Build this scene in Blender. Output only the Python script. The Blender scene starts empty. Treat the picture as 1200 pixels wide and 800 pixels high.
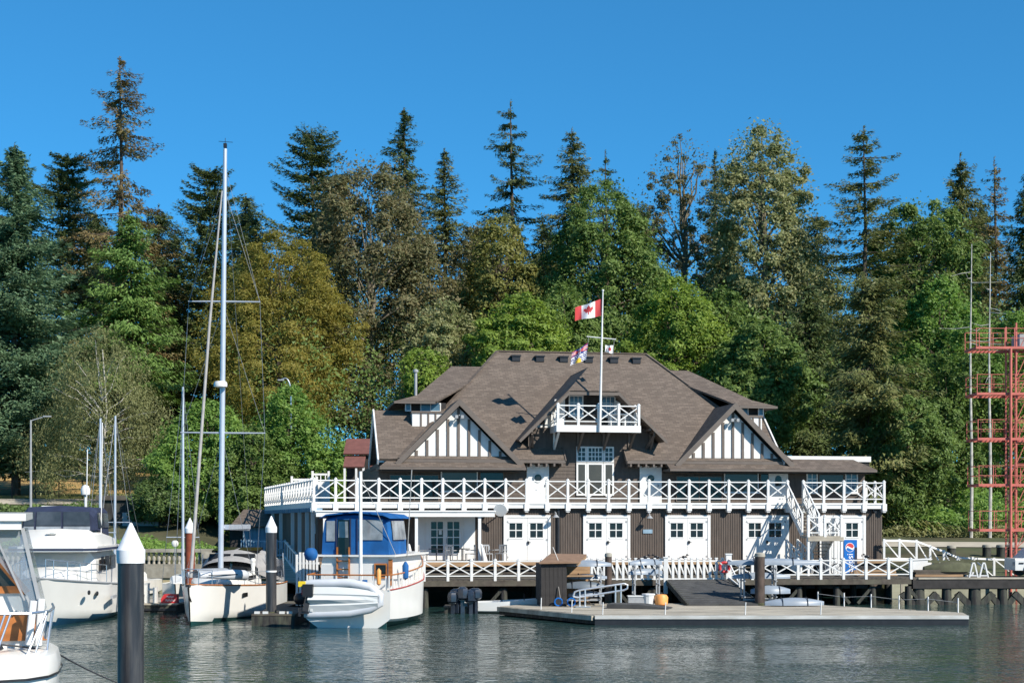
import bpy, bmesh, math, random
import numpy as np
from mathutils import Vector, Matrix
random.seed(7)
SC = bpy.context.scene
COL = SC.collection
EYE = 4.4                      # eye height over the water, metres
FPX, CX, HY = 1667.0, 600.0, 610.0   # focal length, centre and horizon in photo pixels

# ---------------------------------------------------------------- camera, sky, sun
cam = bpy.data.cameras.new('camera')
cam.sensor_width = 36.0
cam.lens = 50.0
cam.shift_y = 0.175
cam.clip_start = 0.5
cam.clip_end = 3000
cam_ob = bpy.data.objects.new('camera', cam)
COL.objects.link(cam_ob)
cam_ob.location = (0, 0, EYE)
cam_ob.rotation_euler = (math.pi / 2, 0, 0)
SC.camera = cam_ob
SUN_AZ, SUN_EL = math.radians(48), math.radians(37)
world = bpy.data.worlds.new('World')
SC.world = world
world.use_nodes = True
_nt = world.node_tree
_sky = _nt.nodes.new('ShaderNodeTexSky')
_sky.sky_type = 'NISHITA'
_sky.sun_disc = False
_sky.sun_elevation = SUN_EL
_sky.sun_rotation = math.pi - SUN_AZ
_sky.air_density = 0.7
_sky.dust_density = 0.0
_sky.ozone_density = 10.0
_gm = _nt.nodes.new('ShaderNodeGamma'); _gm.inputs[1].default_value = 0.75   # deep polarised blue
_tint = _nt.nodes.new('ShaderNodeMixRGB'); _tint.blend_type = 'MULTIPLY'; _tint.inputs[0].default_value = 1.0
_tint.inputs[2].default_value = (0.34, 1.03, 1.2, 1)
_nt.links.new(_sky.outputs[0], _gm.inputs[0]); _nt.links.new(_gm.outputs[0], _tint.inputs[1])
_nt.links.new(_tint.outputs[0], _nt.nodes['Background'].inputs[0])
_nt.nodes['Background'].inputs[1].default_value = 0.15
sun = bpy.data.lights.new('sun', 'SUN')
sun.energy = 5.0
sun.angle = math.radians(0.5)
sun.color = (1.0, 0.93, 0.82)
sun_ob = bpy.data.objects.new('sun', sun)
COL.objects.link(sun_ob)
sun_ob.location = (40, -30, 60)
_d = Vector((math.sin(SUN_AZ) * math.cos(SUN_EL), -math.cos(SUN_AZ) * math.cos(SUN_EL), math.sin(SUN_EL)))
sun_ob.rotation_euler = _d.to_track_quat('Z', 'Y').to_euler()
SC.view_settings.view_transform = 'Standard'
SC.view_settings.look = 'None'
SC.view_settings.exposure = 0.5
SC.view_settings.gamma = 1.0

# ---------------------------------------------------------------- helpers
def at(px, py, y):
    """world point seen at a photo pixel, at y metres from the eye"""
    return Vector(((px - CX) / FPX * y, y, EYE - (py - HY) / FPX * y))

def tag(o, label=None, cat=None, group=None, kind=None):
    if label: o['label'] = label
    if cat: o['category'] = cat
    if group: o['group'] = group
    if kind: o['kind'] = kind
    return o

def thing(name, label, cat, loc=(0, 0, 0), rz=0.0, group=None):
    o = bpy.data.objects.new(name, None)
    COL.objects.link(o)
    o.location = loc
    o.rotation_euler = (0, 0, rz)
    o.empty_display_size = 0.3
    return tag(o, label, cat, group)

def put(name, me, parent=None, loc=None, rot=None, scale=None):
    o = bpy.data.objects.new(name, me)
    COL.objects.link(o)
    if parent: o.parent = parent
    if loc is not None: o.location = loc
    if rot is not None: o.rotation_euler = rot
    if scale is not None: o.scale = scale
    return o

class MB:
    def __init__(s):
        s.v, s.f, s.m = [], [], []
    def face(s, pts, m=0):
        n = len(s.v)
        s.v += [tuple(p) for p in pts]
        s.f.append(tuple(range(n, n + len(pts)))); s.m.append(m)
        return s
    def _add(s, vs, fs, m=0):
        n = len(s.v)
        s.v += [tuple(p) for p in vs]
        for f in fs:
            s.f.append(tuple(i + n for i in f)); s.m.append(m)
        return s
    def box(s, a, b, m=0):
        x0, y0, z0 = (min(p, q) for p, q in zip(a, b)); x1, y1, z1 = (max(p, q) for p, q in zip(a, b))
        return s._add([(x0,y0,z0),(x1,y0,z0),(x1,y1,z0),(x0,y1,z0),(x0,y0,z1),(x1,y0,z1),(x1,y1,z1),(x0,y1,z1)],
                      [(0,3,2,1),(4,5,6,7),(0,1,5,4),(1,2,6,5),(2,3,7,6),(3,0,4,7)], m)
    def cbox(s, c, d, m=0):
        return s.box([c[i] - d[i] / 2 for i in range(3)], [c[i] + d[i] / 2 for i in range(3)], m)
    def beam(s, p, q, w, h, m=0, up=(0, 0, 1)):
        p, q, up = Vector(p), Vector(q), Vector(up)
        d = (q - p).normalized()
        side = d.cross(up)
        if side.length < 1e-3: side = d.cross(Vector((0, 1, 0)))
        side.normalize(); u = side.cross(d).normalized()
        a, b = side * w / 2, u * h / 2
        vs = [p-a-b, p+a-b, p+a+b, p-a+b, q-a-b, q+a-b, q+a+b, q-a+b]
        return s._add(vs, [(0,1,2,3),(7,6,5,4),(0,4,5,1),(1,5,6,2),(2,6,7,3),(3,7,4,0)], m)
    def tube(s, pts, r, n=8, m=0, cap=True):
        pts = [Vector(p) for p in pts]
        rs = r if isinstance(r, (list, tuple)) else [r] * len(pts)
        rings = []
        prev = None
        for i, p in enumerate(pts):
            d = (pts[min(i + 1, len(pts) - 1)] - pts[max(i - 1, 0)]).normalized()
            if prev is None:
                ref = Vector((0, 0, 1)) if abs(d.z) < 0.9 else Vector((0, 1, 0))
                a = d.cross(ref).normalized()
            else:
                a = (prev - d * prev.dot(d)).normalized()
            prev = a
            b = d.cross(a)
            rings.append([p + (a * math.cos(t) + b * math.sin(t)) * rs[i] for t in [2 * math.pi * k / n for k in range(n)]])
        return s.loft(rings, m=m, cap=cap)
    def loft(s, rings, m=0, cap=True, closed=True):
        n = len(rings[0]); base = len(s.v)
        for r in rings: s.v += [tuple(p) for p in r]
        for i in range(len(rings) - 1):
            for k in range(n if closed else n - 1):
                k2 = (k + 1) % n
                s.f.append((base+i*n+k, base+i*n+k2, base+(i+1)*n+k2, base+(i+1)*n+k)); s.m.append(m)
        if cap:
            s.f.append(tuple(base + k for k in reversed(range(n)))); s.m.append(m)
            s.f.append(tuple(base + (len(rings)-1)*n + k for k in range(n))); s.m.append(m)
        return s
    def lathe(s, prof, c=(0, 0, 0), n=16, m=0):
        rings = [[(c[0]+r*math.cos(2*math.pi*k/n), c[1]+r*math.sin(2*math.pi*k/n), c[2]+z) for k in range(n)] for r, z in prof]
        return s.loft(rings, m=m)
    def prism(s, poly, vec, m=0):
        vec = Vector(vec); a = [Vector(p) for p in poly]; b = [p + vec for p in a]
        n = len(a)
        return s._add(a + b, [tuple(range(n)), tuple(reversed(range(n, 2*n)))] + [(i, n+i, n+(i+1) % n, (i+1) % n) for i in range(n)], m)
    def ball(s, c, r, n=10, m=0, sq=(1, 1, 1)):
        k = n // 2
        rings = []
        for i in range(1, k):
            a = math.pi * i / k
            rings.append([(c[0]+r*sq[0]*math.sin(a)*math.cos(2*math.pi*j/n), c[1]+r*sq[1]*math.sin(a)*math.sin(2*math.pi*j/n), c[2]-r*sq[2]*math.cos(a)) for j in range(n)])
        return s.loft(rings, m=m)
    def mesh(s, name, mats, smooth=False, fix=True):
        me = bpy.data.meshes.new(name)
        me.from_pydata(s.v, [], s.f)
        for mt in (mats if isinstance(mats, (list, tuple)) else [mats]): me.materials.append(mt)
        me.polygons.foreach_set('material_index', s.m)
        if fix:
            bm = bmesh.new(); bm.from_mesh(me)
            bmesh.ops.recalc_face_normals(bm, faces=bm.faces)
            bm.to_mesh(me); bm.free()
        if smooth:
            me.polygons.foreach_set('use_smooth', [True] * len(me.polygons))
            try: me.set_sharp_from_angle(angle=math.radians(40))
            except Exception: pass
        me.update()
        return me
    def build(s, name, mats, parent=None, smooth=False, loc=None, rot=None, label=None, cat=None, group=None, kind=None):
        o = put(name, s.mesh(name, mats, smooth), parent, loc, rot)
        return tag(o, label, cat, group, kind)

def text_mesh(txt, size, mat, name):
    cu = bpy.data.curves.new(name, 'FONT')
    cu.body = txt; cu.size = size; cu.extrude = 0.004; cu.align_x = 'CENTER'; cu.align_y = 'CENTER'
    o = bpy.data.objects.new(name, cu); COL.objects.link(o)
    dg = bpy.context.evaluated_depsgraph_get()
    me = bpy.data.meshes.new_from_object(o.evaluated_get(dg))
    bpy.data.objects.remove(o)
    me.materials.clear(); me.materials.append(mat)
    return me

# ---------------------------------------------------------------- materials
def nodes_of(name):
    m = bpy.data.materials.new(name); m.use_nodes = True
    nt = m.node_tree
    return m, nt, nt.nodes['Principled BSDF']

def mat(name, col, rough=0.6, var=0.15, scale=3.0, bump=0.0, metal=0.0, spec=0.4, stain=None, stain_amt=0.5, stain_scale=0.8, stretch=(1, 1, 1)):
    m, nt, b = nodes_of(name)
    N, L = nt.nodes, nt.links
    b.inputs['Roughness'].default_value = rough
    b.inputs['Metallic'].default_value = metal
    b.inputs['Specular IOR Level'].default_value = spec
    tc = N.new('ShaderNodeTexCoord'); mp = N.new('ShaderNodeMapping')
    mp.inputs['Scale'].default_value = stretch
    L.new(tc.outputs['Object'], mp.inputs[0])
    no = N.new('ShaderNodeTexNoise'); no.inputs['Scale'].default_value = scale; no.inputs['Detail'].default_value = 5
    L.new(mp.outputs[0], no.inputs['Vector'])
    rp = N.new('ShaderNodeValToRGB')
    e = rp.color_ramp.elements
    e[0].position, e[1].position = 0.3, 0.7
    e[0].color = [c * (1 - var) for c in col] + [1]
    e[1].color = [min(c * (1 + var), 0.95) for c in col] + [1]
    L.new(no.outputs['Fac'], rp.inputs[0])
    out = rp.outputs[0]
    if stain:
        n2 = N.new('ShaderNodeTexNoise'); n2.inputs['Scale'].default_value = stain_scale; n2.inputs['Detail'].default_value = 8
        n2.inputs['Roughness'].default_value = 0.65
        L.new(mp.outputs[0], n2.inputs['Vector'])
        r2 = N.new('ShaderNodeValToRGB'); r2.color_ramp.elements[0].position = 0.45; r2.color_ramp.elements[1].position = 0.68
        r2.color_ramp.elements[1].color = (stain_amt,) * 3 + (1,)
        L.new(n2.outputs['Fac'], r2.inputs[0])
        mx = N.new('ShaderNodeMixRGB'); mx.inputs[2].default_value = tuple(stain) + (1,)
        L.new(r2.outputs[0], mx.inputs[0]); L.new(out, mx.inputs[1]); out = mx.outputs[0]
    L.new(out, b.inputs['Base Color'])
    if bump:
        bp = N.new('ShaderNodeBump'); bp.inputs['Strength'].default_value = 0.6; bp.inputs['Distance'].default_value = bump
        L.new(no.outputs['Fac'], bp.inputs['Height']); L.new(bp.outputs[0], b.inputs['Normal'])
    return m

def glassy(name, col, rough=0.06, var=0.5, scale=0.8):
    m = mat(name, col, rough, var, scale, spec=0.42)
    return m

def clear_vinyl(name, tint, clear):
    m, nt, b = nodes_of(name)
    N, L = nt.nodes, nt.links
    b.inputs['Base Color'].default_value = tuple(tint) + (1,)
    b.inputs['Roughness'].default_value = 0.08
    tr = N.new('ShaderNodeBsdfTransparent'); tr.inputs[0].default_value = (0.85, 0.88, 0.9, 1)
    mx = N.new('ShaderNodeMixShader'); mx.inputs[0].default_value = clear
    L.new(b.outputs[0], mx.inputs[1]); L.new(tr.outputs[0], mx.inputs[2])
    L.new(mx.outputs[0], N['Material Output'].inputs[0])
    return m

def shingles(name, c1, c2, mortar, axis='x'):
    m, nt, b = nodes_of(name)
    N, L = nt.nodes, nt.links
    b.inputs['Roughness'].default_value = 0.85
    b.inputs['Specular IOR Level'].default_value = 0.25
    tc = N.new('ShaderNodeTexCoord'); sp = N.new('ShaderNodeSeparateXYZ'); cb = N.new('ShaderNodeCombineXYZ')
    L.new(tc.outputs['Object'], sp.inputs[0])
    ad = N.new('ShaderNodeMath'); ad.operation = 'MULTIPLY_ADD'; ad.inputs[1].default_value = 0.0 if axis == 'x' else 1.0
    L.new(sp.outputs[1], ad.inputs[0])
    if axis == 'x': L.new(sp.outputs[0], ad.inputs[2])
    else: ad.inputs[2].default_value = 0.0
    L.new(ad.outputs[0], cb.inputs[0])
    zz = N.new('ShaderNodeMath'); zz.operation = 'MULTIPLY'; zz.inputs[1].default_value = 1.45
    L.new(sp.outputs[2], zz.inputs[0]); L.new(zz.outputs[0], cb.inputs[1])
    br = N.new('ShaderNodeTexBrick')
    br.inputs['Scale'].default_value = 1.0
    br.inputs['Brick Width'].default_value = 0.34; br.inputs['Row Height'].default_value = 0.15
    br.inputs['Mortar Size'].default_value = 0.012; br.inputs['Bias'].default_value = -0.25
    br.inputs['Color1'].default_value = tuple(c1) + (1,); br.inputs['Color2'].default_value = tuple(c2) + (1,)
    br.inputs['Mortar'].default_value = tuple(mortar) + (1,)
    L.new(cb.outputs[0], br.inputs[0])
    no = N.new('ShaderNodeTexNoise'); no.inputs['Scale'].default_value = 1.2; no.inputs['Detail'].default_value = 9; no.inputs['Roughness'].default_value = 0.7
    L.new(tc.outputs['Object'], no.inputs['Vector'])
    rp = N.new('ShaderNodeValToRGB'); rp.color_ramp.elements[0].color = (0.86, 0.86, 0.86, 1); rp.color_ramp.elements[1].color = (1.14, 1.13, 1.12, 1)
    rp.color_ramp.elements[0].position = 0.3; rp.color_ramp.elements[1].position = 0.72
    L.new(no.outputs['Fac'], rp.inputs[0])
    mx = N.new('ShaderNodeMixRGB'); mx.blend_type = 'MULTIPLY'; mx.inputs[0].default_value = 1
    L.new(br.outputs[0], mx.inputs[1]); L.new(rp.outputs[0], mx.inputs[2]); L.new(mx.outputs[0], b.inputs['Base Color'])
    bp = N.new('ShaderNodeBump'); bp.inputs['Distance'].default_value = 0.03; bp.inputs['Strength'].default_value = 0.7
    L.new(br.outputs['Color'], bp.inputs['Height']); L.new(bp.outputs[0], b.inputs['Normal'])
    return m

def leafmat(name, cols, trans=0.25):
    trans = min(0.45, trans * 1.4)
    m, nt, b = nodes_of(name)
    N, L = nt.nodes, nt.links
    ge = N.new('ShaderNodeNewGeometry'); rp = N.new('ShaderNodeValToRGB')
    e = rp.color_ramp.elements
    while len(e) < len(cols): e.new(0.5)
    for i, c in enumerate(cols):
        g_ = 0.3 * c[0] + 0.6 * c[1] + 0.1 * c[2]
        c = [q * 0.82 + g_ * 0.18 for q in c]
        e[i].position = i / max(1, len(cols) - 1); e[i].color = tuple(min(q * k_, 0.5) for q, k_ in zip(c, (2.4, 2.25, 1.6))) + (1,)
    # tint drifts from bough to bough as well as from leaf to leaf
    tc = N.new('ShaderNodeTexCoord'); no = N.new('ShaderNodeTexNoise'); no.inputs['Scale'].default_value = 0.35; no.inputs['Detail'].default_value = 3
    L.new(tc.outputs['Object'], no.inputs['Vector'])
    mr = N.new('ShaderNodeMapRange'); mr.inputs[1].default_value = 0.3; mr.inputs[2].default_value = 0.7
    L.new(no.outputs['Fac'], mr.inputs[0])
    av = N.new('ShaderNodeMix'); av.data_type = 'FLOAT'; av.inputs[0].default_value = 0.45
    L.new(ge.outputs['Random Per Island'], av.inputs[2]); L.new(mr.outputs[0], av.inputs[3])
    L.new(av.outputs[0], rp.inputs[0]); L.new(rp.outputs[0], b.inputs['Base Color'])
    b.inputs['Roughness'].default_value = 0.55
    b.inputs['Specular IOR Level'].default_value = 0.25
    tr = N.new('ShaderNodeBsdfTranslucent')
    hs = N.new('ShaderNodeHueSaturation'); hs.inputs['Value'].default_value = 1.3; hs.inputs['Saturation'].default_value = 1.1
    L.new(rp.outputs[0], hs.inputs['Color']); L.new(hs.outputs[0], tr.inputs[0])
    mx = N.new('ShaderNodeMixShader'); mx.inputs[0].default_value = trans
    L.new(b.outputs[0], mx.inputs[1]); L.new(tr.outputs[0], mx.inputs[2])
    L.new(mx.outputs[0], N['Material Output'].inputs[0])
    return m

M = {}
M['white'] = mat('white_paint', (0.68, 0.68, 0.665), 0.5, 0.05, 2.0, stain=(0.5, 0.49, 0.45), stain_amt=0.25, stain_scale=1.3)
M['stucco'] = mat('white_stucco', (0.66, 0.66, 0.645), 0.8, 0.05, 6, bump=0.01)
M['brown'] = mat('brown_siding_paint', (0.085, 0.066, 0.054), 0.7, 0.2, 2.0, bump=0.004, stain=(0.12, 0.1, 0.085), stain_amt=0.4, stain_scale=2.2, stretch=(3, 3, 0.6))
M['trim'] = mat('brown_trim_paint', (0.12, 0.098, 0.083), 0.6, 0.12, 2)
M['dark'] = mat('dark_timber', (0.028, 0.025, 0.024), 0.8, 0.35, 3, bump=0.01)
M['shingle'] = shingles('roof_shingles', (0.112, 0.089, 0.073), (0.172, 0.138, 0.113), (0.085, 0.069, 0.058))
M['shingle_side'] = shingles('roof_shingles_side', (0.112, 0.089, 0.073), (0.172, 0.138, 0.113), (0.085, 0.069, 0.058), 'y')
M['glass'] = glassy('window_glass', (0.014, 0.015, 0.016), 0.09)
M['glass_blue'] = glassy('window_glass_sky', (0.09, 0.17, 0.24), 0.1)
M['glass_brown'] = glassy('window_glass_curtain', (0.06, 0.053, 0.042), 0.1, 0.35, 0.6)
M['wood_tan'] = mat('tan_timber', (0.30, 0.19, 0.105), 0.75, 0.3, 2, bump=0.006, stretch=(0.4, 3, 3))
M['wood_grey'] = mat('weathered_deck_timber', (0.40, 0.36, 0.29), 0.85, 0.2, 1.6, bump=0.006, stain=(0.13, 0.115, 0.09), stain_amt=0.7, stain_scale=0.7, stretch=(0.5, 2.5, 1))
M['wood_dark'] = mat('weathered_dark_timber', (0.075, 0.062, 0.05), 0.85, 0.35, 2.5, bump=0.01, stain=(0.13, 0.13, 0.09), stain_amt=0.5)
M['pile'] = mat('creosoted_pile', (0.03, 0.028, 0.027), 0.8, 0.4, 3, bump=0.02, stain=(0.09, 0.1, 0.065), stain_amt=0.6, stain_scale=1.5, stretch=(3, 3, 0.6))
M['pile_brown'] = mat('brown_pile', (0.07, 0.05, 0.04), 0.8, 0.4, 3, bump=0.02, stain=(0.025, 0.02, 0.018), stain_amt=0.7, stain_scale=1.2, stretch=(2, 2, 0.7))
M['pile_steel'] = mat('black_coated_steel', (0.026, 0.026, 0.03), 0.34, 0.35, 2, spec=0.5, stain=(0.1, 0.095, 0.09), stain_amt=0.6, stain_scale=2.6, stretch=(3, 3, 0.25))  # pale upright streaks: scuffs and grime, plus a sheen put into the colour
M['pile_red'] = mat('rusted_steel', (0.23, 0.055, 0.025), 0.75, 0.35, 2, bump=0.01, stain=(0.09, 0.02, 0.012), stain_amt=0.6)
M['growth'] = mat('waterline_growth', (0.05, 0.055, 0.028), 0.95, 0.5, 6, bump=0.03, stain=(0.16, 0.15, 0.12), stain_amt=0.6, stain_scale=4)
M['bumper'] = mat('worn_white_bumper', (0.5, 0.5, 0.48), 0.6, 0.15, 1.5, stain=(0.25, 0.24, 0.2), stain_amt=0.6, stain_scale=1.2, stretch=(0.5, 1, 2))
M['cone'] = mat('white_pile_cap', (0.78, 0.79, 0.8), 0.4, 0.04, 2, stain=(0.5, 0.49, 0.46), stain_amt=0.6, stain_scale=1.8, stretch=(3, 3, 0.7))
M['concrete'] = mat('concrete', (0.33, 0.31, 0.26), 0.9, 0.25, 1.5, bump=0.02, stain=(0.15, 0.13, 0.09), stain_amt=0.8, stain_scale=0.5)
M['concrete_green'] = mat('algae_stained_concrete', (0.36, 0.36, 0.28), 0.9, 0.25, 1.2, bump=0.02, stain=(0.12, 0.13, 0.08), stain_amt=0.7, stain_scale=0.5)
M['concrete_yellow'] = mat('lichen_stained_concrete', (0.33, 0.28, 0.17), 0.9, 0.3, 0.8, bump=0.02, stain=(0.3, 0.2, 0.045), stain_amt=0.8, stain_scale=0.45, stretch=(0.6, 1, 1.6))
M['gel'] = mat('white_gelcoat', (0.68, 0.67, 0.635), 0.22, 0.03, 1.0, spec=0.5)
M['gel_grey'] = mat('pale_grey_gelcoat', (0.6, 0.61, 0.6), 0.3, 0.05, 1.0)
M['navy'] = mat('navy_canvas', (0.02, 0.028, 0.06), 0.8, 0.2, 3)
M['blue'] = mat('royal_blue_canvas', (0.004, 0.085, 0.27), 0.75, 0.22, 1.6, bump=0.03)
M['blue_paint'] = mat('blue_gloss_paint', (0.008, 0.12, 0.42), 0.35, 0.06, 2)
M['grey_canvas'] = mat('grey_canvas', (0.3, 0.29, 0.28), 0.8, 0.15, 3, bump=0.01)
M['inflatable'] = mat('grey_inflatable_fabric', (0.5, 0.52, 0.55), 0.45, 0.06, 2)
M['inflatable_dark'] = mat('dark_grey_hypalon', (0.34, 0.36, 0.38), 0.5, 0.1, 2)  # darker grey fabric of the upturned dinghy floor
M['alu'] = mat('brushed_aluminium', (0.62, 0.64, 0.66), 0.35, 0.06, 4, metal=0.7)
M['mast'] = mat('silver_anodised_mast', (0.5, 0.54, 0.6), 0.35, 0.06, 2, metal=0.35)
M['steel'] = mat('stainless_steel', (0.6, 0.62, 0.65), 0.25, 0.05, 3, metal=0.8)
M['black'] = mat('black_plastic', (0.02, 0.02, 0.023), 0.4, 0.2, 4)
M['motor'] = mat('dark_blue_motor_cowl', (0.022, 0.03, 0.045), 0.25, 0.3, 4, spec=0.6)
M['teak'] = mat('varnished_teak', (0.36, 0.13, 0.035), 0.35, 0.25, 2.5, stretch=(0.5, 2, 3))
M['red'] = mat('red_paint', (0.5, 0.035, 0.04), 0.45, 0.12, 2)
M['stripe_red'] = mat('red_stripe', (0.36, 0.035, 0.03), 0.4, 0.05, 2)
M['boot'] = mat('dark_green_bootstripe', (0.012, 0.05, 0.05), 0.35, 0.2, 2)
M['boot_blue'] = mat('blue_bootstripe', (0.012, 0.06, 0.12), 0.35, 0.2, 2)
M['tower'] = mat('salmon_red_tower_paint', (0.52, 0.14, 0.105), 0.6, 0.2, 3, stain=(0.3, 0.06, 0.05), stain_amt=0.5, stain_scale=1.5)
M['rope'] = mat('rope_fibre', (0.3, 0.3, 0.29), 0.9, 0.2, 10)
M['rope_dark'] = mat('dark_wet_rope', (0.06, 0.06, 0.065), 0.9, 0.2, 10)
M['wire'] = mat('rigging_wire', (0.2, 0.21, 0.22), 0.4, 0.1, 4, metal=0.5)
M['bark'] = mat('tree_bark', (0.085, 0.065, 0.05), 0.9, 0.35, 3, bump=0.03, stretch=(2, 2, 0.5))
M['bark_pale'] = mat('pale_birch_bark', (0.42, 0.4, 0.36), 0.9, 0.35, 3, bump=0.02)
M['bark_grey'] = mat('grey_maple_bark', (0.17, 0.145, 0.11), 0.9, 0.35, 3, bump=0.03, stain=(0.1, 0.12, 0.04), stain_amt=0.5)
M['yellow'] = mat('yellow_paint', (0.75, 0.55, 0.03), 0.5, 0.1, 3)
M['orange'] = mat('orange_plastic', (0.75, 0.32, 0.09), 0.5, 0.12, 3)
M['skin'] = mat('skin', (0.5, 0.3, 0.22), 0.6, 0.08, 5)
M['mat'] = mat('dark_rubber_matting', (0.055, 0.055, 0.055), 0.9, 0.25, 2, bump=0.006, stain=(0.1, 0.1, 0.09), stain_amt=0.4)
M['shell'] = mat('silver_boat_cover', (0.22, 0.26, 0.31), 0.4, 0.12, 1.5)
M['shell_dark'] = mat('dark_boat_cover', (0.11, 0.135, 0.16), 0.5, 0.15, 1.5)
M['maroon'] = mat('maroon_roofing', (0.15, 0.06, 0.05), 0.8, 0.15, 3)
M['shed_and_shade_blue'] = mat('blue_grey_board_and_shade', (0.2, 0.3, 0.38), 0.7, 0.15, 2, stretch=(4, 4, 0.6))  # blue-grey boards; on the white pickets this colour stands for shade
M['hatched'] = mat('tan_roll_roofing', (0.22, 0.135, 0.085), 0.85, 0.16, 4, bump=0.01)
M['lamp'] = mat('lamp_housing', (0.3, 0.31, 0.32), 0.5, 0.1, 4)
M['vinyl'] = clear_vinyl('clear_vinyl_window', (0.35, 0.38, 0.42), 0.66)
M['smoke'] = clear_vinyl('smoked_vinyl_window', (0.04, 0.05, 0.07), 0.25)
M['vinyl_panel'] = glassy('vinyl_window_panel', (0.22, 0.24, 0.26), 0.12, 0.55, 1.2)
M['smoke_panel'] = glassy('smoked_window_panel', (0.045, 0.05, 0.06), 0.08, 0.6, 1.2)
# ---------------------------------------------------------------- ground, water
def sstep(a, b, x):
    t = np.clip((x - a) / (b - a), 0, 1)
    return t * t * (3 - 2 * t)

def ground_h(x, y):
    x = np.asarray(x, float); y = np.asarray(y, float)
    yc = np.interp(x, [-60, -22, -14, 4, 8, 20, 22, 60], [92, 92, 99, 99, 86, 86, 82, 84])
    d = y - yc
    hl = np.interp(d, [-6, 0, 0.6, 4, 18, 22, 30, 60, 120, 300, 2000], [-3, -1, 2.2, 2.5, 5.6, 6.1, 6.6, 9.8, 13, 15, 15])
    hr = np.interp(d, [-6, 0, 0.6, 8, 20, 60, 120, 300, 2000], [-3, -1, 0.9, 1.9, 3.4, 8, 12, 15, 15])
    k = sstep(-24, -13, x)
    n = 0.25 * np.sin(x * 0.31 + 1.3 * np.sin(y * 0.17)) * np.sin(y * 0.23 + 0.6)
    return hl * (1 - k) + hr * k + n * np.clip((d - 24) / 20, 0, 1)

def grid_mesh(name, xs, ys, zf, material):
    X, Y = np.meshgrid(xs, ys)
    Z = zf(X, Y)
    v = np.stack([X, Y, Z], -1).reshape(-1, 3)
    nx, ny = len(xs), len(ys)
    i = (np.arange(ny - 1)[:, None] * nx + np.arange(nx - 1)[None, :]).reshape(-1)
    f = np.stack([i, i + 1, i + nx + 1, i + nx], -1)
    me = np_mesh(name, v, f, material)
    me.polygons.foreach_set('use_smooth', [True] * len(me.polygons))
    return me

def np_mesh(name, v, f, material):
    me = bpy.data.meshes.new(name)
    v = np.asarray(v, np.float32); f = np.asarray(f, np.int32)
    k = f.shape[1]
    me.vertices.add(len(v)); me.vertices.foreach_set('co', v.ravel())
    me.loops.add(len(f) * k); me.loops.foreach_set('vertex_index', f.ravel())
    me.polygons.add(len(f)); me.polygons.foreach_set('loop_start', np.arange(0, len(f) * k, k, dtype=np.int32))
    me.polygons.foreach_set('loop_total', np.full(len(f), k, np.int32))
    me.materials.append(material)
    me.update(calc_edges=True)
    return me

M['soil'] = mat('undergrowth_soil', (0.05, 0.06, 0.025), 0.95, 0.5, 0.25, bump=0.05, stain=(0.11, 0.085, 0.05), stain_amt=0.6, stain_scale=0.2)
M['lawn'] = mat('dry_lawn', (0.36, 0.235, 0.085), 0.95, 0.18, 0.5, bump=0.03, stain=(0.2, 0.18, 0.06), stain_amt=0.5, stain_scale=0.15, stretch=(0.3, 1, 1))
M['verge'] = mat('green_verge', (0.13, 0.15, 0.035), 0.95, 0.35, 0.8, bump=0.04, stain=(0.24, 0.18, 0.06), stain_amt=0.7, stain_scale=0.4)
M['path'] = mat('pale_path', (0.4, 0.36, 0.29), 0.9, 0.15, 0.8)

def make_water_mat():
    m, nt, b = nodes_of('harbour_water')
    N, L = nt.nodes, nt.links
    b.inputs['Base Color'].default_value = (0.021, 0.051, 0.047, 1)
    b.inputs['Roughness'].default_value = 0.04
    b.inputs['IOR'].default_value = 1.33
    tc = N.new('ShaderNodeTexCoord')
    def wave(scale, rot, stretch, detail):
        mp = N.new('ShaderNodeMapping'); mp.inputs['Rotation'].default_value = (0, 0, rot); mp.inputs['Scale'].default_value = stretch
        L.new(tc.outputs['Object'], mp.inputs[0])
        no = N.new('ShaderNodeTexNoise'); no.inputs['Scale'].default_value = scale; no.inputs['Detail'].default_value = detail
        no.inputs['Roughness'].default_value = 0.55
        L.new(mp.outputs[0], no.inputs['Vector'])
        return no
    def bump(h, dist, prev=None, strength=1.0):
        bp = N.new('ShaderNodeBump'); bp.inputs['Distance'].default_value = dist; bp.inputs['Strength'].default_value = strength
        L.new(h, bp.inputs['Height'])
        if prev: L.new(prev, bp.inputs['Normal'])
        return bp.outputs[0]
    w1 = wave(1.9, 0.5, (1, 1.25, 1), 2.5); w2 = wave(0.6, 0.2, (1, 1.5, 1), 2); w3 = wave(9.0, -0.4, (1, 1.2, 1), 2)
    # gusts: ripples are stronger in patches of open water
    g = wave(0.07, 0.1, (1, 2.6, 1), 3)
    mr = N.new('ShaderNodeMapRange'); mr.inputs[1].default_value = 0.38; mr.inputs[2].default_value = 0.62; mr.inputs[3].default_value = 0.3; mr.inputs[4].default_value = 1.0
    L.new(g.outputs['Fac'], mr.inputs[0])
    b1 = bump(w2.outputs['Fac'], 0.05)
    bp = N.new('ShaderNodeBump'); bp.inputs['Distance'].default_value = 0.1
    L.new(mr.outputs[0], bp.inputs['Strength']); L.new(w1.outputs['Fac'], bp.inputs['Height']); L.new(b1, bp.inputs['Normal'])
    b3 = bump(w3.outputs['Fac'], 0.004, bp.outputs[0])
    L.new(b3, b.inputs['Normal'])
    return m
M['water'] = make_water_mat()

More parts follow.
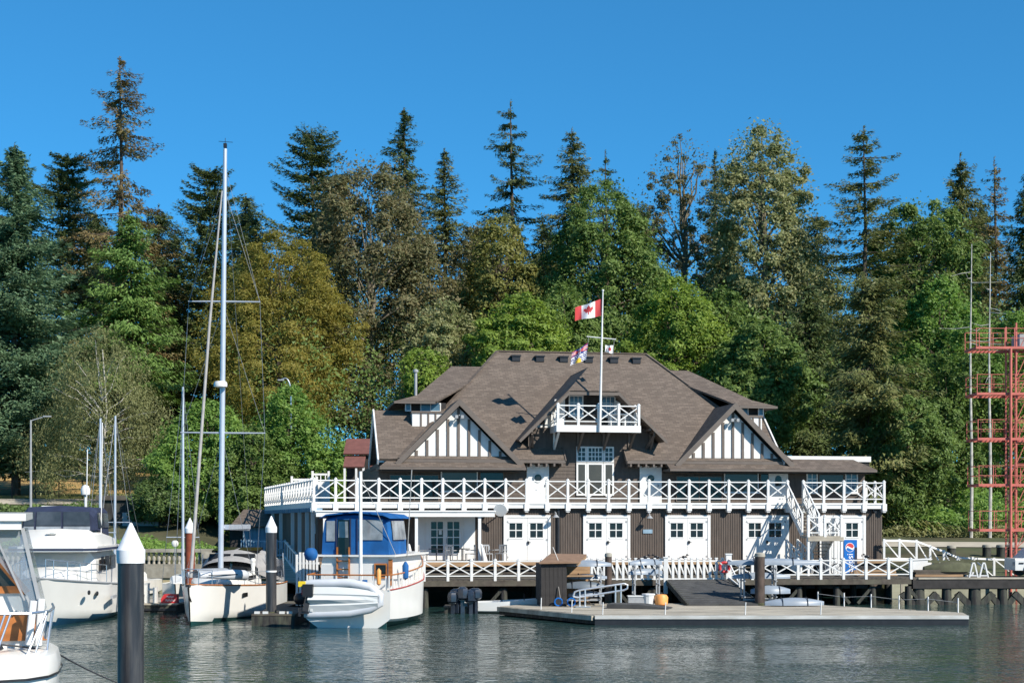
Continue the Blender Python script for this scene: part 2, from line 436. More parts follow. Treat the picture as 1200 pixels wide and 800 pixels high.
gx = np.concatenate([np.linspace(-700, -90, 20), np.linspace(-80, 80, 130), np.linspace(90, 700, 20)])
gy = np.concatenate([np.linspace(-80, 78, 14), np.linspace(80, 170, 80), np.linspace(180, 900, 26)])
tag(put('ground', grid_mesh('ground', gx, gy, ground_h, M['soil'])), kind='structure')
wm = MB().face([(-700, -200, 0), (700, -200, 0), (700, 130, 0), (-700, 130, 0)]).mesh('water', M['water'])
tag(put('water', wm), kind='structure')
def patch(name, x0, x1, d0, d1, m, off, yc=92):
    xs = np.linspace(x0, x1, 40); ys = np.linspace(yc + d0, yc + d1, 24)
    tag(put(name, grid_mesh(name, xs, ys, lambda x, y: ground_h(x, y) + off, m)), kind='structure')
patch('dry_lawn', -75, -26, 31, 75, M['lawn'], 0.05)
patch('grass_verge', -75, -22, 22.5, 31, M['verge'], 0.06)
patch('path', -75, -30, 18.4, 22.4, M['path'], 0.05)
patch('shore_path', 21.5, 60, 8, 10.5, M['path'], 0.05, 88)

# ---------------------------------------------------------------- trees
def unit(a):
    return a / np.maximum(np.linalg.norm(a, axis=-1, keepdims=True), 1e-6)

def leaf_quads(c, axis, nrm, ln, wd, fold=0.0):
    """pointed leaves, centre c, long axis, face normal"""
    axis = unit(axis)
    side = unit(np.cross(nrm, axis))
    ln = np.asarray(ln)[:, None]; wd = np.asarray(wd)[:, None]
    v = np.stack([c - axis * ln * 0.8 + side * wd, c - axis * ln * 0.8 - side * wd, c + axis * ln], 1).reshape(-1, 3)
    f = np.arange(len(c) * 3).reshape(-1, 3)
    return v, f

def limb_mesh(mb, p, q, r0, r1, rng, n=6, sag=0.0):
    p, q = Vector(p), Vector(q)
    pts = []
    L = (q - p).length
    for i in range(5):
        t = i / 4
        w = Vector(rng.normal(0, 0.035 * L, 3)) * (math.sin(math.pi * t))
        pts.append(p.lerp(q, t) + w + Vector((0, 0, sag * L * math.sin(math.pi * t))))
    mb.tube(pts, [r0 + (r1 - r0) * i / 4 for i in range(5)], n, cap=False)

def broadleaf(rng, H0, H1, R, n, leaf, shape='round', clumps=110, flat=0.8, lump=0.25, up=0.45, hang=0.0, core=0.55, fill=0.24, cr=(0.12, 0.24), lean=0.0):
    """leaf quads and limb targets for a crown from height H0 to H1 and radius R"""
    clumps = int(clumps * 1.3)
    t = rng.random(clumps * 5)
    if shape == 'round': pr = lambda t: np.sqrt(np.clip(1 - (2 * t - 1) ** 2, 0, 1)) ** 0.9
    elif shape == 'dome': pr = lambda t: np.clip(1 - t ** 2.4, 0, 1) ** 0.6 * (0.7 + 0.3 * np.clip(t / 0.2, 0, 1))
    elif shape == 'cone': pr = lambda t: np.clip(1 - t, 0, 1) ** 0.75 * (0.85 + 0.15 * np.clip(t / 0.1, 0, 1)) + 0.04
    else: pr = lambda t: np.clip(1 - (np.abs(t - 0.6) / 0.62) ** 2.2, 0, 1) ** 0.6
    keep = rng.random(len(t)) < pr(t) * 0.95
    t = t[keep][:clumps]
    K = len(t)
    a = rng.random(K) * 2 * np.pi
    ph = rng.random(3) * 6.28
    rad = R * pr(t) * (1 + lump * np.sin(2 * a + ph[0] + 6 * t) + lump * 0.6 * np.sin(5 * a + ph[1] - 9 * t))
    rho = rad * (core + (1 - core) * rng.random(K) ** 0.5)
    rc = R * rng.uniform(cr[0], cr[1], K) * 0.85 * (0.5 + 0.5 * pr(t))
    cz = H0 + t * (H1 - H0)
    cc = np.stack([rho * np.cos(a) * 0.92 + lean * t * (H1 - H0), rho * np.sin(a) * 0.92, cz], -1)
    w = rc ** 2; w /= w.sum()
    idx = rng.choice(K, n, p=w)
    d = unit(rng.normal(size=(n, 3)))
    d[:, 2] = np.abs(d[:, 2]) * np.where(rng.random(n) < 0.72, 1, -1)
    rr = rc[idx] * (0.45 + 0.6 * rng.random(n) ** 0.6)
    pos = cc[idx] + d * rr[:, None] * np.array([1, 1, flat])
    out = unit(pos - np.array([0, 0, H0 + 0.4 * (H1 - H0)]))
    nf = int(n * fill)                     # loose leaves between the boughs
    tf = rng.random(nf * 3); tf = tf[rng.random(nf * 3) < pr(tf)][:nf]; nf = len(tf)
    af = rng.random(nf) * 2 * np.pi
    rf = R * pr(tf) * (1 + lump * np.sin(2 * af + ph[0] + 6 * tf) + lump * 0.6 * np.sin(5 * af + ph[1] - 9 * tf)) * (0.55 + 0.5 * rng.random(nf) ** 0.5)
    jit = 0.07 * R
    pos[:nf] = np.stack([rf * np.cos(af) * 0.92, rf * np.sin(af) * 0.92, H0 + tf * (H1 - H0)], -1) + rng.normal(0, jit, (nf, 3))
    out = unit(pos - np.array([0, 0, H0 + 0.4 * (H1 - H0)]))
    nrm = unit(0.75 * d + 0.35 * out + rng.normal(0, 0.45, (n, 3)) + np.array([0, 0, up]))
    ax = rng.normal(size=(n, 3)) + np.array([0, 0, -hang]) * 2
    ax = ax - nrm * (ax * nrm).sum(-1, keepdims=True)
    ln = leaf * rng.uniform(0.5, 1.35, n)
    wd = ln * rng.uniform(0.45, 0.7, n)
    if hang > 0: wd = ln * rng.uniform(0.22, 0.4, n)
    v, f = leaf_quads(pos, ax, nrm, ln, wd)
    return v, f, cc, rc

def conifer(rng, H0, H1, R, dens, droop, gap, power, spray, step, lift=0.25, thick=0.18, prof=None, hang=0.35):
    zs = []
    z = H0
    while z < H1 - 0.3:
        zs.append(z); z += step * rng.uniform(0.7, 1.3) * (1 - 0.45 * (z - H0) / (H1 - H0))
    P, A, Nn, LN = [], [], [], []
    br = []
    for z in zs:
        t = (z - H0) / (H1 - H0)
        base = R * ((1 - t) ** power) * (0.75 + 0.25 * min(1, t / 0.12)) + 0.12
        lop = rng.random() * 6.28
        for k in range(rng.integers(6, 10)):
            if rng.random() < gap: continue
            az = rng.random() * 2 * math.pi
            L = base * rng.uniform(0.7, 1.2) * (1 + 0.22 * math.sin(az * 1 + lop))
            ns = max(4, int(L * dens * rng.uniform(0.75, 1.2)))
            s = rng.random(ns) ** 0.75 * 0.97 + 0.03
            dr = droop * rng.uniform(0.6, 1.4) * (1 - 0.6 * t)
            dirv = np.array([math.cos(az), math.sin(az), 0]); latv = np.array([-math.sin(az), math.cos(az), 0])
            lat = rng.normal(0, 1, ns) * thick * L * (1.05 - s * 0.8)
            zz = z + rng.normal(0, 0.1, ns) - dr * L * s + lift * L * s ** 2.4 - np.abs(lat) * 0.2 - rng.random(ns) ** 2 * hang * (1 - 0.5 * s)
            p = dirv * (L * s)[:, None] + latv * lat[:, None]
            p[:, 2] = zz
            sg = np.sign(lat)[:, None]
            ax = dirv * 0.8 + latv * sg * 0.55 + np.array([0, 0, -dr * 0.9 - 0.1]) + rng.normal(0, 0.25, (ns, 3))
            P.append(p); A.append(ax)
            Nn.append(np.array([0, 0, 0.9]) + dirv * 0.35 + rng.normal(0, 0.42, (ns, 3)))
            LN.append(spray * rng.uniform(0.6, 1.25, ns) * (1.1 - 0.45 * s) * (0.75 + 0.25 * (1 - t)))
            br.append((z, dirv, L, dr))
    # leader
    nl = 26
    zl = rng.uniform(H1 - 1.6, H1 + 0.15, nl); al = rng.random(nl) * 6.28
    rl = (H1 + 0.2 - zl) * 0.16
    P.append(np.stack([rl * np.cos(al), rl * np.sin(al), zl], -1)); A.append(np.stack([np.cos(al), np.sin(al), np.full(nl, 0.5)], -1))
    Nn.append(rng.normal(size=(nl, 3)) + np.array([0, 0, 0.5])); LN.append(np.full(nl, spray * 0.5))
    P, A, Nn, LN = np.concatenate(P), np.concatenate(A), np.concatenate(Nn), np.concatenate(LN)
    A = unit(A); Nn = unit(Nn - A * (Nn * A).sum(-1, keepdims=True))
    v, f = leaf_quads(P, A, Nn, LN, LN * rng.uniform(0.26, 0.42, len(LN)))
    return v, f, br, lift

LEAF = {
 'blue': leafmat('blue_green_needles', [(0.022, 0.048, 0.034), (0.05, 0.1, 0.072), (0.085, 0.145, 0.11)], 0.2),
 'brownspruce': leafmat('browning_needles', [(0.05, 0.042, 0.024), (0.105, 0.075, 0.04), (0.07, 0.07, 0.035), (0.035, 0.048, 0.026)], 0.15),
 'cedar': leafmat('bright_cedar_sprays', [(0.028, 0.065, 0.016), (0.055, 0.115, 0.03), (0.085, 0.145, 0.04)], 0.2),
 'dkpine': leafmat('dark_pine_needles', [(0.016, 0.03, 0.013), (0.038, 0.06, 0.024), (0.068, 0.088, 0.035)], 0.15),
 'spruce': leafmat('spruce_needles', [(0.018, 0.034, 0.018), (0.04, 0.062, 0.032), (0.072, 0.085, 0.045)], 0.12),
 'olivespruce': leafmat('olive_needles', [(0.028, 0.04, 0.016), (0.062, 0.078, 0.03), (0.1, 0.1, 0.045)], 0.15),
 'yellow': leafmat('yellowing_leaves', [(0.048, 0.062, 0.011), (0.098, 0.1, 0.017), (0.132, 0.112, 0.02), (0.07, 0.085, 0.016)], 0.3),
 'birch': leafmat('olive_birch_leaves', [(0.06, 0.074, 0.036), (0.098, 0.112, 0.06), (0.13, 0.138, 0.085)], 0.3),
 'shrub': leafmat('fresh_green_leaves', [(0.032, 0.075, 0.014), (0.066, 0.135, 0.027), (0.105, 0.175, 0.04)], 0.28),
 'maplebrown': leafmat('rusty_maple_leaves', [(0.035, 0.05, 0.024), (0.062, 0.073, 0.04), (0.08, 0.068, 0.042), (0.07, 0.08, 0.05), (0.1, 0.103, 0.078)], 0.25),
 'maplegrey': leafmat('grey_green_maple_leaves', [(0.042, 0.064, 0.027), (0.085, 0.108, 0.052), (0.135, 0.145, 0.09), (0.085, 0.09, 0.045)], 0.25),
 'lime': leafmat('bright_lime_leaves', [(0.045, 0.08, 0.012), (0.085, 0.14, 0.02), (0.125, 0.185, 0.03)], 0.3),
 'olive': leafmat('olive_leaves', [(0.045, 0.058, 0.016), (0.088, 0.098, 0.028), (0.125, 0.12, 0.042)], 0.25),
 'green': leafmat('mid_green_leaves', [(0.026, 0.055, 0.014), (0.055, 0.1, 0.026), (0.088, 0.132, 0.038)], 0.25),
 'dark': leafmat('deep_green_leaves', [(0.016, 0.036, 0.012), (0.036, 0.068, 0.022), (0.06, 0.1, 0.03)], 0.2),
}

def tree(name, label, px, ytop, ybase, hw, y, kind, leaf, n=20000, seed=None, bark='bark', trunk_r=None, gap=None, ls=None, X=None, group=None, **kw):
    rng = np.random.default_rng(seed if seed is not None else int(px * 7 + ytop * 13 + y))
    x = (px - CX) / FPX * y if X is None else X
    gz = float(ground_h(x, y))
    H1 = EYE - (ytop - HY) / FPX * y - gz
    H0 = max(EYE - (ybase - HY) / FPX * y - gz, 0.4)
    R = hw / FPX * y
    root = thing(name, label, 'tree', (x, y, gz), group=group)
    tm = MB()
    tr = trunk_r or 0.1 + 0.011 * H1
    if kind in ('spruce', 'fir', 'cedar', 'sequoia', 'sparse', 'pine'):
        pa = dict(spruce=dict(dens=12, droop=0.42, gap=0.2, power=0.82, spray=0.42, step=1.05, lift=0.22, thick=0.17),
                  sparse=dict(dens=19, droop=0.3, gap=0.3, power=0.7, spray=0.4, step=1.5, lift=0.18, thick=0.11, hang=0.6),
                  pine=dict(dens=36, droop=0.02, gap=0.12, power=0.3, spray=0.44, step=1.0, lift=0.3, thick=0.24, hang=0.3),
                  fir=dict(dens=17, droop=0.36, gap=0.06, power=0.9, spray=0.42, step=0.8, lift=0.2, thick=0.2),
                  cedar=dict(dens=20, droop=0.6, gap=0.05, power=0.56, spray=0.45, step=0.85, lift=0.3, thick=0.22, hang=0.9),
                  sequoia=dict(dens=26, droop=0.25, gap=0.04, power=0.62, spray=0.45, step=0.8, lift=0.28, thick=0.2, hang=0.7))[kind]
        if gap is not None: pa['gap'] = gap
        if ls: pa['spray'] = ls
        pa.update(kw)
        pa['dens'] *= 1.45; pa['spray'] *= 0.8
        v, f, br, lift = conifer(rng, H0, H1, R, **pa)
        pts = [(0.15 * math.sin(i * 1.7) * (i % 2), 0, H1 * i / 7) for i in range(8)]
        tm.tube(pts, [tr * (1 - 0.94 * i / 7) for i in range(8)], 8)
        for (z, dv, L, dr) in br[::2]:
            p = [(dv[0] * L * s, dv[1] * L * s, z - dr * L * s + lift * L * s ** 2.4) for s in (0, 0.45, 0.85)]
            tm.tube(p, [0.035 + 0.006 * L, 0.03, 0.012], 3, cap=False)
    else:
        leafsize = ls or 0.26
        n, leafsize = int(n * 2.0), leafsize * 0.66
        v, f, cc, rc = broadleaf(rng, H0, H1, R, n, leafsize, kind, **kw)
        fork = H0 + 0.25 * (H1 - H0)
        pts = [(0, 0, -0.3), (0.05 * R, 0.03 * R, H0 * 0.5), (0, 0, fork), (0.06 * R, 0, fork + 0.35 * (H1 - fork)), (0, 0, H1 - 0.12 * (H1 - H0))]
        tm.tube(pts, [tr * 1.15, tr, tr * 0.8, tr * 0.45, 0.04], 8)
        for k in rng.permutation(len(cc))[:38]:
            zz = max(H0 * 0.6, min(fork + 0.55 * (cc[k][2] - fork), cc[k][2] - 0.3 * R * rng.random()))
            limb_mesh(tm, (0, 0, zz if zz < H1 * 0.85 else H1 * 0.7), cc[k], tr * 0.28, 0.025, rng, 5, 0.06)
    put('crown', np_mesh('crown', v, f, LEAF[leaf]), root)
    put('trunk', tm.mesh('trunk', M[bark], smooth=True, fix=False), root)
    return root

# every tree one can tell apart: (name, label, px, top, base, half width, distance, kind, leaves)
tree('sequoia_tree', 'broad dense blue-green conifer at the left edge beside the lawn', 18, 168, 548, 112, 121, 'sequoia', 'blue', seed=11, dens=32, power=0.72, droop=0.12, step=0.62)
tree('sequoia_tree', 'blue-green conifer cut by the left edge of the picture', -62, 235, 546, 80, 120, 'sequoia', 'blue', seed=12, power=0.6)
tree('pine_tree', 'dark rounded pine between the blue-green conifer and the tall brownish spruce', 80, 180, 470, 60, 150, 'pine', 'dkpine')
tree('spruce_tree', 'tallest tree, a thin brownish spruce with drooping boughs at the left', 141, 66, 420, 98, 144, 'sparse', 'brownspruce', seed=5, dens=26, gap=0.22, power=0.58, droop=0.4, hang=1.0, step=1.7, thick=0.1)
tree('cedar_tree', 'bright green cedar in front of the tall brownish spruce', 152, 248, 440, 80, 137, 'cedar', 'cedar', seed=8, dens=24)
tree('pine_tree', 'dark green pine just left of the tall silver mast top', 246, 198, 480, 64, 146, 'pine', 'dkpine')
tree('katsura_tree', 'big rounded yellow-green tree right behind the tall silver mast', 326, 272, 500, 88, 124, 'dome', 'yellow', 54600, clumps=170, ls=0.22, cr=(0.12, 0.22), hang=0.35, core=0.62)
tree('birch_tree', 'thin olive birch with bare pale branches by the dry lawn', 120, 386, 598, 84, 113, 'dome', 'birch', 19000, clumps=190, ls=0.2, hang=1.3, fill=0.4, bark='bark_pale', flat=1.5, cr=(0.1, 0.2), trunk_r=0.16)
tree('pine_tree', 'dark flat-topped pine standing left of the rusty maple', 366, 153, 430, 66, 152, 'pine', 'dkpine')
tree('maple_tree', 'large rusty brown maple with visible limbs above the left roof', 432, 192, 512, 96, 134, 'round', 'maplebrown', 39000, clumps=170, ls=0.25, bark='bark_grey', cr=(0.1, 0.2), core=0.4, lump=0.2)
tree('spruce_tree', 'dark pointed spruce behind the rusty maple, left one of two', 474, 126, 400, 64, 154, 'fir', 'dkpine', seed=21, power=0.68)
tree('spruce_tree', 'narrow greenish spruce behind the rusty maple, right one of two', 521, 174, 430, 66, 150, 'fir', 'olivespruce', seed=22, power=0.72)
tree('hemlock_tree', 'sparse dark hemlock with open side branches, tallest near the middle', 599, 118, 400, 64, 152, 'sparse', 'spruce', seed=23, power=0.58, gap=0.3, dens=26, step=1.7)
tree('spruce_tree', 'olive pointed spruce behind the flagpole, right of the sparse hemlock', 671, 150, 400, 68, 148, 'fir', 'olivespruce', seed=24, droop=0.5, power=0.68)
tree('spruce_tree', 'small ragged spruce top peeping up right of the olive spruce', 710, 176, 330, 36, 156, 'sparse', 'spruce', seed=25)
tree('maple_tree', 'round olive-green tree between the hemlock and the rusty maple', 585, 252, 450, 62, 136, 'dome', 'olive', 28600, clumps=120, ls=0.25)
tree('maple_tree', 'wide mid-green tree directly behind the red and white flag', 706, 212, 460, 88, 134, 'dome', 'green', 44200, clumps=190, ls=0.24, cr=(0.11, 0.2), lump=0.2)
tree('maple_tree', 'low bright lime-green tree rising behind the left of the main roof', 612, 345, 470, 60, 116, 'dome', 'lime', 26000, clumps=100, ls=0.22, flat=0.6, cr=(0.14, 0.26))
tree('alder_tree', 'half-bare tree with thin twigs and sky showing through', 800, 158, 420, 64, 142, 'dome', 'maplebrown', 11050, clumps=130, ls=0.22, bark='bark_grey', cr=(0.08, 0.15), core=0.35)
tree('maple_tree', 'largest grey-green maple with a high domed crown right of the flag', 893, 146, 450, 82, 134, 'dome', 'maplegrey', 46800, clumps=210, ls=0.26, bark='bark_grey', cr=(0.1, 0.19), core=0.45)
tree('maple_tree', 'bright green bushy tree behind the right end of the main roof', 792, 326, 480, 66, 118, 'dome', 'lime', 28600, clumps=110, ls=0.22, seed=77)
tree('hemlock_tree', 'layered dark spruce with open gaps, tallest of the right side', 1013, 148, 560, 94, 128, 'sparse', 'olivespruce', seed=31, dens=26, gap=0.22, power=0.5, droop=0.26, hang=0.8, step=1.7, thick=0.11)
tree('cedar_tree', 'pointed cedar behind the red tower, left one of the pair', 1126, 180, 470, 60, 140, 'cedar', 'olivespruce', seed=32)
tree('hemlock_tree', 'thin grey-topped hemlock behind the red tower, right one of the pair', 1166, 184, 470, 60, 144, 'sparse', 'brownspruce', seed=33)
tree('cedar_tree', 'dark cedar at the right edge above the red tower', 1206, 192, 520, 54, 130, 'cedar', 'dkpine', seed=34)
tree('maple_tree', 'mid-green rounded tree left of the pointed cedar pair', 1076, 246, 470, 60, 134, 'long', 'green', 26000, clumps=110, ls=0.25, seed=41)
tree('maple_tree', 'yellow-green tree in the middle distance left of the red tower', 1100, 326, 520, 62, 122, 'dome', 'shrub', 28600, clumps=110, ls=0.24, seed=42)
tree('cedar_tree', 'large olive cedar hanging over the right end of the clubhouse', 1022, 318, 668, 92, 104, 'cedar', 'olivespruce', seed=43, dens=25, power=0.5)
tree('alder_tree', 'green tree with thin grey stems behind the tower platforms', 1108, 420, 652, 62, 112, 'long', 'green', 33800, clumps=150, ls=0.2, seed=44, cr=(0.1, 0.18))
tree('alder_tree', 'leafy green tree behind the red tower at the right edge', 1178, 372, 650, 66, 114, 'long', 'shrub', 33800, clumps=150, ls=0.2, seed=45, cr=(0.1, 0.18))
tree('cedar_tree', 'deep shaded cedar between the grey-green maple and the layered spruce', 948, 330, 560, 66, 116, 'cedar', 'dkpine', seed=46)
tree('maple_tree', 'shaded green tree just behind the right gable', 890, 372, 520, 62, 112, 'dome', 'green', 26000, clumps=110, ls=0.23, seed=47)
tree('maple_tree', 'dark green tree filling the gap above the ridge left of the flag', 660, 332, 470, 52, 122, 'dome', 'green', 20800, clumps=90, ls=0.23, seed=48)
tree('maple_tree', 'grey-green tree low behind the left rear roof', 520, 352, 500, 56, 120, 'dome', 'maplegrey', 23400, clumps=100, ls=0.22, seed=49)
tree('maple_tree', 'small yellow-green sapling behind the vent pipe', 498, 408, 480, 28, 108, 'round', 'lime', 6500, clumps=40, ls=0.2, seed=50)
tree('maple_tree', 'leafy green bush under the tall silver mast, left half of the thicket', 242, 470, 640, 62, 106, 'dome', 'shrub', 33800, clumps=140, ls=0.2, seed=51)
tree('maple_tree', 'leafy green bush right of the tall silver mast beside the lamp', 338, 452, 640, 66, 106, 'dome', 'shrub', 36400, clumps=140, ls=0.2, seed=52)
tree('maple_tree', 'dark green bush behind the blue shed', 296, 500, 640, 46, 103, 'dome', 'green', 18200, clumps=90, ls=0.19, seed=53)
tree('holly_tree', 'low dark shrub behind the white-capped black pile by the seawall', 196, 560, 645, 46, 103, 'dome', 'dark', 15600, clumps=80, ls=0.18, seed=54)
tree('maple_tree', 'mid-green tree right of the bright bushy tree, above the roof', 848, 338, 490, 46, 120, 'dome', 'green', 20800, clumps=90, ls=0.23, seed=55)
tree('alder_tree', 'short green tree at the water end of the right bank', 1060, 470, 652, 50, 103, 'long', 'green', 23400, clumps=120, ls=0.19, seed=56)
tree('spruce_tree', 'dark narrow conifer top left of the grey-green maple dome', 838, 176, 420, 40, 152, 'fir', 'spruce', seed=57)
tree('pine_tree', 'dark conifer filling the space behind the yellow-green tree', 300, 250, 500, 60, 156, 'fir', 'dkpine', seed=58, power=0.6)
tree('pine_tree', 'dark conifer behind the bright green cedar', 205, 270, 500, 56, 152, 'fir', 'dkpine', seed=59, power=0.6)
tree('maple_tree', 'brownish tree top between the two pointed spruces and the hemlock', 556, 262, 450, 44, 146, 'dome', 'maplebrown', 15600, clumps=90, ls=0.24, seed=60)
tree('cedar_tree', 'dark conifer top behind the mid-green tree right of the layered spruce', 1062, 262, 480, 46, 142, 'cedar', 'spruce', seed=61)

for i, (px, yt, hw_, y, lf, lb) in enumerate((
    (112, 246, 60, 160, 'dkpine', 'dark conifer in the back row between the blue-green conifer and the bright cedar'),
    (186, 240, 58, 162, 'dkpine', 'dark conifer in the back row just right of the tall brownish spruce'),
    (288, 228, 56, 160, 'spruce', 'dark conifer in the back row just right of the silver mast top'),
    (560, 262, 56, 162, 'olivespruce', 'olive conifer in the back row left of the sparse hemlock'),
    (636, 258, 52, 163, 'dkpine', 'dark conifer in the back row between the hemlock and the olive pointed spruce'),
    (748, 236, 56, 160, 'dkpine', 'dark conifer in the back row just right of the red and white flag'),
    (958, 250, 62, 160, 'olivespruce', 'olive conifer in the back row between the grey-green maple and the layered spruce'),
    (1092, 250, 58, 160, 'dkpine', 'dark conifer in the back row left of the pointed cedar pair'),
    (1150, 232, 50, 158, 'spruce', 'dark conifer in the back row between the pointed cedar pair'))):
    tree('conifer_tree', lb, px, yt, 500, hw_ * 1.3, y, 'cedar', lf, seed=100 + i, power=0.5, group='back row of conifers')

def dead_pole(label, px, y, ytop, seed):
    rng = np.random.default_rng(seed)
    x = (px - CX) / FPX * y; gz = float(ground_h(x, y)); H = EYE - (ytop - HY) / FPX * y - gz
    r = thing('dead_tree', label, 'tree', (x, y, gz))
    MB().tube([(0.05 * math.sin(i * 1.3), 0, H * i / 6) for i in range(7)], [0.13 - 0.017 * i for i in range(7)], 7).build('trunk', M['bark_pale'], r, True)
    for k in range(7):
        z = H * rng.uniform(0.55, 0.95); a = rng.uniform(2.4, 4.2) if k % 2 else rng.uniform(-0.8, 0.8); L = rng.uniform(0.6, 2.2)
        MB().tube([(0, 0, z), (L * 0.5 * math.cos(a), L * 0.5 * math.sin(a), z - 0.1), (L * math.cos(a), L * math.sin(a), z + rng.uniform(-0.5, 0.4))], [0.03, 0.022, 0.008], 4).build('limb', M['bark_pale'], r)
dead_pole('thin pale dead trunk above the red tower, left one of two', 1138, 101, 286, 91)
dead_pole('thin pale dead trunk above the red tower, right one of two', 1160, 101, 296, 92)
for i, (px, yt, lb) in enumerate(((40, 430, 'dark bush along the top of the dry lawn, left of the birch trunk'), (112, 405, 'dark bushy tree at the top of the dry lawn right behind the birch'), (186, 415, 'dark bushy tree at the top of the dry lawn right of the birch'))):
    tree('maple_tree', lb, px, yt, 556, 52, 169, 'dome', 'green', 9000, clumps=80, ls=0.34, seed=200 + i)

def far_wood():
    """the rest of the hill: a continuous mass of undergrowth and lower boughs"""
    rng = np.random.default_rng(3)
    n = 320000
    x = rng.uniform(-62, 75, n); y = rng.uniform(118, 172, n)
    keep = ~((x < -24) & (y < 154))
    x, y = x[keep], y[keep]
    n = len(x)
    g = ground_h(x, y)
    top = 13 + 2.5 * np.sin(x * 0.33 + 1) + 2.0 * np.sin(x * 0.83 + y * 0.4) + 11 * (y - 118) / 54
    z = g + top * rng.random(n) ** 0.8
    nr = unit(rng.normal(0, 0.5, (n, 3)) + np.array([0.1, -0.6, 0.5]))
    ax = rng.normal(size=(n, 3)); ax -= nr * (ax * nr).sum(-1, keepdims=True)
    ln = rng.uniform(0.1, 0.22, n)
    v, f = leaf_quads(np.stack([x, y, z], -1), ax, nr, ln, ln * 0.6)
    tag(put('forest_undergrowth', np_mesh('forest_undergrowth', v, f, LEAF['green'])), kind='stuff')
far_wood()

def low_growth(name, x0, x1, d0, d1, n, hgt, leaf, size, yc):
    rng = np.random.default_rng(int(abs(x0) * 10 + n))
    x = rng.uniform(x0, x1, n); y = yc + rng.uniform(d0, d1, n)
    z = ground_h(x, y) + hgt * rng.random(n) ** 1.3 * (0.6 + 0.4 * np.sin(x * 1.3) * np.sin(x * 0.37 + 1))
    nr = unit(rng.normal(0, 0.5, (n, 3)) + np.array([0.1, -0.4, 0.7]))
    ax = rng.normal(size=(n, 3)); ax -= nr * (ax * nr).sum(-1, keepdims=True)
    ln = size * rng.uniform(0.6, 1.3, n)
    v, f = leaf_quads(np.stack([x, y, z], -1), ax, nr, ln, ln * 0.55)
    tag(put(name, np_mesh(name, v, f, LEAF[leaf])), kind='stuff')
low_growth('hedge', -60, -30, 13, 16.5, 12000, 0.75, 'dark', 0.17, 92)
low_growth('ivy', -34, -17, 1.5, 5, 9000, 0.9, 'shrub', 0.14, 92)
low_growth('bank_shrubs', 17, 50, 14, 22, 26000, 3.2, 'shrub', 0.18, 88)
low_growth('bank_grass', 17, 50, 13, 15, 9000, 0.8, 'birch', 0.16, 88)
low_growth('hillside_bushes', -16, 12, 6, 14, 30000, 3.5, 'green', 0.13, 99)
# ---------------------------------------------------------------- the clubhouse
# local axes: x along the front, y into the building, z up; the front corner of the upper deck is the origin
HOUSE_A = math.radians(9.68)
house = thing('clubhouse', 'large dark brown boathouse clubhouse with white gables, shingled roof and white deck railings', 'building', (-10.58, 77.0, -0.7), HOUSE_A)
def slab(mb, pts, t, m=0):
    """roof slab: polygon (top surface) thickened downwards along its normal"""
    p = [Vector(q) for q in pts]
    nrm = (p[1] - p[0]).cross(p[2] - p[0]).normalized()
    if nrm.z < 0: nrm = -nrm
    return mb.prism(p, -nrm * t, m)

# lower storey: trapezoid plan, its left side runs back at a slant
LB = (-2.8, 22.8)
mb = MB()
low = [(0.05, 0.0), (32.5, 0.0), (32.5, 15.0), (-2.3, 22.5)]
for i in range(4):
    a, b = low[i], low[(i + 1) % 4]
    mb.face([(a[0], a[1], 1.2), (b[0], b[1], 1.2), (b[0], b[1], 5.85), (a[0], a[1], 5.85)])
mb.build('lower_wall', M['brown'], house)
# board and batten ribs on the front
mb = MB()
u = 0.12
while u < 32.45:
    mb.box((u, -0.028, 2.6), (u + 0.05, 0.01, 5.8)); u += 0.135
mb.build('siding_batten', M['brown'], house, kind='stuff')

# left flank: pale posts and dark boarding between
sd = Vector((LB[0] + 0.2, LB[1] - 0.0, 0)) - Vector((-0.1, 0.0, 0))
sl = sd.length; sdn = sd.normalized(); sn = Vector((-sdn.y, sdn.x, 0))
post_me = MB().cbox((0, 0, 0), (0.1, 0.2, 2.5)).mesh('side_post', M['white'])
for i, f in enumerate((0.02, 0.12, 0.26, 0.4, 0.66, 0.86)):
    p = Vector((0.02, 0, 4.4)) + sdn * sl * f + sn * 0.16
    put('side_post', post_me, house, p, (0, 0, math.atan2(sdn.y, sdn.x)))

# upper deck with fascia, on the same slanted plan
deck = [(-0.2, -0.3), (32.55, -0.3), (32.55, 15.0), (LB[0], LB[1])]
mb = MB().prism([(p[0] + (0.06 if k in (0, 3) else -0.06), p[1] + (0.06 if k < 2 else 0), 6.1) for k, p in enumerate(deck)], (0, 0, -0.14))
mb.build('upper_deck', M['wood_grey'], house)
mb = MB().box((-0.2, -0.3, 5.80), (26.65, -0.22, 6.03)).box((27.55, -0.3, 5.80), (32.5, -0.22, 6.03)).box((-0.2, -0.34, 6.02), (26.65, -0.2, 6.12)).box((27.55, -0.34, 6.02), (32.56, -0.2, 6.12))
mb.box((32.5, -0.2, 5.80), (32.56, 8, 6.12))
mb.beam((-0.2, -0.3, 5.95), (LB[0], LB[1], 5.95), 0.1, 0.34)
mb.build('deck_fascia', M['white'], house)
mb = MB()
for i in range(24):
    p = Vector((-0.2, -0.3, 5.7)) + Vector((LB[0] + 0.2, LB[1] + 0.3, 0)) * (i / 24)
    mb.beam(p + Vector((-0.15, 0, 0)), p + Vector((0.5, 0.1, 0)), 0.1, 0.22)
mb.build('joist_end', M['shed_and_shade_blue'], house, kind='stuff')

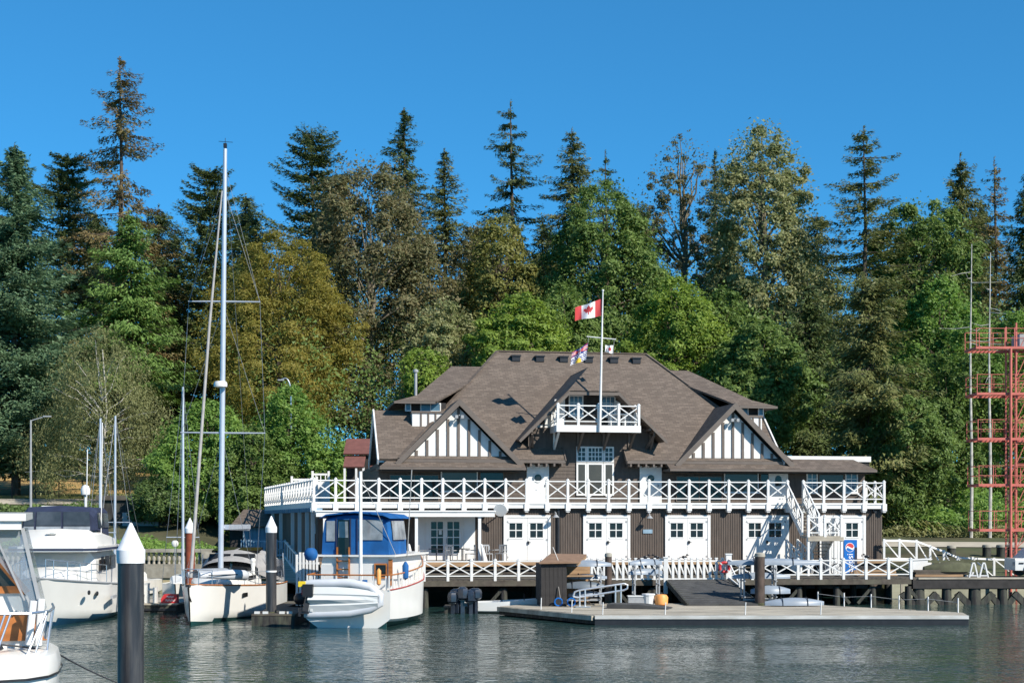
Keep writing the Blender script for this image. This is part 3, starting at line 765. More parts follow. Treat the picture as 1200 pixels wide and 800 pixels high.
# railing posts with consoles, X braces and rails
post = MB().cbox((0, 0, 0.62), (0.135, 0.135, 1.26)).cbox((0, 0, 1.265), (0.17, 0.17, 0.04)).lathe([(0.085, 1.285), (0.06, 1.34), (0.001, 1.38)], (0, 0, 0), 4).mesh('railing_post', M['white'])
console = MB().box((-0.13, -0.12, -0.42), (0.13, 0.32, 0.0)).box((-0.09, -0.08, -0.5), (0.09, 0.32, -0.42)).mesh('deck_bracket', M['white'])
def xbrace(w, z0, z1, t=0.058):
    return MB().beam((0, 0.012, z0), (w, 0.012, z1), 0.05, t).beam((0, -0.012, z1), (w, -0.012, z0), 0.05, t).mesh('cross_brace', M['white'])
def railing(parent, a, b, n, z, h=1.25, consoles=True, posts=(True, True), name='deck_railing'):
    """a railing part from a to b (plan points) with n panels; its posts and braces are sub-parts"""
    a, b = Vector((a[0], a[1], z)), Vector((b[0], b[1], z))
    d = b - a; L = d.length; ang = math.atan2(d.y, d.x); w = L / n
    r = MB().box((0, -0.045, h - 0.09), (L, 0.045, h - 0.03)).box((0, -0.035, 0.23), (L, 0.035, 0.285))
    rail = put(name, r.mesh(name, M['white']), parent, a, (0, 0, ang))
    xb = xbrace(w, 0.29, h - 0.1)
    for i in range(n + 1):
        if (i == 0 and not posts[0]) or (i == n and not posts[1]): continue
        put('railing_post', post, rail, (i * w, 0, 0), None, (1, 1, h / 1.27))
        if consoles: put('deck_bracket', console, rail, (i * w, 0, -0.02))
    for i in range(n): put('cross_brace', xb, rail, (i * w, 0, 0))
    return rail
railing(house, (-0.15, -0.26), (26.65, -0.26), 23, 6.1)
railing(house, (27.6, -0.26), (32.5, -0.26), 4, 6.1)
railing(house, (32.5, -0.26), (32.5, 6.0), 5, 6.1, consoles=False, posts=(False, True))
railing(house, (-0.15, -0.26), (LB[0], LB[1]), 20, 6.1, consoles=False, posts=(False, True))
mb = MB()
for i in range(21):
    p = Vector((-0.19, -0.2, 0)) + Vector((LB[0] + 0.15, LB[1] + 0.26, 0)) * (i / 20)
for c, w, z0, z1 in (((-1.2, 12.6), 1.7, 6.1, 7.75), ((0.1, 13.0), 1.15, 6.1, 8.1)):
    s = put('deck_screen', MB().box((0, 0, 0), (w, 0.07, z1 - z0 - 0.5)).box((0, 0, z1 - z0 - 0.12), (w, 0.08, z1 - z0)).box((0, -0.03, 0), (0.14, 0.1, z1 - z0 + 0.15)).box((w - 0.14, -0.03, 0), (w, 0.1, z1 - z0 + 0.15)).mesh('deck_screen', M['white']), house, (c[0], c[1], z0))
    sm = MB().box((0, 0, 0), (0.06, 0.05, 0.4)).mesh('slat', M['white'])
    for k in range(int(w / 0.3)): put('slat', sm, s, (0.25 + k * 0.3, 0.01, z1 - z0 - 0.51))

# upper storey walls
mb = MB()
up = [(3.5, 2.0), (32.3, 2.0), (32.3, 12.0), (3.5, 16.0)]
for i in range(4):
    a, b = up[i], up[(i + 1) % 4]
    mb.face([(a[0], a[1], 6.1), (b[0], b[1], 6.1), (b[0], b[1], 8.35), (a[0], a[1], 8.35)])
mb.box((12.2, 2.004, 8.3), (19.4, 2.3, 10.4))
mb.build('upper_wall', M['brown'], house)
mb = MB()
z = 6.12
while z < 10.3:
    spans = [(3.5, 32.3)] if z < 8.3 else [(12.3, 19.3)]
    for a, b in spans: mb._add([(a, 1.975, z), (b, 1.975, z), (b, 1.998, z + 0.2), (a, 1.998, z + 0.2), (a, 2.02, z), (b, 2.02, z)], [(0, 1, 2, 3), (0, 4, 5, 1)])
    z += 0.205
mb.build('siding_board', M['brown'], house, kind='stuff')

# windows: frame part with panes as sub-parts
def window(parent, u0, u1, z0, z1, v, cols, rows, glass='glass', frame=0.09, mull=0.045, name='window', sill=True, fm='white'):
    f = MB()
    y0, y1 = v - 0.06, v + 0.03
    w, h = u1 - u0, z1 - z0
    f.box((0, y0 - v, 0), (frame, 0.03, h)).box((w - frame, y0 - v, 0), (w, 0.03, h))
    f.box((frame, y0 - v, 0), (w - frame, 0.03, frame)).box((frame, y0 - v, h - frame), (w - frame, 0.03, h))
    pw, ph = (w - 2 * frame) / cols, (h - 2 * frame) / rows
    for i in range(1, cols): f.box((frame + i * pw - mull / 2, -0.045, frame), (frame + i * pw + mull / 2, 0.0, h - frame))
    for j in range(1, rows): f.box((frame, -0.04, frame + j * ph - mull / 2), (w - frame, 0.002, frame + j * ph + mull / 2))
    if sill: f.box((-0.05, -0.12, -0.06), (w + 0.05, -0.062, 0.0))
    fo = put(name, f.mesh(name, M[fm]), parent, (u0, v, z0))
    pm = MB().box((0, 0, 0), (pw, 0.012, ph)).mesh('pane', M[glass])
    for i in range(cols):
        for j in range(rows): put('pane', pm, fo, (frame + i * pw, -0.032, frame + j * ph))
    return fo
W1 = 1.97
# central tall window: three lower lights and three small-paned transoms
for (a, b, c) in ((14.80, 15.40, 2), (15.42, 16.38, 4), (16.40, 17.0, 2)):
    window(house, a, b, 6.55, 8.42, W1 - 0.01, 1, 1, 'glass_brown', 0.1, sill=False)
    window(house, a, b, 8.46, 9.36, W1 - 0.01, c, 3, 'glass', 0.09, 0.05, sill=False)
# verandah windows under the gables
for a in (4.0, 20.6):
    window(house, a + 0.1, a + 2.9, 6.2, 7.7, W1, 2, 1, 'glass', 0.05, 0.05, fm='trim', sill=False)
    window(house, a + 3.0, a + 5.1, 6.75, 8.15, W1, 1, 1, 'glass_brown', 0.06)
    window(house, a + 5.2, a + 6.6, 6.9, 8.1, W1, 1, 1, 'glass', 0.05, 0.05, fm='trim', sill=False)
window(house, 28.65, 29.35, 6.75, 8.02, W1, 2, 3, 'glass_blue', 0.08)
window(house, 29.4, 31.0, 6.75, 8.02, W1, 1, 1, 'glass_brown', 0.05, fm='trim', sill=False)
window(house, 31.05, 31.85, 6.75, 8.02, W1, 2, 3, 'glass_blue', 0.08)

def disc(mb, c, r, y0, y1, n=18, m=0):
    ring = [(c[0] + r * math.cos(2 * math.pi * k / n), y0, c[1] + r * math.sin(2 * math.pi * k / n)) for k in range(n)]
    return mb.prism(ring, (0, y1 - y0, 0), m)
def upper_door(u0, u1, z1, arched=False):
    w = u1 - u0
    d = put('upper_door', MB().box((0, -0.07, 0), (w, 0, z1 - 6.13)).box((-0.09, -0.09, 0), (0, 0.0, z1 - 6.05)).box((w, -0.09, 0), (w + 0.09, 0, z1 - 6.05)).box((0, -0.09, z1 - 6.13), (w, 0, z1 - 6.05)).mesh('upper_door', M['white']), house, (u0, 1.97, 6.13))
    g = MB()
    if arched:
        g.prism([(w * 0.3, -0.085, 1.0), (w * 0.7, -0.085, 1.0)] + [(w * 0.5 + w * 0.2 * math.cos(t), -0.085, 1.42 + w * 0.2 * math.sin(t)) for t in [math.pi * k / 8 for k in range(9)]], (0, 0.03, 0))
    else: disc(g, (w / 2, 1.42), 0.21, -0.085, -0.05)
    g.build('window_pane', M['glass'], d)
    t = MB()
    if not arched:
        for k in range(18):
            a0, a1 = 2 * math.pi * k / 18, 2 * math.pi * (k + 1) / 18
            t.beam((w/2 + 0.24 * math.cos(a0), -0.09, 1.42 + 0.24 * math.sin(a0)), (w/2 + 0.24 * math.cos(a1), -0.09, 1.42 + 0.24 * math.sin(a1)), 0.05, 0.05, up=(0, 1, 0))
        t.build('window_ring', M['white'], d)
    MB().cbox((w - 0.12, -0.1, 1.0), (0.06, 0.06, 0.14)).build('handle', M['lamp'], d)
upper_door(12.0, 13.1, 8.25)
upper_door(18.62, 19.74, 8.2)
upper_door(26.4, 27.4, 8.08, True)

# boathouse doors
def boat_door(u0, u1, panel=True):
    w = u1 - u0; z0, z1 = 2.9, 5.42; h = z1 - z0
    d = put('boathouse_door', MB().box((0, -0.10, 0), (0.16, 0, h)).box((w - 0.16, -0.10, 0), (w, 0, h)).box((0.16, -0.10, h - 0.14), (w - 0.16, 0, h)).mesh('boathouse_door', M['white']), house, (u0, -0.01, z0))
    lw = (w - 0.32) / 2
    for k in (0, 1):
        x0 = 0.16 + k * lw + 0.008
        W = lw - 0.016
        a, b = (0.24, 0.86) if k == 0 else (W - 0.86, W - 0.24)
        a, b = (W - 0.86) * 0.55, (W - 0.86) * 0.55 + 0.72
        y0, y1, zb, zt = -0.07, 0.0, 1.28, 2.08
        m = MB().box((0, y0, 0.01), (W, y1, zb)).box((0, y0, zt), (W, y1, h - 0.15)).box((0, y0, zb), (a, y1, zt)).box((b, y0, zb), (W, y1, zt))
        m.box((a - 0.06, y0 - 0.025, zb - 0.07), (b + 0.06, y0 - 0.003, zb)).box((a - 0.06, y0 - 0.025, zt), (b + 0.06, y0 - 0.003, zt + 0.06))
        m.box(((a + b) / 2 - 0.025, y0 + 0.005, zb), ((a + b) / 2 + 0.025, y0 + 0.04, zt)).box((a, y0 + 0.007, (zb + zt) / 2 - 0.025), (b, y0 + 0.038, (zb + zt) / 2 + 0.025))
        for zz in (0.15, 1.1, 2.1): m.box((0.02 if k == 0 else W - 0.1, y0 - 0.018, zz), (0.1 if k == 0 else W - 0.02, y0 - 0.002, zz + 0.1), 1)
        leaf = put('door_leaf', m.mesh('door_leaf', [M['white'], M['lamp']]), d, (x0, 0, 0))
        pm = MB().box((0, 0, 0), ((b - a) / 2, 0.01, (zt - zb) / 2)).mesh('pane', M['glass'])
        for i in (0, 1):
            for j in (0, 1): put('window_pane', pm, d, (x0 + a + i * (b - a) / 2, -0.028, zb + j * (zt - zb) / 2))
    put('handle', MB().cbox((0, 0, 0), (0.09, 0.09, 0.16)).cbox((0.06, -0.05, 0.0), (0.12, 0.03, 0.04)).mesh('handle', M['black']), d, (w / 2 + 0.06, -0.12, 1.0))
for a, b in ((10.25, 12.9), (14.75, 17.45), (19.48, 22.13), (24.05, 26.8), (28.66, 31.46)): boat_door(a, b)

# french doors under the canopy
mb = MB().box((0, -0.1, 0), (0.75, 0, 2.45)).box((2.55, -0.1, 0), (3.3, 0, 2.45)).box((0.75, -0.1, 2.2), (2.55, 0, 2.45)).box((3.5, -0.12, 0), (3.62, 0.0, 2.45)).box((0.55, -0.13, 0), (0.62, -0.1, 2.45)).box((2.68, -0.13, 0), (2.75, -0.1, 2.45))
fd = put('french_door', mb.mesh('french_door', M['white']), house, (5.35, -0.01, 2.95))
for k in (0, 1):
    x0 = 0.75 + k * 0.9
    m = MB()
    pw, ph = (0.9 - 0.24) / 2, 0.42
    m.box((0, -0.07, 0), (0.9, 0, 0.4)).box((0, -0.07, 0.4), (0.12, 0, 2.2)).box((0.78, -0.07, 0.4), (0.9, 0, 2.2)).box((0.12, -0.07, 2.1), (0.78, 0, 2.2))
    m.box((0.12 + pw - 0.025, -0.06, 0.4), (0.12 + pw + 0.025, -0.01, 2.1))
    for j in (1, 2, 3): m.box((0.12, -0.058, 0.4 + j * 0.425 - 0.025), (0.78, -0.012, 0.4 + j * 0.425 + 0.025))
    put('door_leaf', m.mesh('door_leaf', M['white']), fd, (x0, 0, 0))
    pm = MB().box((0, 0, 0), (pw, 0.01, 0.425)).mesh('pane', M['glass'])
    for i in (0, 1):
        for j in range(4): put('window_pane', pm, fd, (x0 + 0.12 + i * pw, -0.03, 0.4 + j * 0.425))
MB().box((0, 0, 0), (0.16, 0.01, 0.24)).build('notice', M['stucco'], fd, loc=(1.3, -0.045, 1.4))
MB().cbox((0, 0, 0), (0.04, 0.06, 0.3)).build('handle', M['lamp'], fd, loc=(1.72, -0.1, 1.05))

# flat white canopy over the patio
cp = put('patio_canopy', MB().box((-0.1, -2.3, 5.45), (9.4, -0.36, 5.6)).box((-0.16, -2.36, 5.58), (9.46, -0.32, 5.66)).box((-0.1, -2.3, 5.32), (9.4, -2.2, 5.45)).mesh('patio_canopy', M['white']), house)
for k in range(9): put('rafter', MB().box((0, -2.18, 5.36), (0.08, -0.1, 5.448)).mesh('rafter', M['white']), cp, (0.5 + k * 1.07, 0, 0))
for uu in (0.35, 5.2, 8.6): put('canopy_post', MB().box((-0.08, -2.2, 2.2), (0.08, -2.04, 5.34)).mesh('canopy_post', M['white']), cp, (uu, 0, 0))

# apron along the front wall and steps down to the pier
mb = MB().box((0.1, -2.9, 2.72), (9.6, -0.01, 2.88)).box((9.6, -1.25, 2.72), (27.0, -0.012, 2.88)).box((27.0, -1.0, 2.72), (32.4, -0.01, 2.88))
mb.build('apron_deck', M['wood_tan'], house)
mb = MB().box((0.1, -2.95, 2.68), (9.64, -2.9, 2.92)).box((9.64, -1.3, 2.68), (27.0, -1.25, 2.92)).box((27.0, -1.05, 2.68), (32.4, -1.0, 2.92))
mb.build('apron_edge_board', M['wood_tan'], house)
for k in range(3):
    o = 0.3 * (k + 1); z = 2.72 - 0.2 * k
    s = MB().box((0.1, -2.95 - o, z - 0.2 - 0.05), (9.64, -2.65 - o, z - 0.2)).box((9.66, -1.3 - o, z - 0.2 - 0.05), (24.0, -1.0 - o, z - 0.2))
    s.build('step', M['wood_dark'], house)
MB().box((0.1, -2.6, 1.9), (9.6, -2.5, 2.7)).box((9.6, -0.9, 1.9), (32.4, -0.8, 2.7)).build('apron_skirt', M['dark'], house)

# roofs --------------------------------------------------------------
S1 = (15.56 - 8.55) / 7.8
def rz(v): return 8.55 + (v - 1.2) * S1
RL, RR = (11.36, 9.0, 15.56), (20.81, 9.0, 15.56)
CL, CR = (4.55, 1.2, 8.55), (27.5, 1.2, 8.55)
mb = MB()
slab(mb, [CL, (14.0, 1.2, 8.55), (14.0, 3.6, rz(3.6)), (17.6, 3.6, rz(3.6)), (17.6, 1.2, 8.55), CR, RR, RL], 0.16)
slab(mb, [RL, RR, (27.5, 16.8, 8.55), (4.55, 16.8, 8.55)], 0.16)
slab(mb, [CR, (27.5, 16.8, 8.55), RR], 0.16, 1)
slab(mb, [(4.55, 16.8, 8.55), CL, RL], 0.16, 1)
roof = mb.build('main_roof', [M['shingle'], M['shingle_side']], house)
mb = MB()
for a, b in ((RL, RR), (CL, RL), (CR, RR)):
    mb.beam(Vector(a) + Vector((0, 0, 0.02)), Vector(b) + Vector((0, 0, 0.02)), 0.22, 0.07)
mb.build('ridge_cap', M['shingle'], roof)
mb = MB().box((4.5, 1.12, 8.36), (14.0, 1.2, 8.53)).box((17.6, 1.12, 8.36), (27.55, 1.2, 8.53)).beam((14.02, 1.15, 8.42), (14.02, 3.5, rz(3.5) - 0.1), 0.06, 0.24).beam((17.58, 1.15, 8.42), (17.58, 3.5, rz(3.5) - 0.1), 0.06, 0.24)
mb.build('eaves_board', M['trim'], roof)
mb = MB()
for k in range(6):
    for u0 in (11.5, 17.75): mb.box((u0 + k * 0.45, 1.08, 8.18), (u0 + 0.1 + k * 0.45, 1.95, 8.34))
mb.build('rafter_tail', M['trim'], roof, kind='stuff')
for px in (602, 629.5, 657, 686, 715.5, 742):
    u = 11.36 + (px - 583) / (757 - 583) * 9.45
    put('roof_vent', MB().box((-0.25, -0.2, -0.1), (0.25, 0.35, 0.22)).box((-0.3, -0.26, 0.2), (0.3, 0.35, 0.28)).mesh('roof_vent', M['black']), roof, (u, 8.35, rz(8.35)))

# left low wing with an exposed gable end, right low wing mirrored
def low_wing(u_out, u_in, s):
    m = MB()
    slab(m, [(u_out, 1.2, 8.55), (u_in, 1.2, 8.55), (u_in, 4.8, 11.5), (u_out, 4.8, 11.5)], 0.15)
    slab(m, [(u_out, 4.8, 11.5), (u_in, 4.8, 11.5), (u_in, 8.4, 8.55), (u_out, 8.4, 8.55)], 0.15)
    w = m.build('low_wing_roof', M['shingle'], house)
    b = MB().beam((u_out - s * 0.04, 1.1, 8.36), (u_out - s * 0.04, 4.8, 11.42), 0.08, 0.34).beam((u_out - s * 0.04, 4.8, 11.42), (u_out - s * 0.04, 8.5, 8.36), 0.08, 0.34)
    b.build('barge_board', M['white'], w)
    MB().prism([(u_out + s * 0.35, 1.9, 8.3), (u_out + s * 0.35, 7.7, 8.3), (u_out + s * 0.35, 4.8, 11.2)], (s * 0.1, 0, 0)).build('gable_end', M['stucco'], w)
low_wing(3.45, 9.0, 1)
low_wing(26.9, 22.5, -1)

# rear cross wings: hipped roofs with flared eaves over a band of windows
def rear_wing(s):
    X = lambda u: u if s > 0 else 32.05 - u
    m = MB()
    slab(m, [(X(5.9), 4.4, 12.36), (X(7.6), 4.4, 12.36), (X(11.3), 9.0, 14.58), (X(8.5), 9.0, 14.58)], 0.12)
    slab(m, [(X(4.6), 3.8, 11.98), (X(7.0), 3.8, 11.98), (X(7.6), 4.4, 12.36), (X(5.9), 4.4, 12.36)], 0.12)
    slab(m, [(X(5.9), 4.4, 12.36), (X(8.5), 9.0, 14.58), (X(5.9), 12.7, 12.36)], 0.12, 1)
    slab(m, [(X(4.6), 3.8, 11.98), (X(5.9), 4.4, 12.36), (X(5.9), 12.7, 12.36), (X(4.6), 13.3, 11.98)], 0.12, 1)
    slab(m, [(X(5.9), 12.7, 12.36), (X(11.5), 12.7, 12.36), (X(11.5), 9.0, 14.58), (X(8.5), 9.0, 14.58)], 0.12)
    w = m.build('rear_wing_roof', [M['shingle'], M['shingle_side']], house)
    MB().box((X(4.6), 3.72, 11.83), (X(6.9), 3.80, 11.96)).box((X(4.52), 3.72, 11.83), (X(4.6), 13.3, 11.96)).build('eaves_board', M['trim'], w)
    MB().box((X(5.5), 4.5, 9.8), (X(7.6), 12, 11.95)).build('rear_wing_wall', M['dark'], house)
    b = put('bay', MB().box((0, 0, 0), (1.9, 0.9, 0.85)).box((-0.06, -0.06, 0.85), (1.96, 0.9, 0.97), 1).mesh('bay', [M['stucco'], M['trim']]), house, (X(5.55) if s > 0 else X(5.55) - 1.9, 3.6, 10.42))
    for k in range(4): put('batten', MB().box((0, -0.03, 0), (0.1, -0.002, 0.85)).mesh('batten', M['trim']), b, (0.45 + k * 0.42, 0, 0))
    for a, c in ((5.2, 5.55), (6.1, 7.3)):
        window(house, min(X(a), X(c)), max(X(a), X(c)), 11.42, 11.94, 4.47 if a > 5.5 else 4.3, 2 if a > 5.5 else 1, 1, 'glass_blue', 0.06, sill=False)
rear_wing(1)
rear_wing(-1)
vp = put('vent_pipe', MB().lathe([(0.09, 0), (0.09, 1.35), (0.16, 1.37), (0.16, 1.5), (0.02, 1.56)], n=10).mesh('vent_pipe', M['lamp'], True), house, (5.95, 5.6, 12.45))

# front gables
def gable(uc, name):
    m = MB()
    hw = 3.5
    slab(m, [(uc, 0.95, 11.9), (uc, 7.0, 11.9), (uc - hw, 7.0, 8.4), (uc - hw, 0.95, 8.4)], 0.13, 1)
    slab(m, [(uc, 0.95, 11.9), (uc, 7.0, 11.9), (uc + hw, 7.0, 8.4), (uc + hw, 0.95, 8.4)], 0.13, 1)
    r = m.build('gable_roof', [M['shingle'], M['shingle_side']], house)
    b = MB().beam((uc - hw, 0.93, 8.22), (uc + 0.1, 0.93, 11.82), 0.09, 0.28, up=(0, 0, 1)).beam((uc + hw, 0.925, 8.22), (uc - 0.1, 0.925, 11.82), 0.09, 0.28)
    b.build('barge_board', M['trim'], r)
    h2 = 2.95
    g = put('gable_wall', MB().prism([(uc - h2, 1.4, 8.5), (uc + h2, 1.4, 8.5), (uc, 1.4, 11.45)], (0, 0.25, 0)).mesh('gable_wall', M['stucco']), house)
    MB().box((uc - h2, 1.33, 8.42), (uc + h2, 1.398, 8.62)).build('sill_beam', M['trim'], g)
    for k in range(-4, 5):
        x = k * 0.59
        top = 11.38 - abs(x)
        MB().box((uc + x - 0.075, 1.345, 8.62), (uc + x + 0.075, 1.397, top)).build('batten', M['trim'], g)
    lt = put('gable_lamp', MB().cbox((0, -0.12, 0.0), (0.06, 0.3, 0.05)).cbox((-0.16, -0.28, -0.1), (0.16, 0.2, 0.18)).cbox((0.16, -0.28, -0.1), (0.16, 0.2, 0.18)).mesh('gable_lamp', M['lamp']), g, (uc, 1.3, 11.0))
gable(7.93, 'left')
gable(23.95, 'right')
# pent roofs below the gables
def pent(u0, u1, hipl, hipr):
    m = MB()
    slab(m, [(u0, 0.5, 8.08), (u1, 0.5, 8.08), (u1 - hipr, 2.0, 8.72), (u0 + hipl, 2.0, 8.72)], 0.1)
    if hipr: slab(m, [(u1, 0.5, 8.08), (u1, 8.0, 8.08), (u1 - hipr, 8.0, 8.72), (u1 - hipr, 2.0, 8.72)], 0.1, 1)
    if hipl: slab(m, [(u0, 8.0, 8.08), (u0, 0.5, 8.08), (u0 + hipl, 2.0, 8.72), (u0 + hipl, 8.0, 8.72)], 0.1, 1)
    p = m.build('pent_roof', [M['shingle'], M['shingle_side']], house)
    MB().box((u0, 0.43, 7.93), (u1, 0.5, 8.06)).box((u0 - 0.02, 0.5, 7.93), (u0 + 0.05, 3.0, 8.06)).box((u1 - 0.05, 0.5, 7.93), (u1 + 0.02, 3.0, 8.06)).build('gutter', M['trim'], p)
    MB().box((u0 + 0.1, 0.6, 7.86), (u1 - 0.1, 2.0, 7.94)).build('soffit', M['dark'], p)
pent(3.45, 11.6, 0.8, 0.0)
pent(19.92, 32.4, 0.0, 0.8)
# flat roofed extension on the right
MB().box((27.2, 2.2, 8.0), (32.7, 9, 8.6)).build('parapet_wall', M['dark'], house)
MB().box((27.2, 2.1, 8.6), (32.75, 9.1, 8.92)).build('parapet_cap', M['white'], house)

# central dormer with a clipped gable and a balcony
DC = 15.6
m = MB()
def dorm(s):
    X = lambda d: DC + s * d
    slab(m, [(X(1.5), 0.9, 12.45), (X(4.25), 0.9, 9.7), (X(4.25), 3.1, 9.7), (X(0), 7.6, 13.95), (X(0), 2.45, 13.95)], 0.14, 1)
dorm(1); dorm(-1)
slab(m, [(DC - 1.5, 0.9, 12.45), (DC + 1.5, 0.9, 12.45), (DC, 2.45, 13.95)], 0.14)
dr = m.build('dormer_roof', [M['shingle'], M['shingle_side']], house)
b = MB()
for s in (1, -1):
    b.beam((DC + s * 1.45, 0.87, 12.3), (DC + s * 4.28, 0.87, 9.55), 0.07, 0.15)
    for d, z in ((2.2, 11.5), (3.3, 10.4)): b.beam((DC + s * d, 0.95, z - 0.1), (DC + s * d, 2.2, z - 0.1), 0.1, 0.12)
b.box((DC - 1.5, 0.84, 12.2), (DC + 1.5, 0.91, 12.38))
b.build('barge_board', M['trim'], dr)
b = MB()
for s in (1, -1):
    b.beam((DC + s * 3.55, 1.0, 10.0), (DC + s * 3.3, 2.0, 9.2), 0.1, 0.1).beam((DC + s * 3.55, 1.95, 8.95), (DC + s * 3.55, 1.95, 10.2), 0.1, 0.1).beam((DC + s * 3.55, 0.95, 10.15), (DC + s * 3.55, 2.0, 10.15), 0.1, 0.1).beam((DC + s * 3.55, 0.98, 10.1), (DC + s * 3.55, 1.95, 9.1), 0.09, 0.09)
b.build('bracket', M['trim'], dr)
m = MB().prism([(DC - 3.9, 2.2, 9.6), (DC + 3.9, 2.2, 9.6), (DC + 1.4, 2.2, 12.1), (DC + 1.2, 2.2, 12.4), (DC - 1.2, 2.2, 12.4), (DC - 1.4, 2.2, 12.1)], (0, 0.2, 0))
dw = m.build('dormer_wall', M['dark'], house)
for a, b2, zt in ((-2.02, -1.42, 12.05), (1.25, 1.85, 11.9), (2.0, 2.5, 11.25), (-3.3, -2.7, 10.6), (-2.6, -2.15, 11.15)):
    MB().prism([(DC + a, 2.15, 10.4), (DC + b2, 2.15, 10.4), (DC + b2, 2.15, zt + (0.0 if a > 0 else 0.0)), (DC + a, 2.15, zt - (0.35 if a < 0 else -0.3) if abs(a) < 1.9 else zt)], (0, 0.048, 0)).build('stucco_panel', M['stucco'], dw)
window(house, 14.4, 15.25, 11.1, 12.3, 2.17, 3, 3, 'glass_blue', 0.07, 0.03)
window(house, 16.3, 17.15, 11.1, 12.3, 2.17, 3, 3, 'glass_blue', 0.07, 0.03)
bal = put('balcony', MB().box((13.35, 0.3, 10.3), (18.1, 2.2, 10.42)).mesh('balcony', M['white']), house)
MB().box((13.3, 0.24, 10.08), (18.15, 0.32, 10.46)).box((13.27, 0.32, 10.08), (13.35, 2.15, 10.46)).box((18.1, 0.32, 10.08), (18.18, 2.15, 10.46)).build('balcony_fascia', M['white'], bal)
for uu in (13.5, 14.9, 16.4, 17.9):
    put('bracket', MB().beam((0, 0.45, 10.2), (0, 2.0, 9.15), 0.12, 0.14).beam((0, 1.95, 9.0), (0, 1.95, 10.2), 0.12, 0.1).mesh('bracket', M['white' if uu < 14 else 'trim']), bal, (uu, 0, 0))
railing(house, (13.4, 0.34), (18.06, 0.34), 4, 10.42, 1.2, False, name='balcony_railing')
railing(house, (13.4, 0.34), (13.4, 2.0), 2, 10.42, 1.2, False, (False, True), name='balcony_railing')
railing(house, (18.06, 0.34), (18.06, 2.0), 2, 10.42, 1.2, False, (False, True), name='balcony_railing')

# small fittings on the wall
def wall_lamp(u, z):
    put('wall_lamp', MB().tube([(0, 0, 0), (0, -0.25, 0.1), (0, -0.5, 0.05), (0, -0.55, -0.08)], 0.03, 6).lathe([(0.05, 0.05), (0.19, -0.1), (0.17, -0.12)], (0, -0.55, -0.1), 10).mesh('wall_lamp', M['lamp']), house, (u, -0.03, z))
wall_lamp(18.45, 5.45); wall_lamp(13.1, 5.5)
MB().box((18.2, -0.06, 4.4), (18.75, -0.03, 4.62)).build('wall_plaque', M['shed_and_shade_blue'], house)
MB().box((13.28, -0.14, 2.9), (13.4, -0.03, 5.8)).build('drainpipe', M['black'], house)
m = MB().tube([(0, 0.9, -0.3), (0, 0.45, -0.25), (0, 0.05, 0)], 0.03, 6)
m.loft([[(r * math.cos(t), y, r * math.sin(t)) for t in [2 * math.pi * k / 16 for k in range(16)]] for r, y in ((0.36, -0.12), (0.37, -0.1), (0.25, -0.02), (0.05, 0.02))])
put('satellite_dish', m.mesh('satellite_dish', M['gel_grey'], True), house, (9.95, -0.9, 5.72), (0.35, 0, -0.3))
put('security_camera', MB().cbox((0, -0.2, 0), (0.12, 0.34, 0.12)).cbox((0, -0.05, 0.1), (0.06, 0.1, 0.2)).mesh('security_camera', M['black']), house, (31.9, -0.08, 5.6))

# stair from the deck down to a landing, in front of the last two doors
def stair(parent, a, b, w, n, ang):
    """flight going from a (top) to b (bottom); local y is the run"""
    a, b = Vector(a), Vector(b)
    d = b - a
    run = Vector((d.x, d.y, 0)); side = Vector((run.y, -run.x, 0)).normalized() * w / 2
    m = MB().beam(a + side, b + side, 0.06, 0.3).beam(a - side, b - side, 0.06, 0.3)
    fl = m.build('stair_flight', M['white'], parent)
    for i in range(n):
        p = a + d * ((i + 0.7) / n)
        MB().beam(p - side * 0.96, p + side * 0.96, 0.28, 0.045).build('tread', M['wood_grey'], fl)
    for sgn in (1, -1):
        o = side * sgn
        r = MB().beam(a + o + Vector((0, 0, 1.15)), b + o + Vector((0, 0, 1.15)), 0.07, 0.08).beam(a + o + Vector((0, 0, 0.3)), b + o + Vector((0, 0, 0.3)), 0.05, 0.06)
        k = 3
        for i in range(k + 1):
            p = a + o + d * (i / k)
            r.beam(p, p + Vector((0, 0, 1.2)), 0.1, 0.1, up=(0, 1, 0))
        for i in range(k):
            p, q = a + o + d * (i / k), a + o + d * ((i + 1) / k)
            r.beam(p + Vector((0, 0, 0.3)), q + Vector((0, 0, 1.1)), 0.05, 0.05).beam(p + Vector((0, 0, 1.1)), q + Vector((0, 0, 0.3)), 0.045, 0.045)
        r.build('stair_railing', M['white'], fl)
    return fl
stair(house, (27.1, -0.35, 6.05), (26.95, -3.0, 4.32), 0.95, 9, 0)
land = put('stair_landing', MB().box((26.4, -4.0, 4.15), (28.4, -3.0, 4.27)).box((26.4, -4.05, 4.0), (28.45, -3.96, 4.22)).mesh('stair_landing', M['wood_grey']), house)
for x, y in ((26.45, -3.95), (28.35, -3.95), (28.35, -3.05)): put('landing_post', MB().box((-0.06, -0.06, 2.1), (0.06, 0.06, 5.4)).mesh('landing_post', M['white']), land, (x, y, 0))
r = railing(house, (26.45, -3.95), (28.35, -3.95), 2, 4.2, 1.15, False, (True, True), name='landing_railing')
railing(house, (28.35, -3.95), (28.35, -3.05), 1, 4.2, 1.15, False, (False, False), name='landing_railing')
stair(house, (27.85, -2.9, 4.15), (27.85, -1.4, 2.95), 0.9, 6, 0)
MB().box((28.3, -2.3, 2.1), (29.15, -1.4, 4.0)).box((28.26, -2.34, 4.0), (29.19, -1.36, 4.08)).build('storage_locker', M['white'], house)
for k in range(5): put('locker_board', MB().box((28.32 + k * 0.165, -2.325, 2.15), (28.45 + k * 0.165, -2.298, 3.95)).mesh('locker_board', M['white']), house)
stair(house, (26.55, -1.2, 2.88), (27.0, -2.3, 2.1), 0.85, 4, 0)
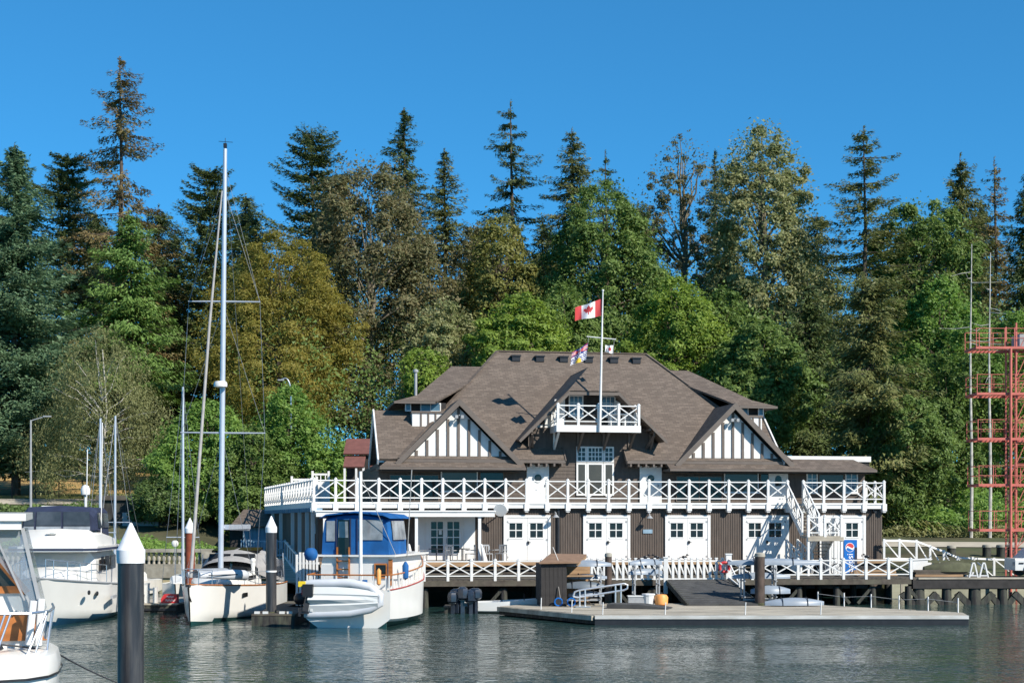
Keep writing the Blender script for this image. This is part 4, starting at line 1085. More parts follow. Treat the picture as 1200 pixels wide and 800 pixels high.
# ---------------------------------------------------------------- flagpole and flags
def hw(u, v, w):
    """house-local point to world"""
    c, s = math.cos(HOUSE_A), math.sin(HOUSE_A)
    return Vector((-10.58 + u * c - v * s, 77.0 + u * s + v * c, w - 0.7))
fp0 = hw(15.75, 0.12, 10.1)
fpole = thing('flagpole', 'tall white flagpole with a cross yard standing at the front of the dormer balcony', 'flagpole', fp0)
LEAN = 0.17 / 7.8
def fpt(h): return Vector((LEAN * h, 0, h))
MB().tube([fpt(0), fpt(4), fpt(7.85)], [0.075, 0.06, 0.035], 10).ball(fpt(7.9), 0.07).build('pole', M['white'], fpole, True)
MB().tube([fpt(5.25) + Vector((-0.85, 0.02, 0.08)), fpt(5.22) + Vector((0.8, 0.02, -0.05))], 0.03, 6).build('yardarm', M['white'], fpole, True)
MB().tube([fpt(5.28) + Vector((-0.75, 0, 0)), fpt(4.95) + Vector((-0.78, 0, 0))], 0.012, 4).tube([fpt(5.2) + Vector((0.7, 0, 0)), fpt(4.2) + Vector((0.62, 0, 0))], 0.012, 4).build('halyard', M['rope'], fpole)
MAPLE = [(0, 1), (.13, .74), (.28, .82), (.22, .42), (.42, .62), (.47, .5), (.72, .54), (.64, .3), (.74, .23), (.4, -.06), (.44, -.2), (.05, -.14), (.05, -.55), (-.05, -.55), (-.05, -.14), (-.44, -.2), (-.4, -.06), (-.74, .23), (-.64, .3), (-.72, .54), (-.47, .5), (-.42, .62), (-.22, .42), (-.28, .82), (-.13, .74)]
def inpoly(x, y, P):
    c = False
    for i in range(len(P)):
        (x1, y1), (x2, y2) = P[i], P[i - 1]
        if (y1 > y) != (y2 > y) and x < (x2 - x1) * (y - y1) / (y2 - y1) + x1: c = not c
    return c
def flag_mesh(name, w, h, mats, pick, fly, sag, nx=48, ny=24, ripple=0.12):
    """cloth hanging from a hoist on +x side, streaming to -x"""
    m = MB()
    pts = []
    for i in range(nx + 1):
        for j in range(ny + 1):
            a, b = i / nx, j / ny
            x = -a * w * fly
            z = -(1 - b) * h * (1 - 0.25 * a) - sag * a ** 1.15 - 0.1 * h * math.sin(a * 5.5) * a
            y = ripple * math.sin(a * 9 + b * 1.5) * (0.45 + a)
            pts.append((x, y, z))
    m.v = pts
    for i in range(nx):
        for j in range(ny):
            k = i * (ny + 1) + j
            m.f.append((k, k + ny + 1, k + ny + 2, k + 1)); m.m.append(pick((i + .5) / nx, (j + .5) / ny))
    return m.mesh(name, mats, True, fix=False)
fm_red, fm_white = mat('flag_red', (0.5, 0.05, 0.055), 0.7, 0.08, 4), mat('flag_white', (0.76, 0.76, 0.76), 0.7, 0.04, 4)
fm_blue, fm_gold = mat('flag_blue', (0.02, 0.04, 0.2), 0.7, 0.1, 4), mat('flag_gold', (0.75, 0.48, 0.04), 0.7, 0.1, 4)
def canada(a, b):
    if a < .25 or a > .75: return 0
    return 0 if inpoly((a - .5) * 4.0, (b - .47) * 2.35, MAPLE) else 1
f1 = fp0 + fpt(7.45) + Vector((-0.05, 0, 0))
tag(put('flag', flag_mesh('flag', 1.75, 0.95, [fm_red, fm_white], canada, 0.86, 0.6), None, f1), 'red and white flag with a maple leaf flying at the top of the flagpole', 'flag')
def province(a, b):
    if b > .58: return (0 if abs(b - .78) < .045 or abs(a - .5) < .03 or abs((b - .58) / .42 - a) < .07 or abs(1 - (b - .58) / .42 - a) < .07 else (1 if abs(b - .78) < .09 or abs(a - .5) < .06 else 2))
    if math.hypot((a - .5) * 1.6, b - 0.02) < .3: return 3
    return 1 if math.sin(b * 55 + 1.2 * math.sin(a * 12)) > 0 else 2
f2 = fp0 + fpt(4.98) + Vector((-0.76, 0, 0))
tag(put('flag', flag_mesh('flag', 1.35, 0.95, [fm_red, fm_white, fm_blue, fm_gold], province, 0.62, 0.75, ripple=0.1), None, f2, (0, 0.12, 0)), 'blue and white striped flag with a golden sun at the left yard end', 'flag')
f3 = fp0 + fpt(4.85) + Vector((0.66, 0, 0))
tag(put('flag', flag_mesh('flag', 0.55, 0.48, [fm_red, fm_white], lambda a, b: 0 if math.hypot((a - .45) * 1.3, b - .5) < .24 and (b - .5) * (a - .45) < .02 else 1, 0.85, 0.05, 24, 16), None, f3), 'small white club burgee with a red emblem at the right end of the yard', 'flag')
# balcony furniture
c = hw(17.0, 1.2, 10.43)
t = thing('balcony_table', 'white table on the dormer balcony right of the flagpole', 'table', c, HOUSE_A)
MB().box((-0.5, -0.4, 0.7), (0.5, 0.4, 0.75)).build('tabletop', M['white'], t)
for sx in (-1, 1): MB().box((sx * 0.42 - 0.04, -0.3, 0), (sx * 0.42 + 0.04, 0.3, 0.7)).build('leg', M['white'], t)

# ---------------------------------------------------------------- patio furniture
def chair_proto():
    r = thing('patio_chair', 'grey patio chair with a slatted back beside the white leaning parasol, left one of two', 'chair', group='patio chairs on the apron')
    MB().box((-0.25, -0.25, 0.42), (0.25, 0.25, 0.46)).build('seat', M['lamp'], r)
    b = MB().box((-0.25, 0.22, 0.85), (0.25, 0.26, 0.93))
    for k in range(4): b.box((-0.2 + k * 0.12, 0.225, 0.5), (-0.15 + k * 0.12, 0.255, 0.85))
    b.build('backrest', M['lamp'], r)
    lm = MB().box((-0.02, -0.02, 0), (0.02, 0.02, 0.42)).mesh('leg', M['lamp'])
    for sx in (-1, 1):
        put('leg', lm, r, (sx * 0.23, -0.23, 0)); put('leg', MB().box((-0.02, -0.02, 0), (0.02, 0.02, 0.93)).mesh('leg', M['lamp']), r, (sx * 0.23, 0.24, 0))
        MB().box((sx * 0.26 - 0.02, -0.25, 0.62), (sx * 0.26 + 0.02, 0.25, 0.66)).build('armrest', M['lamp'], r)
    return r
def dup(root, loc, rz, label=None, scale=None):
    r = root.copy(); COL.objects.link(r); r.location = loc; r.rotation_euler = (0, 0, rz)
    if scale: r.scale = scale
    if label: r['label'] = label
    for ch in list(root.children):
        c2 = ch.copy(); COL.objects.link(c2); c2.parent = r
        for g in ch.children:
            d2 = g.copy(); COL.objects.link(d2); d2.parent = c2
    return r
pc = chair_proto(); pc.location = hw(9.15, -1.2, 2.88); pc.rotation_euler = (0, 0, 0.4)
for u, v, rzz, lb in ((9.95, -1.0, -0.5, 'grey patio chair against the brown wall by the first boathouse door, right one of two'),
                      (5.5, -1.7, 1.2, 'grey patio chair left of the glazed french doors'), (7.1, -2.0, 2.6, 'grey patio chair directly in front of the french doors'),
                      (8.2, -1.5, -1.4, 'grey patio chair between the french doors and the right canopy post')):
    dup(pc, hw(u, v, 2.88), rzz, lb)
for u, lb in ((6.3, 'small dark patio table in front of the left french door'), (7.7, 'small dark patio table in front of the right french door')):
    t = thing('patio_table', lb, 'table', hw(u, -1.9, 2.88))
    MB().lathe([(0.42, 0.7), (0.42, 0.74), (0.02, 0.745)], n=16).build('tabletop', M['black'], t)
    MB().lathe([(0.25, 0), (0.03, 0.05), (0.03, 0.7)], n=8).build('pedestal', M['black'], t)
def parasol(u, lb, tilt):
    t = thing('folded_parasol', lb, 'parasol', hw(u, -2.5, 2.4))
    MB().lathe([(0.03, 0), (0.03, 0.2), (0.16, 0.22), (0.13, 0.8), (0.05, 1.45), (0.01, 1.5)], n=10).build('canopy', M['stucco'], t, True)
    t.rotation_euler = (0, tilt, 0)
parasol(8.95, 'folded white parasol leaning by the right canopy post', -0.2)
parasol(4.95, 'folded white parasol behind the stern of the white trawler', -0.12)

# ---------------------------------------------------------------- pier in front of the clubhouse
PA = math.atan2(2.7, 25.28)
pier = thing('timber_pier', 'dark timber pier on black piles with a white cross-braced railing', 'pier', (-4.42, 71.6, 0), PA)
PW = 25.42
mb = MB().box((-0.6, 0.02, 1.27), (PW, 5.9, 1.36))
mb.build('deck_base', M['dark'], pier)
plank = MB().box((0, 0.0, 1.364), (0.245, 5.9, 1.41)).mesh('deck_plank', M['wood_dark'])
for k in range(int((PW + 0.6) / 0.26)): put('deck_plank', plank, pier, (-0.6 + k * 0.26, 0.02, random.uniform(-0.006, 0.006)))
MB().box((-0.6, -0.03, 1.1), (PW, 0.2, 1.36)).build('edge_beam', M['wood_dark'], pier)
MB().box((-0.6, 3.0, 0.95), (PW, 3.25, 1.26)).box((-0.6, 5.5, 0.95), (PW, 5.75, 1.26)).build('cross_beam', M['dark'], pier)
pile_me = MB().lathe([(0.2, -3), (0.19, 0), (0.17, 0.98)], n=10).mesh('pile', M['pile'], True)
rng0 = random.Random(4)
for k in range(14):
    for v in (0.35, 3.1, 5.6):
        put('pile', pile_me, pier, (0.1 + k * 1.94 + rng0.uniform(-0.1, 0.1), v, 0), None, (1, 1, 1))
br = MB().beam((0, 0, 0.95), (0.75, 0, 0.1), 0.14, 0.16).mesh('knee_brace', M['pile'])
for k in range(2, 14): put('knee_brace', br, pier, (0.1 + k * 1.94, 0.3, 0), None, (1 if k % 2 else -1, 1, 1))
# railing: crossed panels left and right, close-set balusters in the middle
def P_u(px):
    k = (px - CX) / FPX
    c, s = math.cos(PA), math.sin(PA)
    return (k * 71.6 + 4.42) / (c - k * s)
u1, u2 = P_u(690), P_u(855)
railing(pier, (0.0, 0.05), (u1, 0.05), 7, 1.36, 1.05, False, name='pier_railing')
railing(pier, (u2, 0.05), (PW, 0.05), 8, 1.36, 1.05, False, name='pier_railing')
pr = put('pier_railing', MB().box((u1, 0.0, 2.3), (u2, 0.1, 2.38)).box((u1, 0.0, 1.4), (u2, 0.1, 1.46)).mesh('pier_railing', M['white']), pier)
bp = MB().cbox((0, 0.05, 1.92), (0.12, 0.12, 1.08)).cbox((0, 0.05, 2.48), (0.15, 0.15, 0.06)).mesh('railing_post', M['white'])
bd = MB().beam((0, 0.05, 2.32), (0.33, 0.05, 1.46), 0.05, 0.07).mesh('diagonal_brace', M['white'])
nb = 22
for i in range(nb): put('railing_post', bp, pr, (u1 + 0.16 + i * (u2 - u1 - 0.2) / nb, 0, 0)); put('diagonal_brace', bd, pr, (u1 + 0.16 + i * (u2 - u1 - 0.2) / nb, 0, 0))

# dark working pier on the right that carries the tower
wp = thing('work_pier', 'black tarred working pier on heavy braced piles at the right edge', 'pier', (21.0, 74.6, 0), math.radians(3))
MB().box((0.05, 0, 1.2), (14, 4.2, 1.34)).build('deck_base', M['wood_dark'], wp)
MB().box((0, -0.1, 0.86), (14, 0.25, 1.3)).build('edge_beam', M['dark'], wp)
MB().box((0, 0.3, 0.8), (14, 0.7, 1.19)).build('cap_beam', M['pile'], wp)
MB().box((0.3, -0.12, 1.345), (14, 0.12, 1.43)).build('kerb_timber', M['wood_grey'], wp)
bent = MB().lathe([(0.28, -3), (0.27, 0.3), (0.24, 1.19)], n=10).beam((0.0, -0.08, -0.3), (-0.75, -0.08, 0.6), 0.2, 0.3).beam((0, -0.08, -0.3), (0.75, -0.08, 0.6), 0.2, 0.3).mesh('pile_bent', M['pile'], True)
for k in range(7):
    for v in (0.2,): put('pile_bent', bent, wp, (0.4 + k * 1.5, v, 0), (0, 0, rng0.uniform(-0.1, 0.1)), (1, 1, 1) if k % 2 else (1.25, 1, 1))

# seawalls
sw = thing('seawall', 'grey-green algae stained concrete seawall behind the pier piles', 'wall', (21.7, 81.2, 0), math.radians(2))
MB().box((0, 0, -3), (50, 1.2, 1.0)).build('wall_face', M['concrete_green'], sw)
MB().box((0, -0.1, 1.0), (50, 1.25, 1.2)).build('coping', M['concrete'], sw)
for k in range(20): put('panel_joint', MB().box((0, -0.03, -3), (0.12, 0.0, 0.99)).mesh('panel_joint', M['concrete']), sw, (0.5 + k * 2.8, 0, 0))
bw = thing('balustrade_wall', 'pale concrete balustrade seawall with yellow lichen behind the sailboat bow', 'wall', (-46, 91.3, 0))
MB().box((0, 0, -3), (31.5, 0.9, 0.75)).build('lower_wall', M['concrete_yellow'], bw)
MB().box((-0.0, -0.12, 0.75), (31.5, 0.9, 1.42)).box((0, -0.06, 1.42), (31.5, 0.86, 1.62)).build('plinth', M['concrete'], bw)
MB().box((0, 0.08, 2.38), (31.5, 0.62, 2.6)).build('top_rail', M['concrete'], bw)
bal_me = MB().lathe([(0.09, 0), (0.09, 0.1), (0.06, 0.14), (0.12, 0.32), (0.11, 0.42), (0.055, 0.6), (0.09, 0.66), (0.09, 0.76)], n=8).mesh('baluster', M['concrete'], True)
for k in range(96):
    if k % 16 == 0: put('pier_block', MB().box((-0.45, 0.05, 1.62), (0.45, 0.66, 2.38)).mesh('pier_block', M['concrete']), bw, (0.5 + k * 0.325, 0, 0))
    elif k % 16 not in (1, 15): put('baluster', bal_me, bw, (0.5 + k * 0.325, 0.35, 1.62))

# ---------------------------------------------------------------- floating dock
fd0 = thing('floating_dock', 'wide weathered timber floating dock with a white front bumper', 'dock', (3.5, 60.1, 0))
FP = [(0.0, 0.0), (15.75, 0.0), (16.1, 1.7), (11.1, 7.4), (8.6, 8.62), (-2.5, 8.62), (-4.1, 6.3)]
mb = MB().prism([(x, y, 0.34) for x, y in FP], (0, 0, -0.3))
mb.build('hull_pontoon', M['pile'], fd0)
# deck boards clipped to the outline, running left to right
def span(y):
    xs = []
    for i in range(len(FP)):
        (x1, y1), (x2, y2) = FP[i], FP[(i + 1) % len(FP)]
        if (y1 <= y < y2) or (y2 <= y < y1): xs.append(x1 + (x2 - x1) * (y - y1) / (y2 - y1))
    return (min(xs), max(xs)) if len(xs) > 1 else None
y = 0.02
while y < 8.5:
    a, b = span(y), span(min(y + 0.2, 8.55))
    if a and b:
        z = 0.42 + random.uniform(-0.008, 0.008)
        put('deck_board', MB().prism([(a[0], y, z), (a[1], y, z), (b[1], y + 0.2, z), (b[0], y + 0.2, z)], (0, 0, -0.07)).mesh('deck_board', M['wood_grey']), fd0)
    y += 0.215
MB().box((0.0, -0.09, 0.26), (15.78, -0.002, 0.41)).build('front_bumper', M['bumper'], fd0)
MB().box((0.0, -0.05, -0.05), (15.78, -0.003, 0.25)).build('waterline_strip', M['black'], fd0)  # black strip for the dark gap below the bumper
m = MB(); m.beam((-0.1, 0, 0.3), (-4.16, 6.3, 0.3), 0.1, 0.2); m.build('side_fender', M['wood_grey'], fd0)
for x, y in ((0.35, 0.3), (3.0, 0.25), (6.4, 0.25), (9.6, 0.25), (-0.9, 1.9), (-2.2, 3.8)): put('dock_stake', MB().tube([(0, 0, 0.42), (0.02, 0, 0.95)], 0.025, 5).mesh('dock_stake', M['white']), fd0, (x, y, 0))
pr = []
for i in range(6):
    t = i / 5
    x, y = 11.0 + (15.9 - 11.0) * t, 7.3 - (7.3 - 1.75) * t
    put('dock_stake', MB().tube([(0, 0, 0.4), (0.0, 0, 1.05)], 0.03, 5).mesh('dock_stake', M['white']), fd0, (x, y, 0)); pr.append((x, y, 0.95 - 0.1 * (i % 2)))
MB().tube(pr, 0.012, 4).build('line', M['rope'], fd0)
dm = thing('dock_ramp', 'low dark rubber-topped loading ramp lying on the floating dock', 'ramp', (4.3, 64.6, 0.43), -0.3)
MB().prism([(0, 0, 0), (2.8, 0, 0), (2.8, 0, 0.05), (1.5, 0, 0.2), (0, 0, 0.2)], (0, 1.2, 0)).build('ramp_body', M['mat'], dm)

# gangway from pier to dock
gw = thing('gangway', 'dark matted gangway with white newel posts sloping down to the floating dock', 'gangway', at(818, 678, 72.6))
o = gw.location.copy()
q = [at(781, 677, 72.2) - o, at(853, 680, 72.8) - o, at(892, 707.5, 66.9) - o, at(806, 707.5, 66.9) - o]
q[2].z = q[3].z = 0.5 - o.z; q[0].z = q[1].z = 1.42 - o.z
MB().prism(q, (0, 0, -0.09)).build('ramp_deck', M['mat'], gw)
for a, b in ((0, 3), (1, 2)): MB().beam(q[a] + Vector((0, 0, -0.1)), q[b] + Vector((0, 0, -0.1)), 0.1, 0.25).build('side_beam', M['pile'], gw)
for k in range(12):
    t = (k + 0.5) / 12
    MB().beam(q[0].lerp(q[3], t) + Vector((0, 0, 0.012)), q[1].lerp(q[2], t) + Vector((0, 0, 0.012)), 0.05, 0.02).build('cleat', M['mat'], gw)
def newel(p, h, w=0.2): MB().cbox((p[0], p[1], p[2] + h / 2), (w, w, h)).cbox((p[0], p[1], p[2] + h + 0.03), (w + 0.06, w + 0.06, 0.06)).build('newel_post', M['white'], gw)
newel(q[0] + Vector((-0.05, -0.1, -0.7)), 1.8); newel(q[1] + Vector((0.05, 0.1, -0.1)), 1.35, 0.28); newel(q[1].lerp(q[2], 0.35) + Vector((0.1, 0, -0.3)), 1.4)
r1, r2 = q[1] + Vector((0.05, 0.1, 1.0)), q[1].lerp(q[2], 0.35) + Vector((0.1, 0, 1.0))
MB().beam(r1, r2, 0.08, 0.09).beam(r1 - Vector((0, 0, 0.1)), r2 - Vector((0, 0, 1.0)), 0.06, 0.07).beam(r1 - Vector((0, 0, 0.9)), r2 - Vector((0, 0, 1.0)), 0.06, 0.07).build('hand_rail', M['white'], gw)
l2 = q[0] + Vector((-0.9, 0.3, 0.3)); r1 = q[0] + Vector((-0.05, -0.1, 1.0))
MB().beam(r1, l2 + Vector((0, 0, 0.7)), 0.07, 0.08).beam(r1 - Vector((0, 0, 0.9)), l2, 0.07, 0.08).beam(r1 - Vector((0, 0, 0.9)), l2 + Vector((0, 0, 0.7)), 0.06, 0.06).build('hand_rail', M['white'], gw)
lb = thing('lifebuoy', 'red lifebuoy hanging by the white newel post at the gangway top', 'lifebuoy', at(848, 664, 73.0) + Vector((0, -0.3, 0)))
m = MB(); m.tube([(0.24 * math.cos(t), 0, 0.24 * math.sin(t)) for t in [2 * math.pi * k / 20 for k in range(21)]], 0.075, 8, cap=False); m.build('ring', M['red'], lb, True)
m = MB()
for k in range(4):
    a = math.pi / 4 + k * math.pi / 2
    m.tube([(0.24 * math.cos(a + t), 0, 0.24 * math.sin(a + t)) for t in (-.12, 0, .12)], 0.08, 8)
m.build('band', M['white'], lb, True)

# aluminium hand-rail ramp on the dock
ar = thing('ramp_handrail', 'bent aluminium tube handrail standing on the dock by the boat rack', 'handrail', at(706, 712, 65.6))
ar.location.z = 0.43
m = MB()
for dy, nm in ((0.0, 'a'),):
    m.tube([(-1.35, 0, 0.48), (-1.28, 0, 0.70), (-1.1, 0, 0.77), (1.0, 0, 1.08), (1.16, 0, 1.02), (1.15, 0, 0.86), (1.0, 0, 0.78), (-1.15, 0, 0.44), (-1.35, 0, 0.48)], 0.045, 8)
m.build('rail_loop', M['alu'], ar, True)
for x, h in ((-1.05, 0.74), (-0.8, 0.8), (0.6, 1.0), (0.85, 1.04)): put('leg', MB().tube([(0, 0, 0), (0, 0, h)], 0.04, 8).mesh('leg', M['alu'], True), ar, (x, 0, 0))
for x in (-0.9, 0.75): put('foot_plate', MB().box((-0.35, -0.2, 0), (0.35, 0.2, 0.04)).mesh('foot_plate', M['alu']), ar, (x, 0, 0.0))

# boat shed on the dock
shd = thing('boat_shed', 'small dark plank shed with a tan roof open on its right side', 'shed', (1.36, 66.4, 0.42), math.radians(6))
for k in range(6): put('wall_plank', MB().box((0, -0.02, 0), (0.19, 0.03, 1.95)).mesh('wall_plank', M['dark']), shd, (0.0 + k * 0.2, 0, 0))
MB().box((0.0, 0.05, 0), (0.08, 2.0, 1.95)).box((0, 1.95, 0), (2.6, 2.05, 1.98)).box((1.14, 0.06, 0), (1.22, 2.0, 1.95)).build('side_wall', M['dark'], shd)
MB().box((1.3, 1.7, 0.1), (2.5, 1.94, 1.85)).box((1.25, 0.4, 1.35), (2.55, 1.6, 1.42)).build('inner_lining', M['wood_tan'], shd)
MB().prism([(-0.12, -0.2, 1.98), (1.75, -0.2, 2.0), (2.5, 2.2, 2.3), (0.75, 2.2, 2.34)], (0, 0, 0.07)).build('roof', M['hatched'], shd)
MB().beam((1.68, -0.15, 1.94), (2.44, 2.15, 2.23), 0.08, 0.1).build('roof_beam', M['wood_tan'], shd)
MB().box((2.5, 1.8, 0), (2.6, 1.95, 1.95)).build('corner_post', M['wood_tan'], shd)
MB().tube([(0.9, 0.3, 2.0), (0.6, 0.35, 2.75)], 0.015, 5).build('whip_aerial', M['white'], shd)

# dinghies and shells under covers
def hull_rings(L, B, D, n=12, k=9, bow=0.75, flat=0.35):
    rings = []
    for i in range(n + 1):
        t = i / n
        x = (t - 0.5) * L
        w = max(0.02, math.sin(math.pi * min(1, 0.04 + t * 0.96)) ** bow) * B / 2
        d = D * (0.35 + 0.65 * math.sin(math.pi * (0.08 + 0.84 * t)))
        rings.append([(x, w * math.cos(math.pi * j / (k - 1)), -d * math.sin(math.pi * j / (k - 1)) ** 0.8 if 0 < j < k - 1 else 0) for j in range(k)])
    return rings
def shell(label, loc, rz, L, B, D, m, upside=False, cat='rowing shell', name='rowing_shell', group=None, strap=True):
    r = thing(name, label, cat, loc, rz, group)
    mb = MB().loft(hull_rings(L, B, D))
    h = mb.build('hull', M[m], r, True, rot=(math.pi, 0, 0) if upside else None)
    if strap:
        for x in (-0.22, 0.2):
            w = math.sin(math.pi * (0.5 + x)) ** 0.75 * B / 2 + 0.02
            MB().tube([(x * L, w * math.cos(a), (1 if upside else -1) * (D + 0.02) * math.sin(a) ** 0.8) for a in [math.pi * q / 8 for q in range(9)]], 0.02, 4).build('strap', M['black'], r)
    if not upside:
        MB().loft([[(x, y * 0.98, 0.06 + 0.09 * math.sin(math.pi * q / 8)) for q, y in enumerate([c * w for c in (-1, -.75, -.5, -.25, 0, .25, .5, .75, 1)])] for x, w in [((i / 10 - 0.5) * L, max(0.02, math.sin(math.pi * (0.04 + 0.92 * i / 10)) ** 0.75) * B / 2) for i in range(11)]], closed=False, cap=False).build('cover', M[m], r, True)
    return r
def rack(label, loc, w, d, levels, rz=0.0):
    r = thing('boat_rack', label, 'rack', loc, rz)
    top = max(levels) + 0.1
    for x in (0, w):
        for y in (0, d): put('upright', MB().box((-0.035, -0.035, 0), (0.035, 0.035, top)).mesh('upright', M['lamp']), r, (x, y, 0))
    for z in levels:
        for x in (0, w): put('rack_arm', MB().box((-0.03, -0.3, z - 0.06), (0.03, d + 0.2, z)).mesh('rack_arm', M['lamp']), r, (x, 0, 0))
    for y in (0, d): put('cross_rail', MB().box((0, -0.025, 0.2), (w, 0.025, 0.26)).mesh('cross_rail', M['lamp']), r, (0, y, 0))
    return r
rk = at(662, 708, 67.2); rk.z = 0.43
rack('steel boat rack in front of the dark shed holding four covered dinghies', rk, 1.7, 0.8, (0.35, 0.8, 1.15, 1.62))
def at_z(px, y, z): return Vector(((px - CX) / FPX * y, y, z))
shell('silver-covered dinghy on the top level of the rack by the dark shed', at_z(688, 67.4, 2.25), 0.03, 2.3, 0.75, 0.3, 'shell', True, 'dinghy', 'covered_dinghy')
shell('silver dinghy on the second level of the rack by the dark shed', at_z(688, 67.6, 1.65), 0.05, 1.9, 0.7, 0.24, 'shell', True, 'dinghy', 'covered_dinghy')
shell('dark grey covered dinghy on the third level of the rack, pointed end left', at_z(682, 67.3, 1.22), -0.03, 2.1, 0.8, 0.34, 'shell_dark', True, 'dinghy', 'covered_dinghy')
shell('pale blue dinghy with a red rim on the bottom level of the rack', at_z(687, 67.5, 0.82), 0.0, 1.7, 0.7, 0.28, 'shell', True, 'dinghy', 'covered_dinghy')
rk2 = at(744, 708, 67.2); rk2.z = 0.43
rack('pale metal rack left of the gangway with two silver hull ends', rk2, 1.15, 1.2, (0.5, 1.0, 1.45, 1.85))
shell('silver hull end on the top level of the rack left of the gangway', at_z(757, 67.8, 2.3), 0.5, 1.9, 0.5, 0.3, 'shell', True)
shell('silver hull end on the second level of the rack left of the gangway', at_z(757, 67.8, 1.85), 0.5, 1.9, 0.5, 0.3, 'shell', True)
rk3 = at(872, 708, 67.6); rk3.z = 0.43
rack('dark rack behind the brown pile carrying long silver shells', rk3, 1.5, 0.9, (0.4, 1.15, 1.72))
shell('long silver shell on the top of the rack behind the brown pile', at_z(907, 67.8, 2.3), 0.02, 4.4, 0.5, 0.32, 'shell', True)
shell('silver shell on the middle level of the rack behind the brown pile', at_z(892, 67.9, 1.65), 0.03, 2.8, 0.5, 0.3, 'shell', True)
shell('upturned silver hull lying on the dock nearest the brown pile', at_z(931, 66.5, 0.46), 0.05, 2.8, 0.75, 0.36, 'shell', True)
shell('upturned silver hull lying behind another on the dock right of the brown pile', at_z(903, 67.6, 0.95), 0.05, 1.9, 0.75, 0.4, 'shell', True)
# dock clutter
t = thing('storage_crate', 'grey crate under the pale rack beside the gangway', 'crate', at_z(746, 66.8, 0.43))
MB().box((-0.4, -0.25, 0), (0.4, 0.25, 0.42)).build('body', M['lamp'], t); MB().box((-0.43, -0.28, 0.42), (0.43, 0.28, 0.47)).build('lid', M['gel_grey'], t)
t = thing('storage_crate', 'white and green tub between the grey crate and the orange float', 'tub', at_z(760, 66.7, 0.43))
MB().lathe([(0.24, 0), (0.28, 0.5), (0.3, 0.52)], n=12).build('body', M['gel_grey'], t); MB().lathe([(0.31, 0.5), (0.31, 0.56), (0.02, 0.58)], n=12).build('lid', M['cone'], t)
t = thing('orange_float', 'orange mooring float standing on the dock left of the gangway', 'float', at_z(775, 66.6, 0.43))
MB().lathe([(0.2, 0), (0.3, 0.08), (0.32, 0.4), (0.24, 0.52), (0.05, 0.55)], n=14).build('body', M['orange'], t, True); MB().lathe([(0.05, 0.55), (0.05, 0.62)], n=8).build('eye', M['black'], t)
t = thing('hand_trolley', 'small blue-framed boat trolley at the foot of the dark shed', 'trolley', at_z(662, 66.2, 0.43))
for s in (-1, 1): MB().tube([(s * 0.3 + 0.18 * math.cos(a), 0, 0.2 + 0.18 * math.sin(a)) for a in [2 * math.pi * k / 12 for k in range(13)]], 0.035, 6).build('wheel', M['blue_paint'], t)
MB().beam((-0.35, 0, 0.25), (0.35, 0, 0.25), 0.05, 0.05).beam((-0.2, 0, 0.25), (-0.3, 0.2, 0.9), 0.04, 0.04).build('frame', M['black'], t)

# piles --------------------------------------------------------------
def pile(label, x, y, r, top, m, cap=None, lean=0.0, name='mooring_pile', ring=None):
    p = thing(name, label, 'pile', (x, y, 0))
    MB().lathe([(r, -4), (r, 0.2), (r * 0.99, top)], n=20).build('shaft', M[m], p, True)
    MB().lathe([(r * 1.01, -0.5), (r * 1.05, -0.1), (r * 1.04, 0.15), (r * 1.03, 0.4), (r * 1.005, 0.55)], n=20).build('tide_growth', M['growth'], p, True)
    if cap == 'cone':
        MB().lathe([(r * 1.06, top - 0.1), (r * 1.09, top), (r * 1.09, top + r * 0.6), (r * 1.02, top + r * 0.66), (0.02, top + r * 2.7)], n=24).build('cap', M['cone'], p, True)
    elif cap == 'flat':
        MB().lathe([(r * 1.08, top), (r * 1.1, top + 0.04), (r * 1.0, top + 0.16), (r * 0.4, top + 0.2)], n=16).build('cap', M['concrete'], p, True)
    if ring: MB().lathe([(r * 1.02, ring), (r * 1.04, ring + 0.02), (r * 1.04, ring + 0.05), (r * 1.02, ring + 0.07)], n=20).build('band', M['cone'], p, True)
    return p
zN = 26.0
pile('nearest thick black pile with a white cone cap in the foreground', (153.2 - CX) / FPX * zN, zN, 0.236, EYE - (653 - HY) / FPX * zN, 'pile_steel', 'cone')
zM = 60.5
pm_ = pile('black pile with a white cone cap standing between the sailboat and the trawler', (317.8 - CX) / FPX * zM, zM, 0.225, EYE - (621 - HY) / FPX * zM, 'pile_steel', 'cone', ring=EYE - (670 - HY) / FPX * zM)
pile('rust-red pile with a white cone cap behind the blue trawler canopy', (370.5 - CX) / FPX * 78, 78, 0.21, EYE - (623 - HY) / FPX * 78, 'pile_red', 'cone')
pile('rust-red pile behind the bow of the large sailboat', (222.5 - CX) / FPX * 76, 76, 0.26, EYE - (622 - HY) / FPX * 76, 'pile_red', 'cone')
pile('slim brown pile with a pale cap beside the boat rack', (713 - CX) / FPX * 69.2, 69.2, 0.17, EYE - (652 - HY) / FPX * 69.2, 'pile_brown', 'flat')
pile('thick dark brown pile with a pale cap at the right of the gangway', (890.5 - CX) / FPX * 67.1, 67.1, 0.235, EYE - (652 - HY) / FPX * 67.1, 'pile_brown', 'flat')
for px, y, w, tp, lb in ((1115, 92, 10, 642, 'dark capped pile on the far shore left of the tower, first from the left'), (1156.5, 92, 10, 641, 'dark capped pile on the far shore, second from the left'), (1174, 92, 12, 641, 'dark capped pile just left of the tower pole'), (1186, 92, 10, 641, 'dark capped pile just right of the tower pole')):
    pile(lb, (px - CX) / FPX * y, y, w / 2 / FPX * y, EYE - (tp - HY) / FPX * y, 'pile', 'flat')
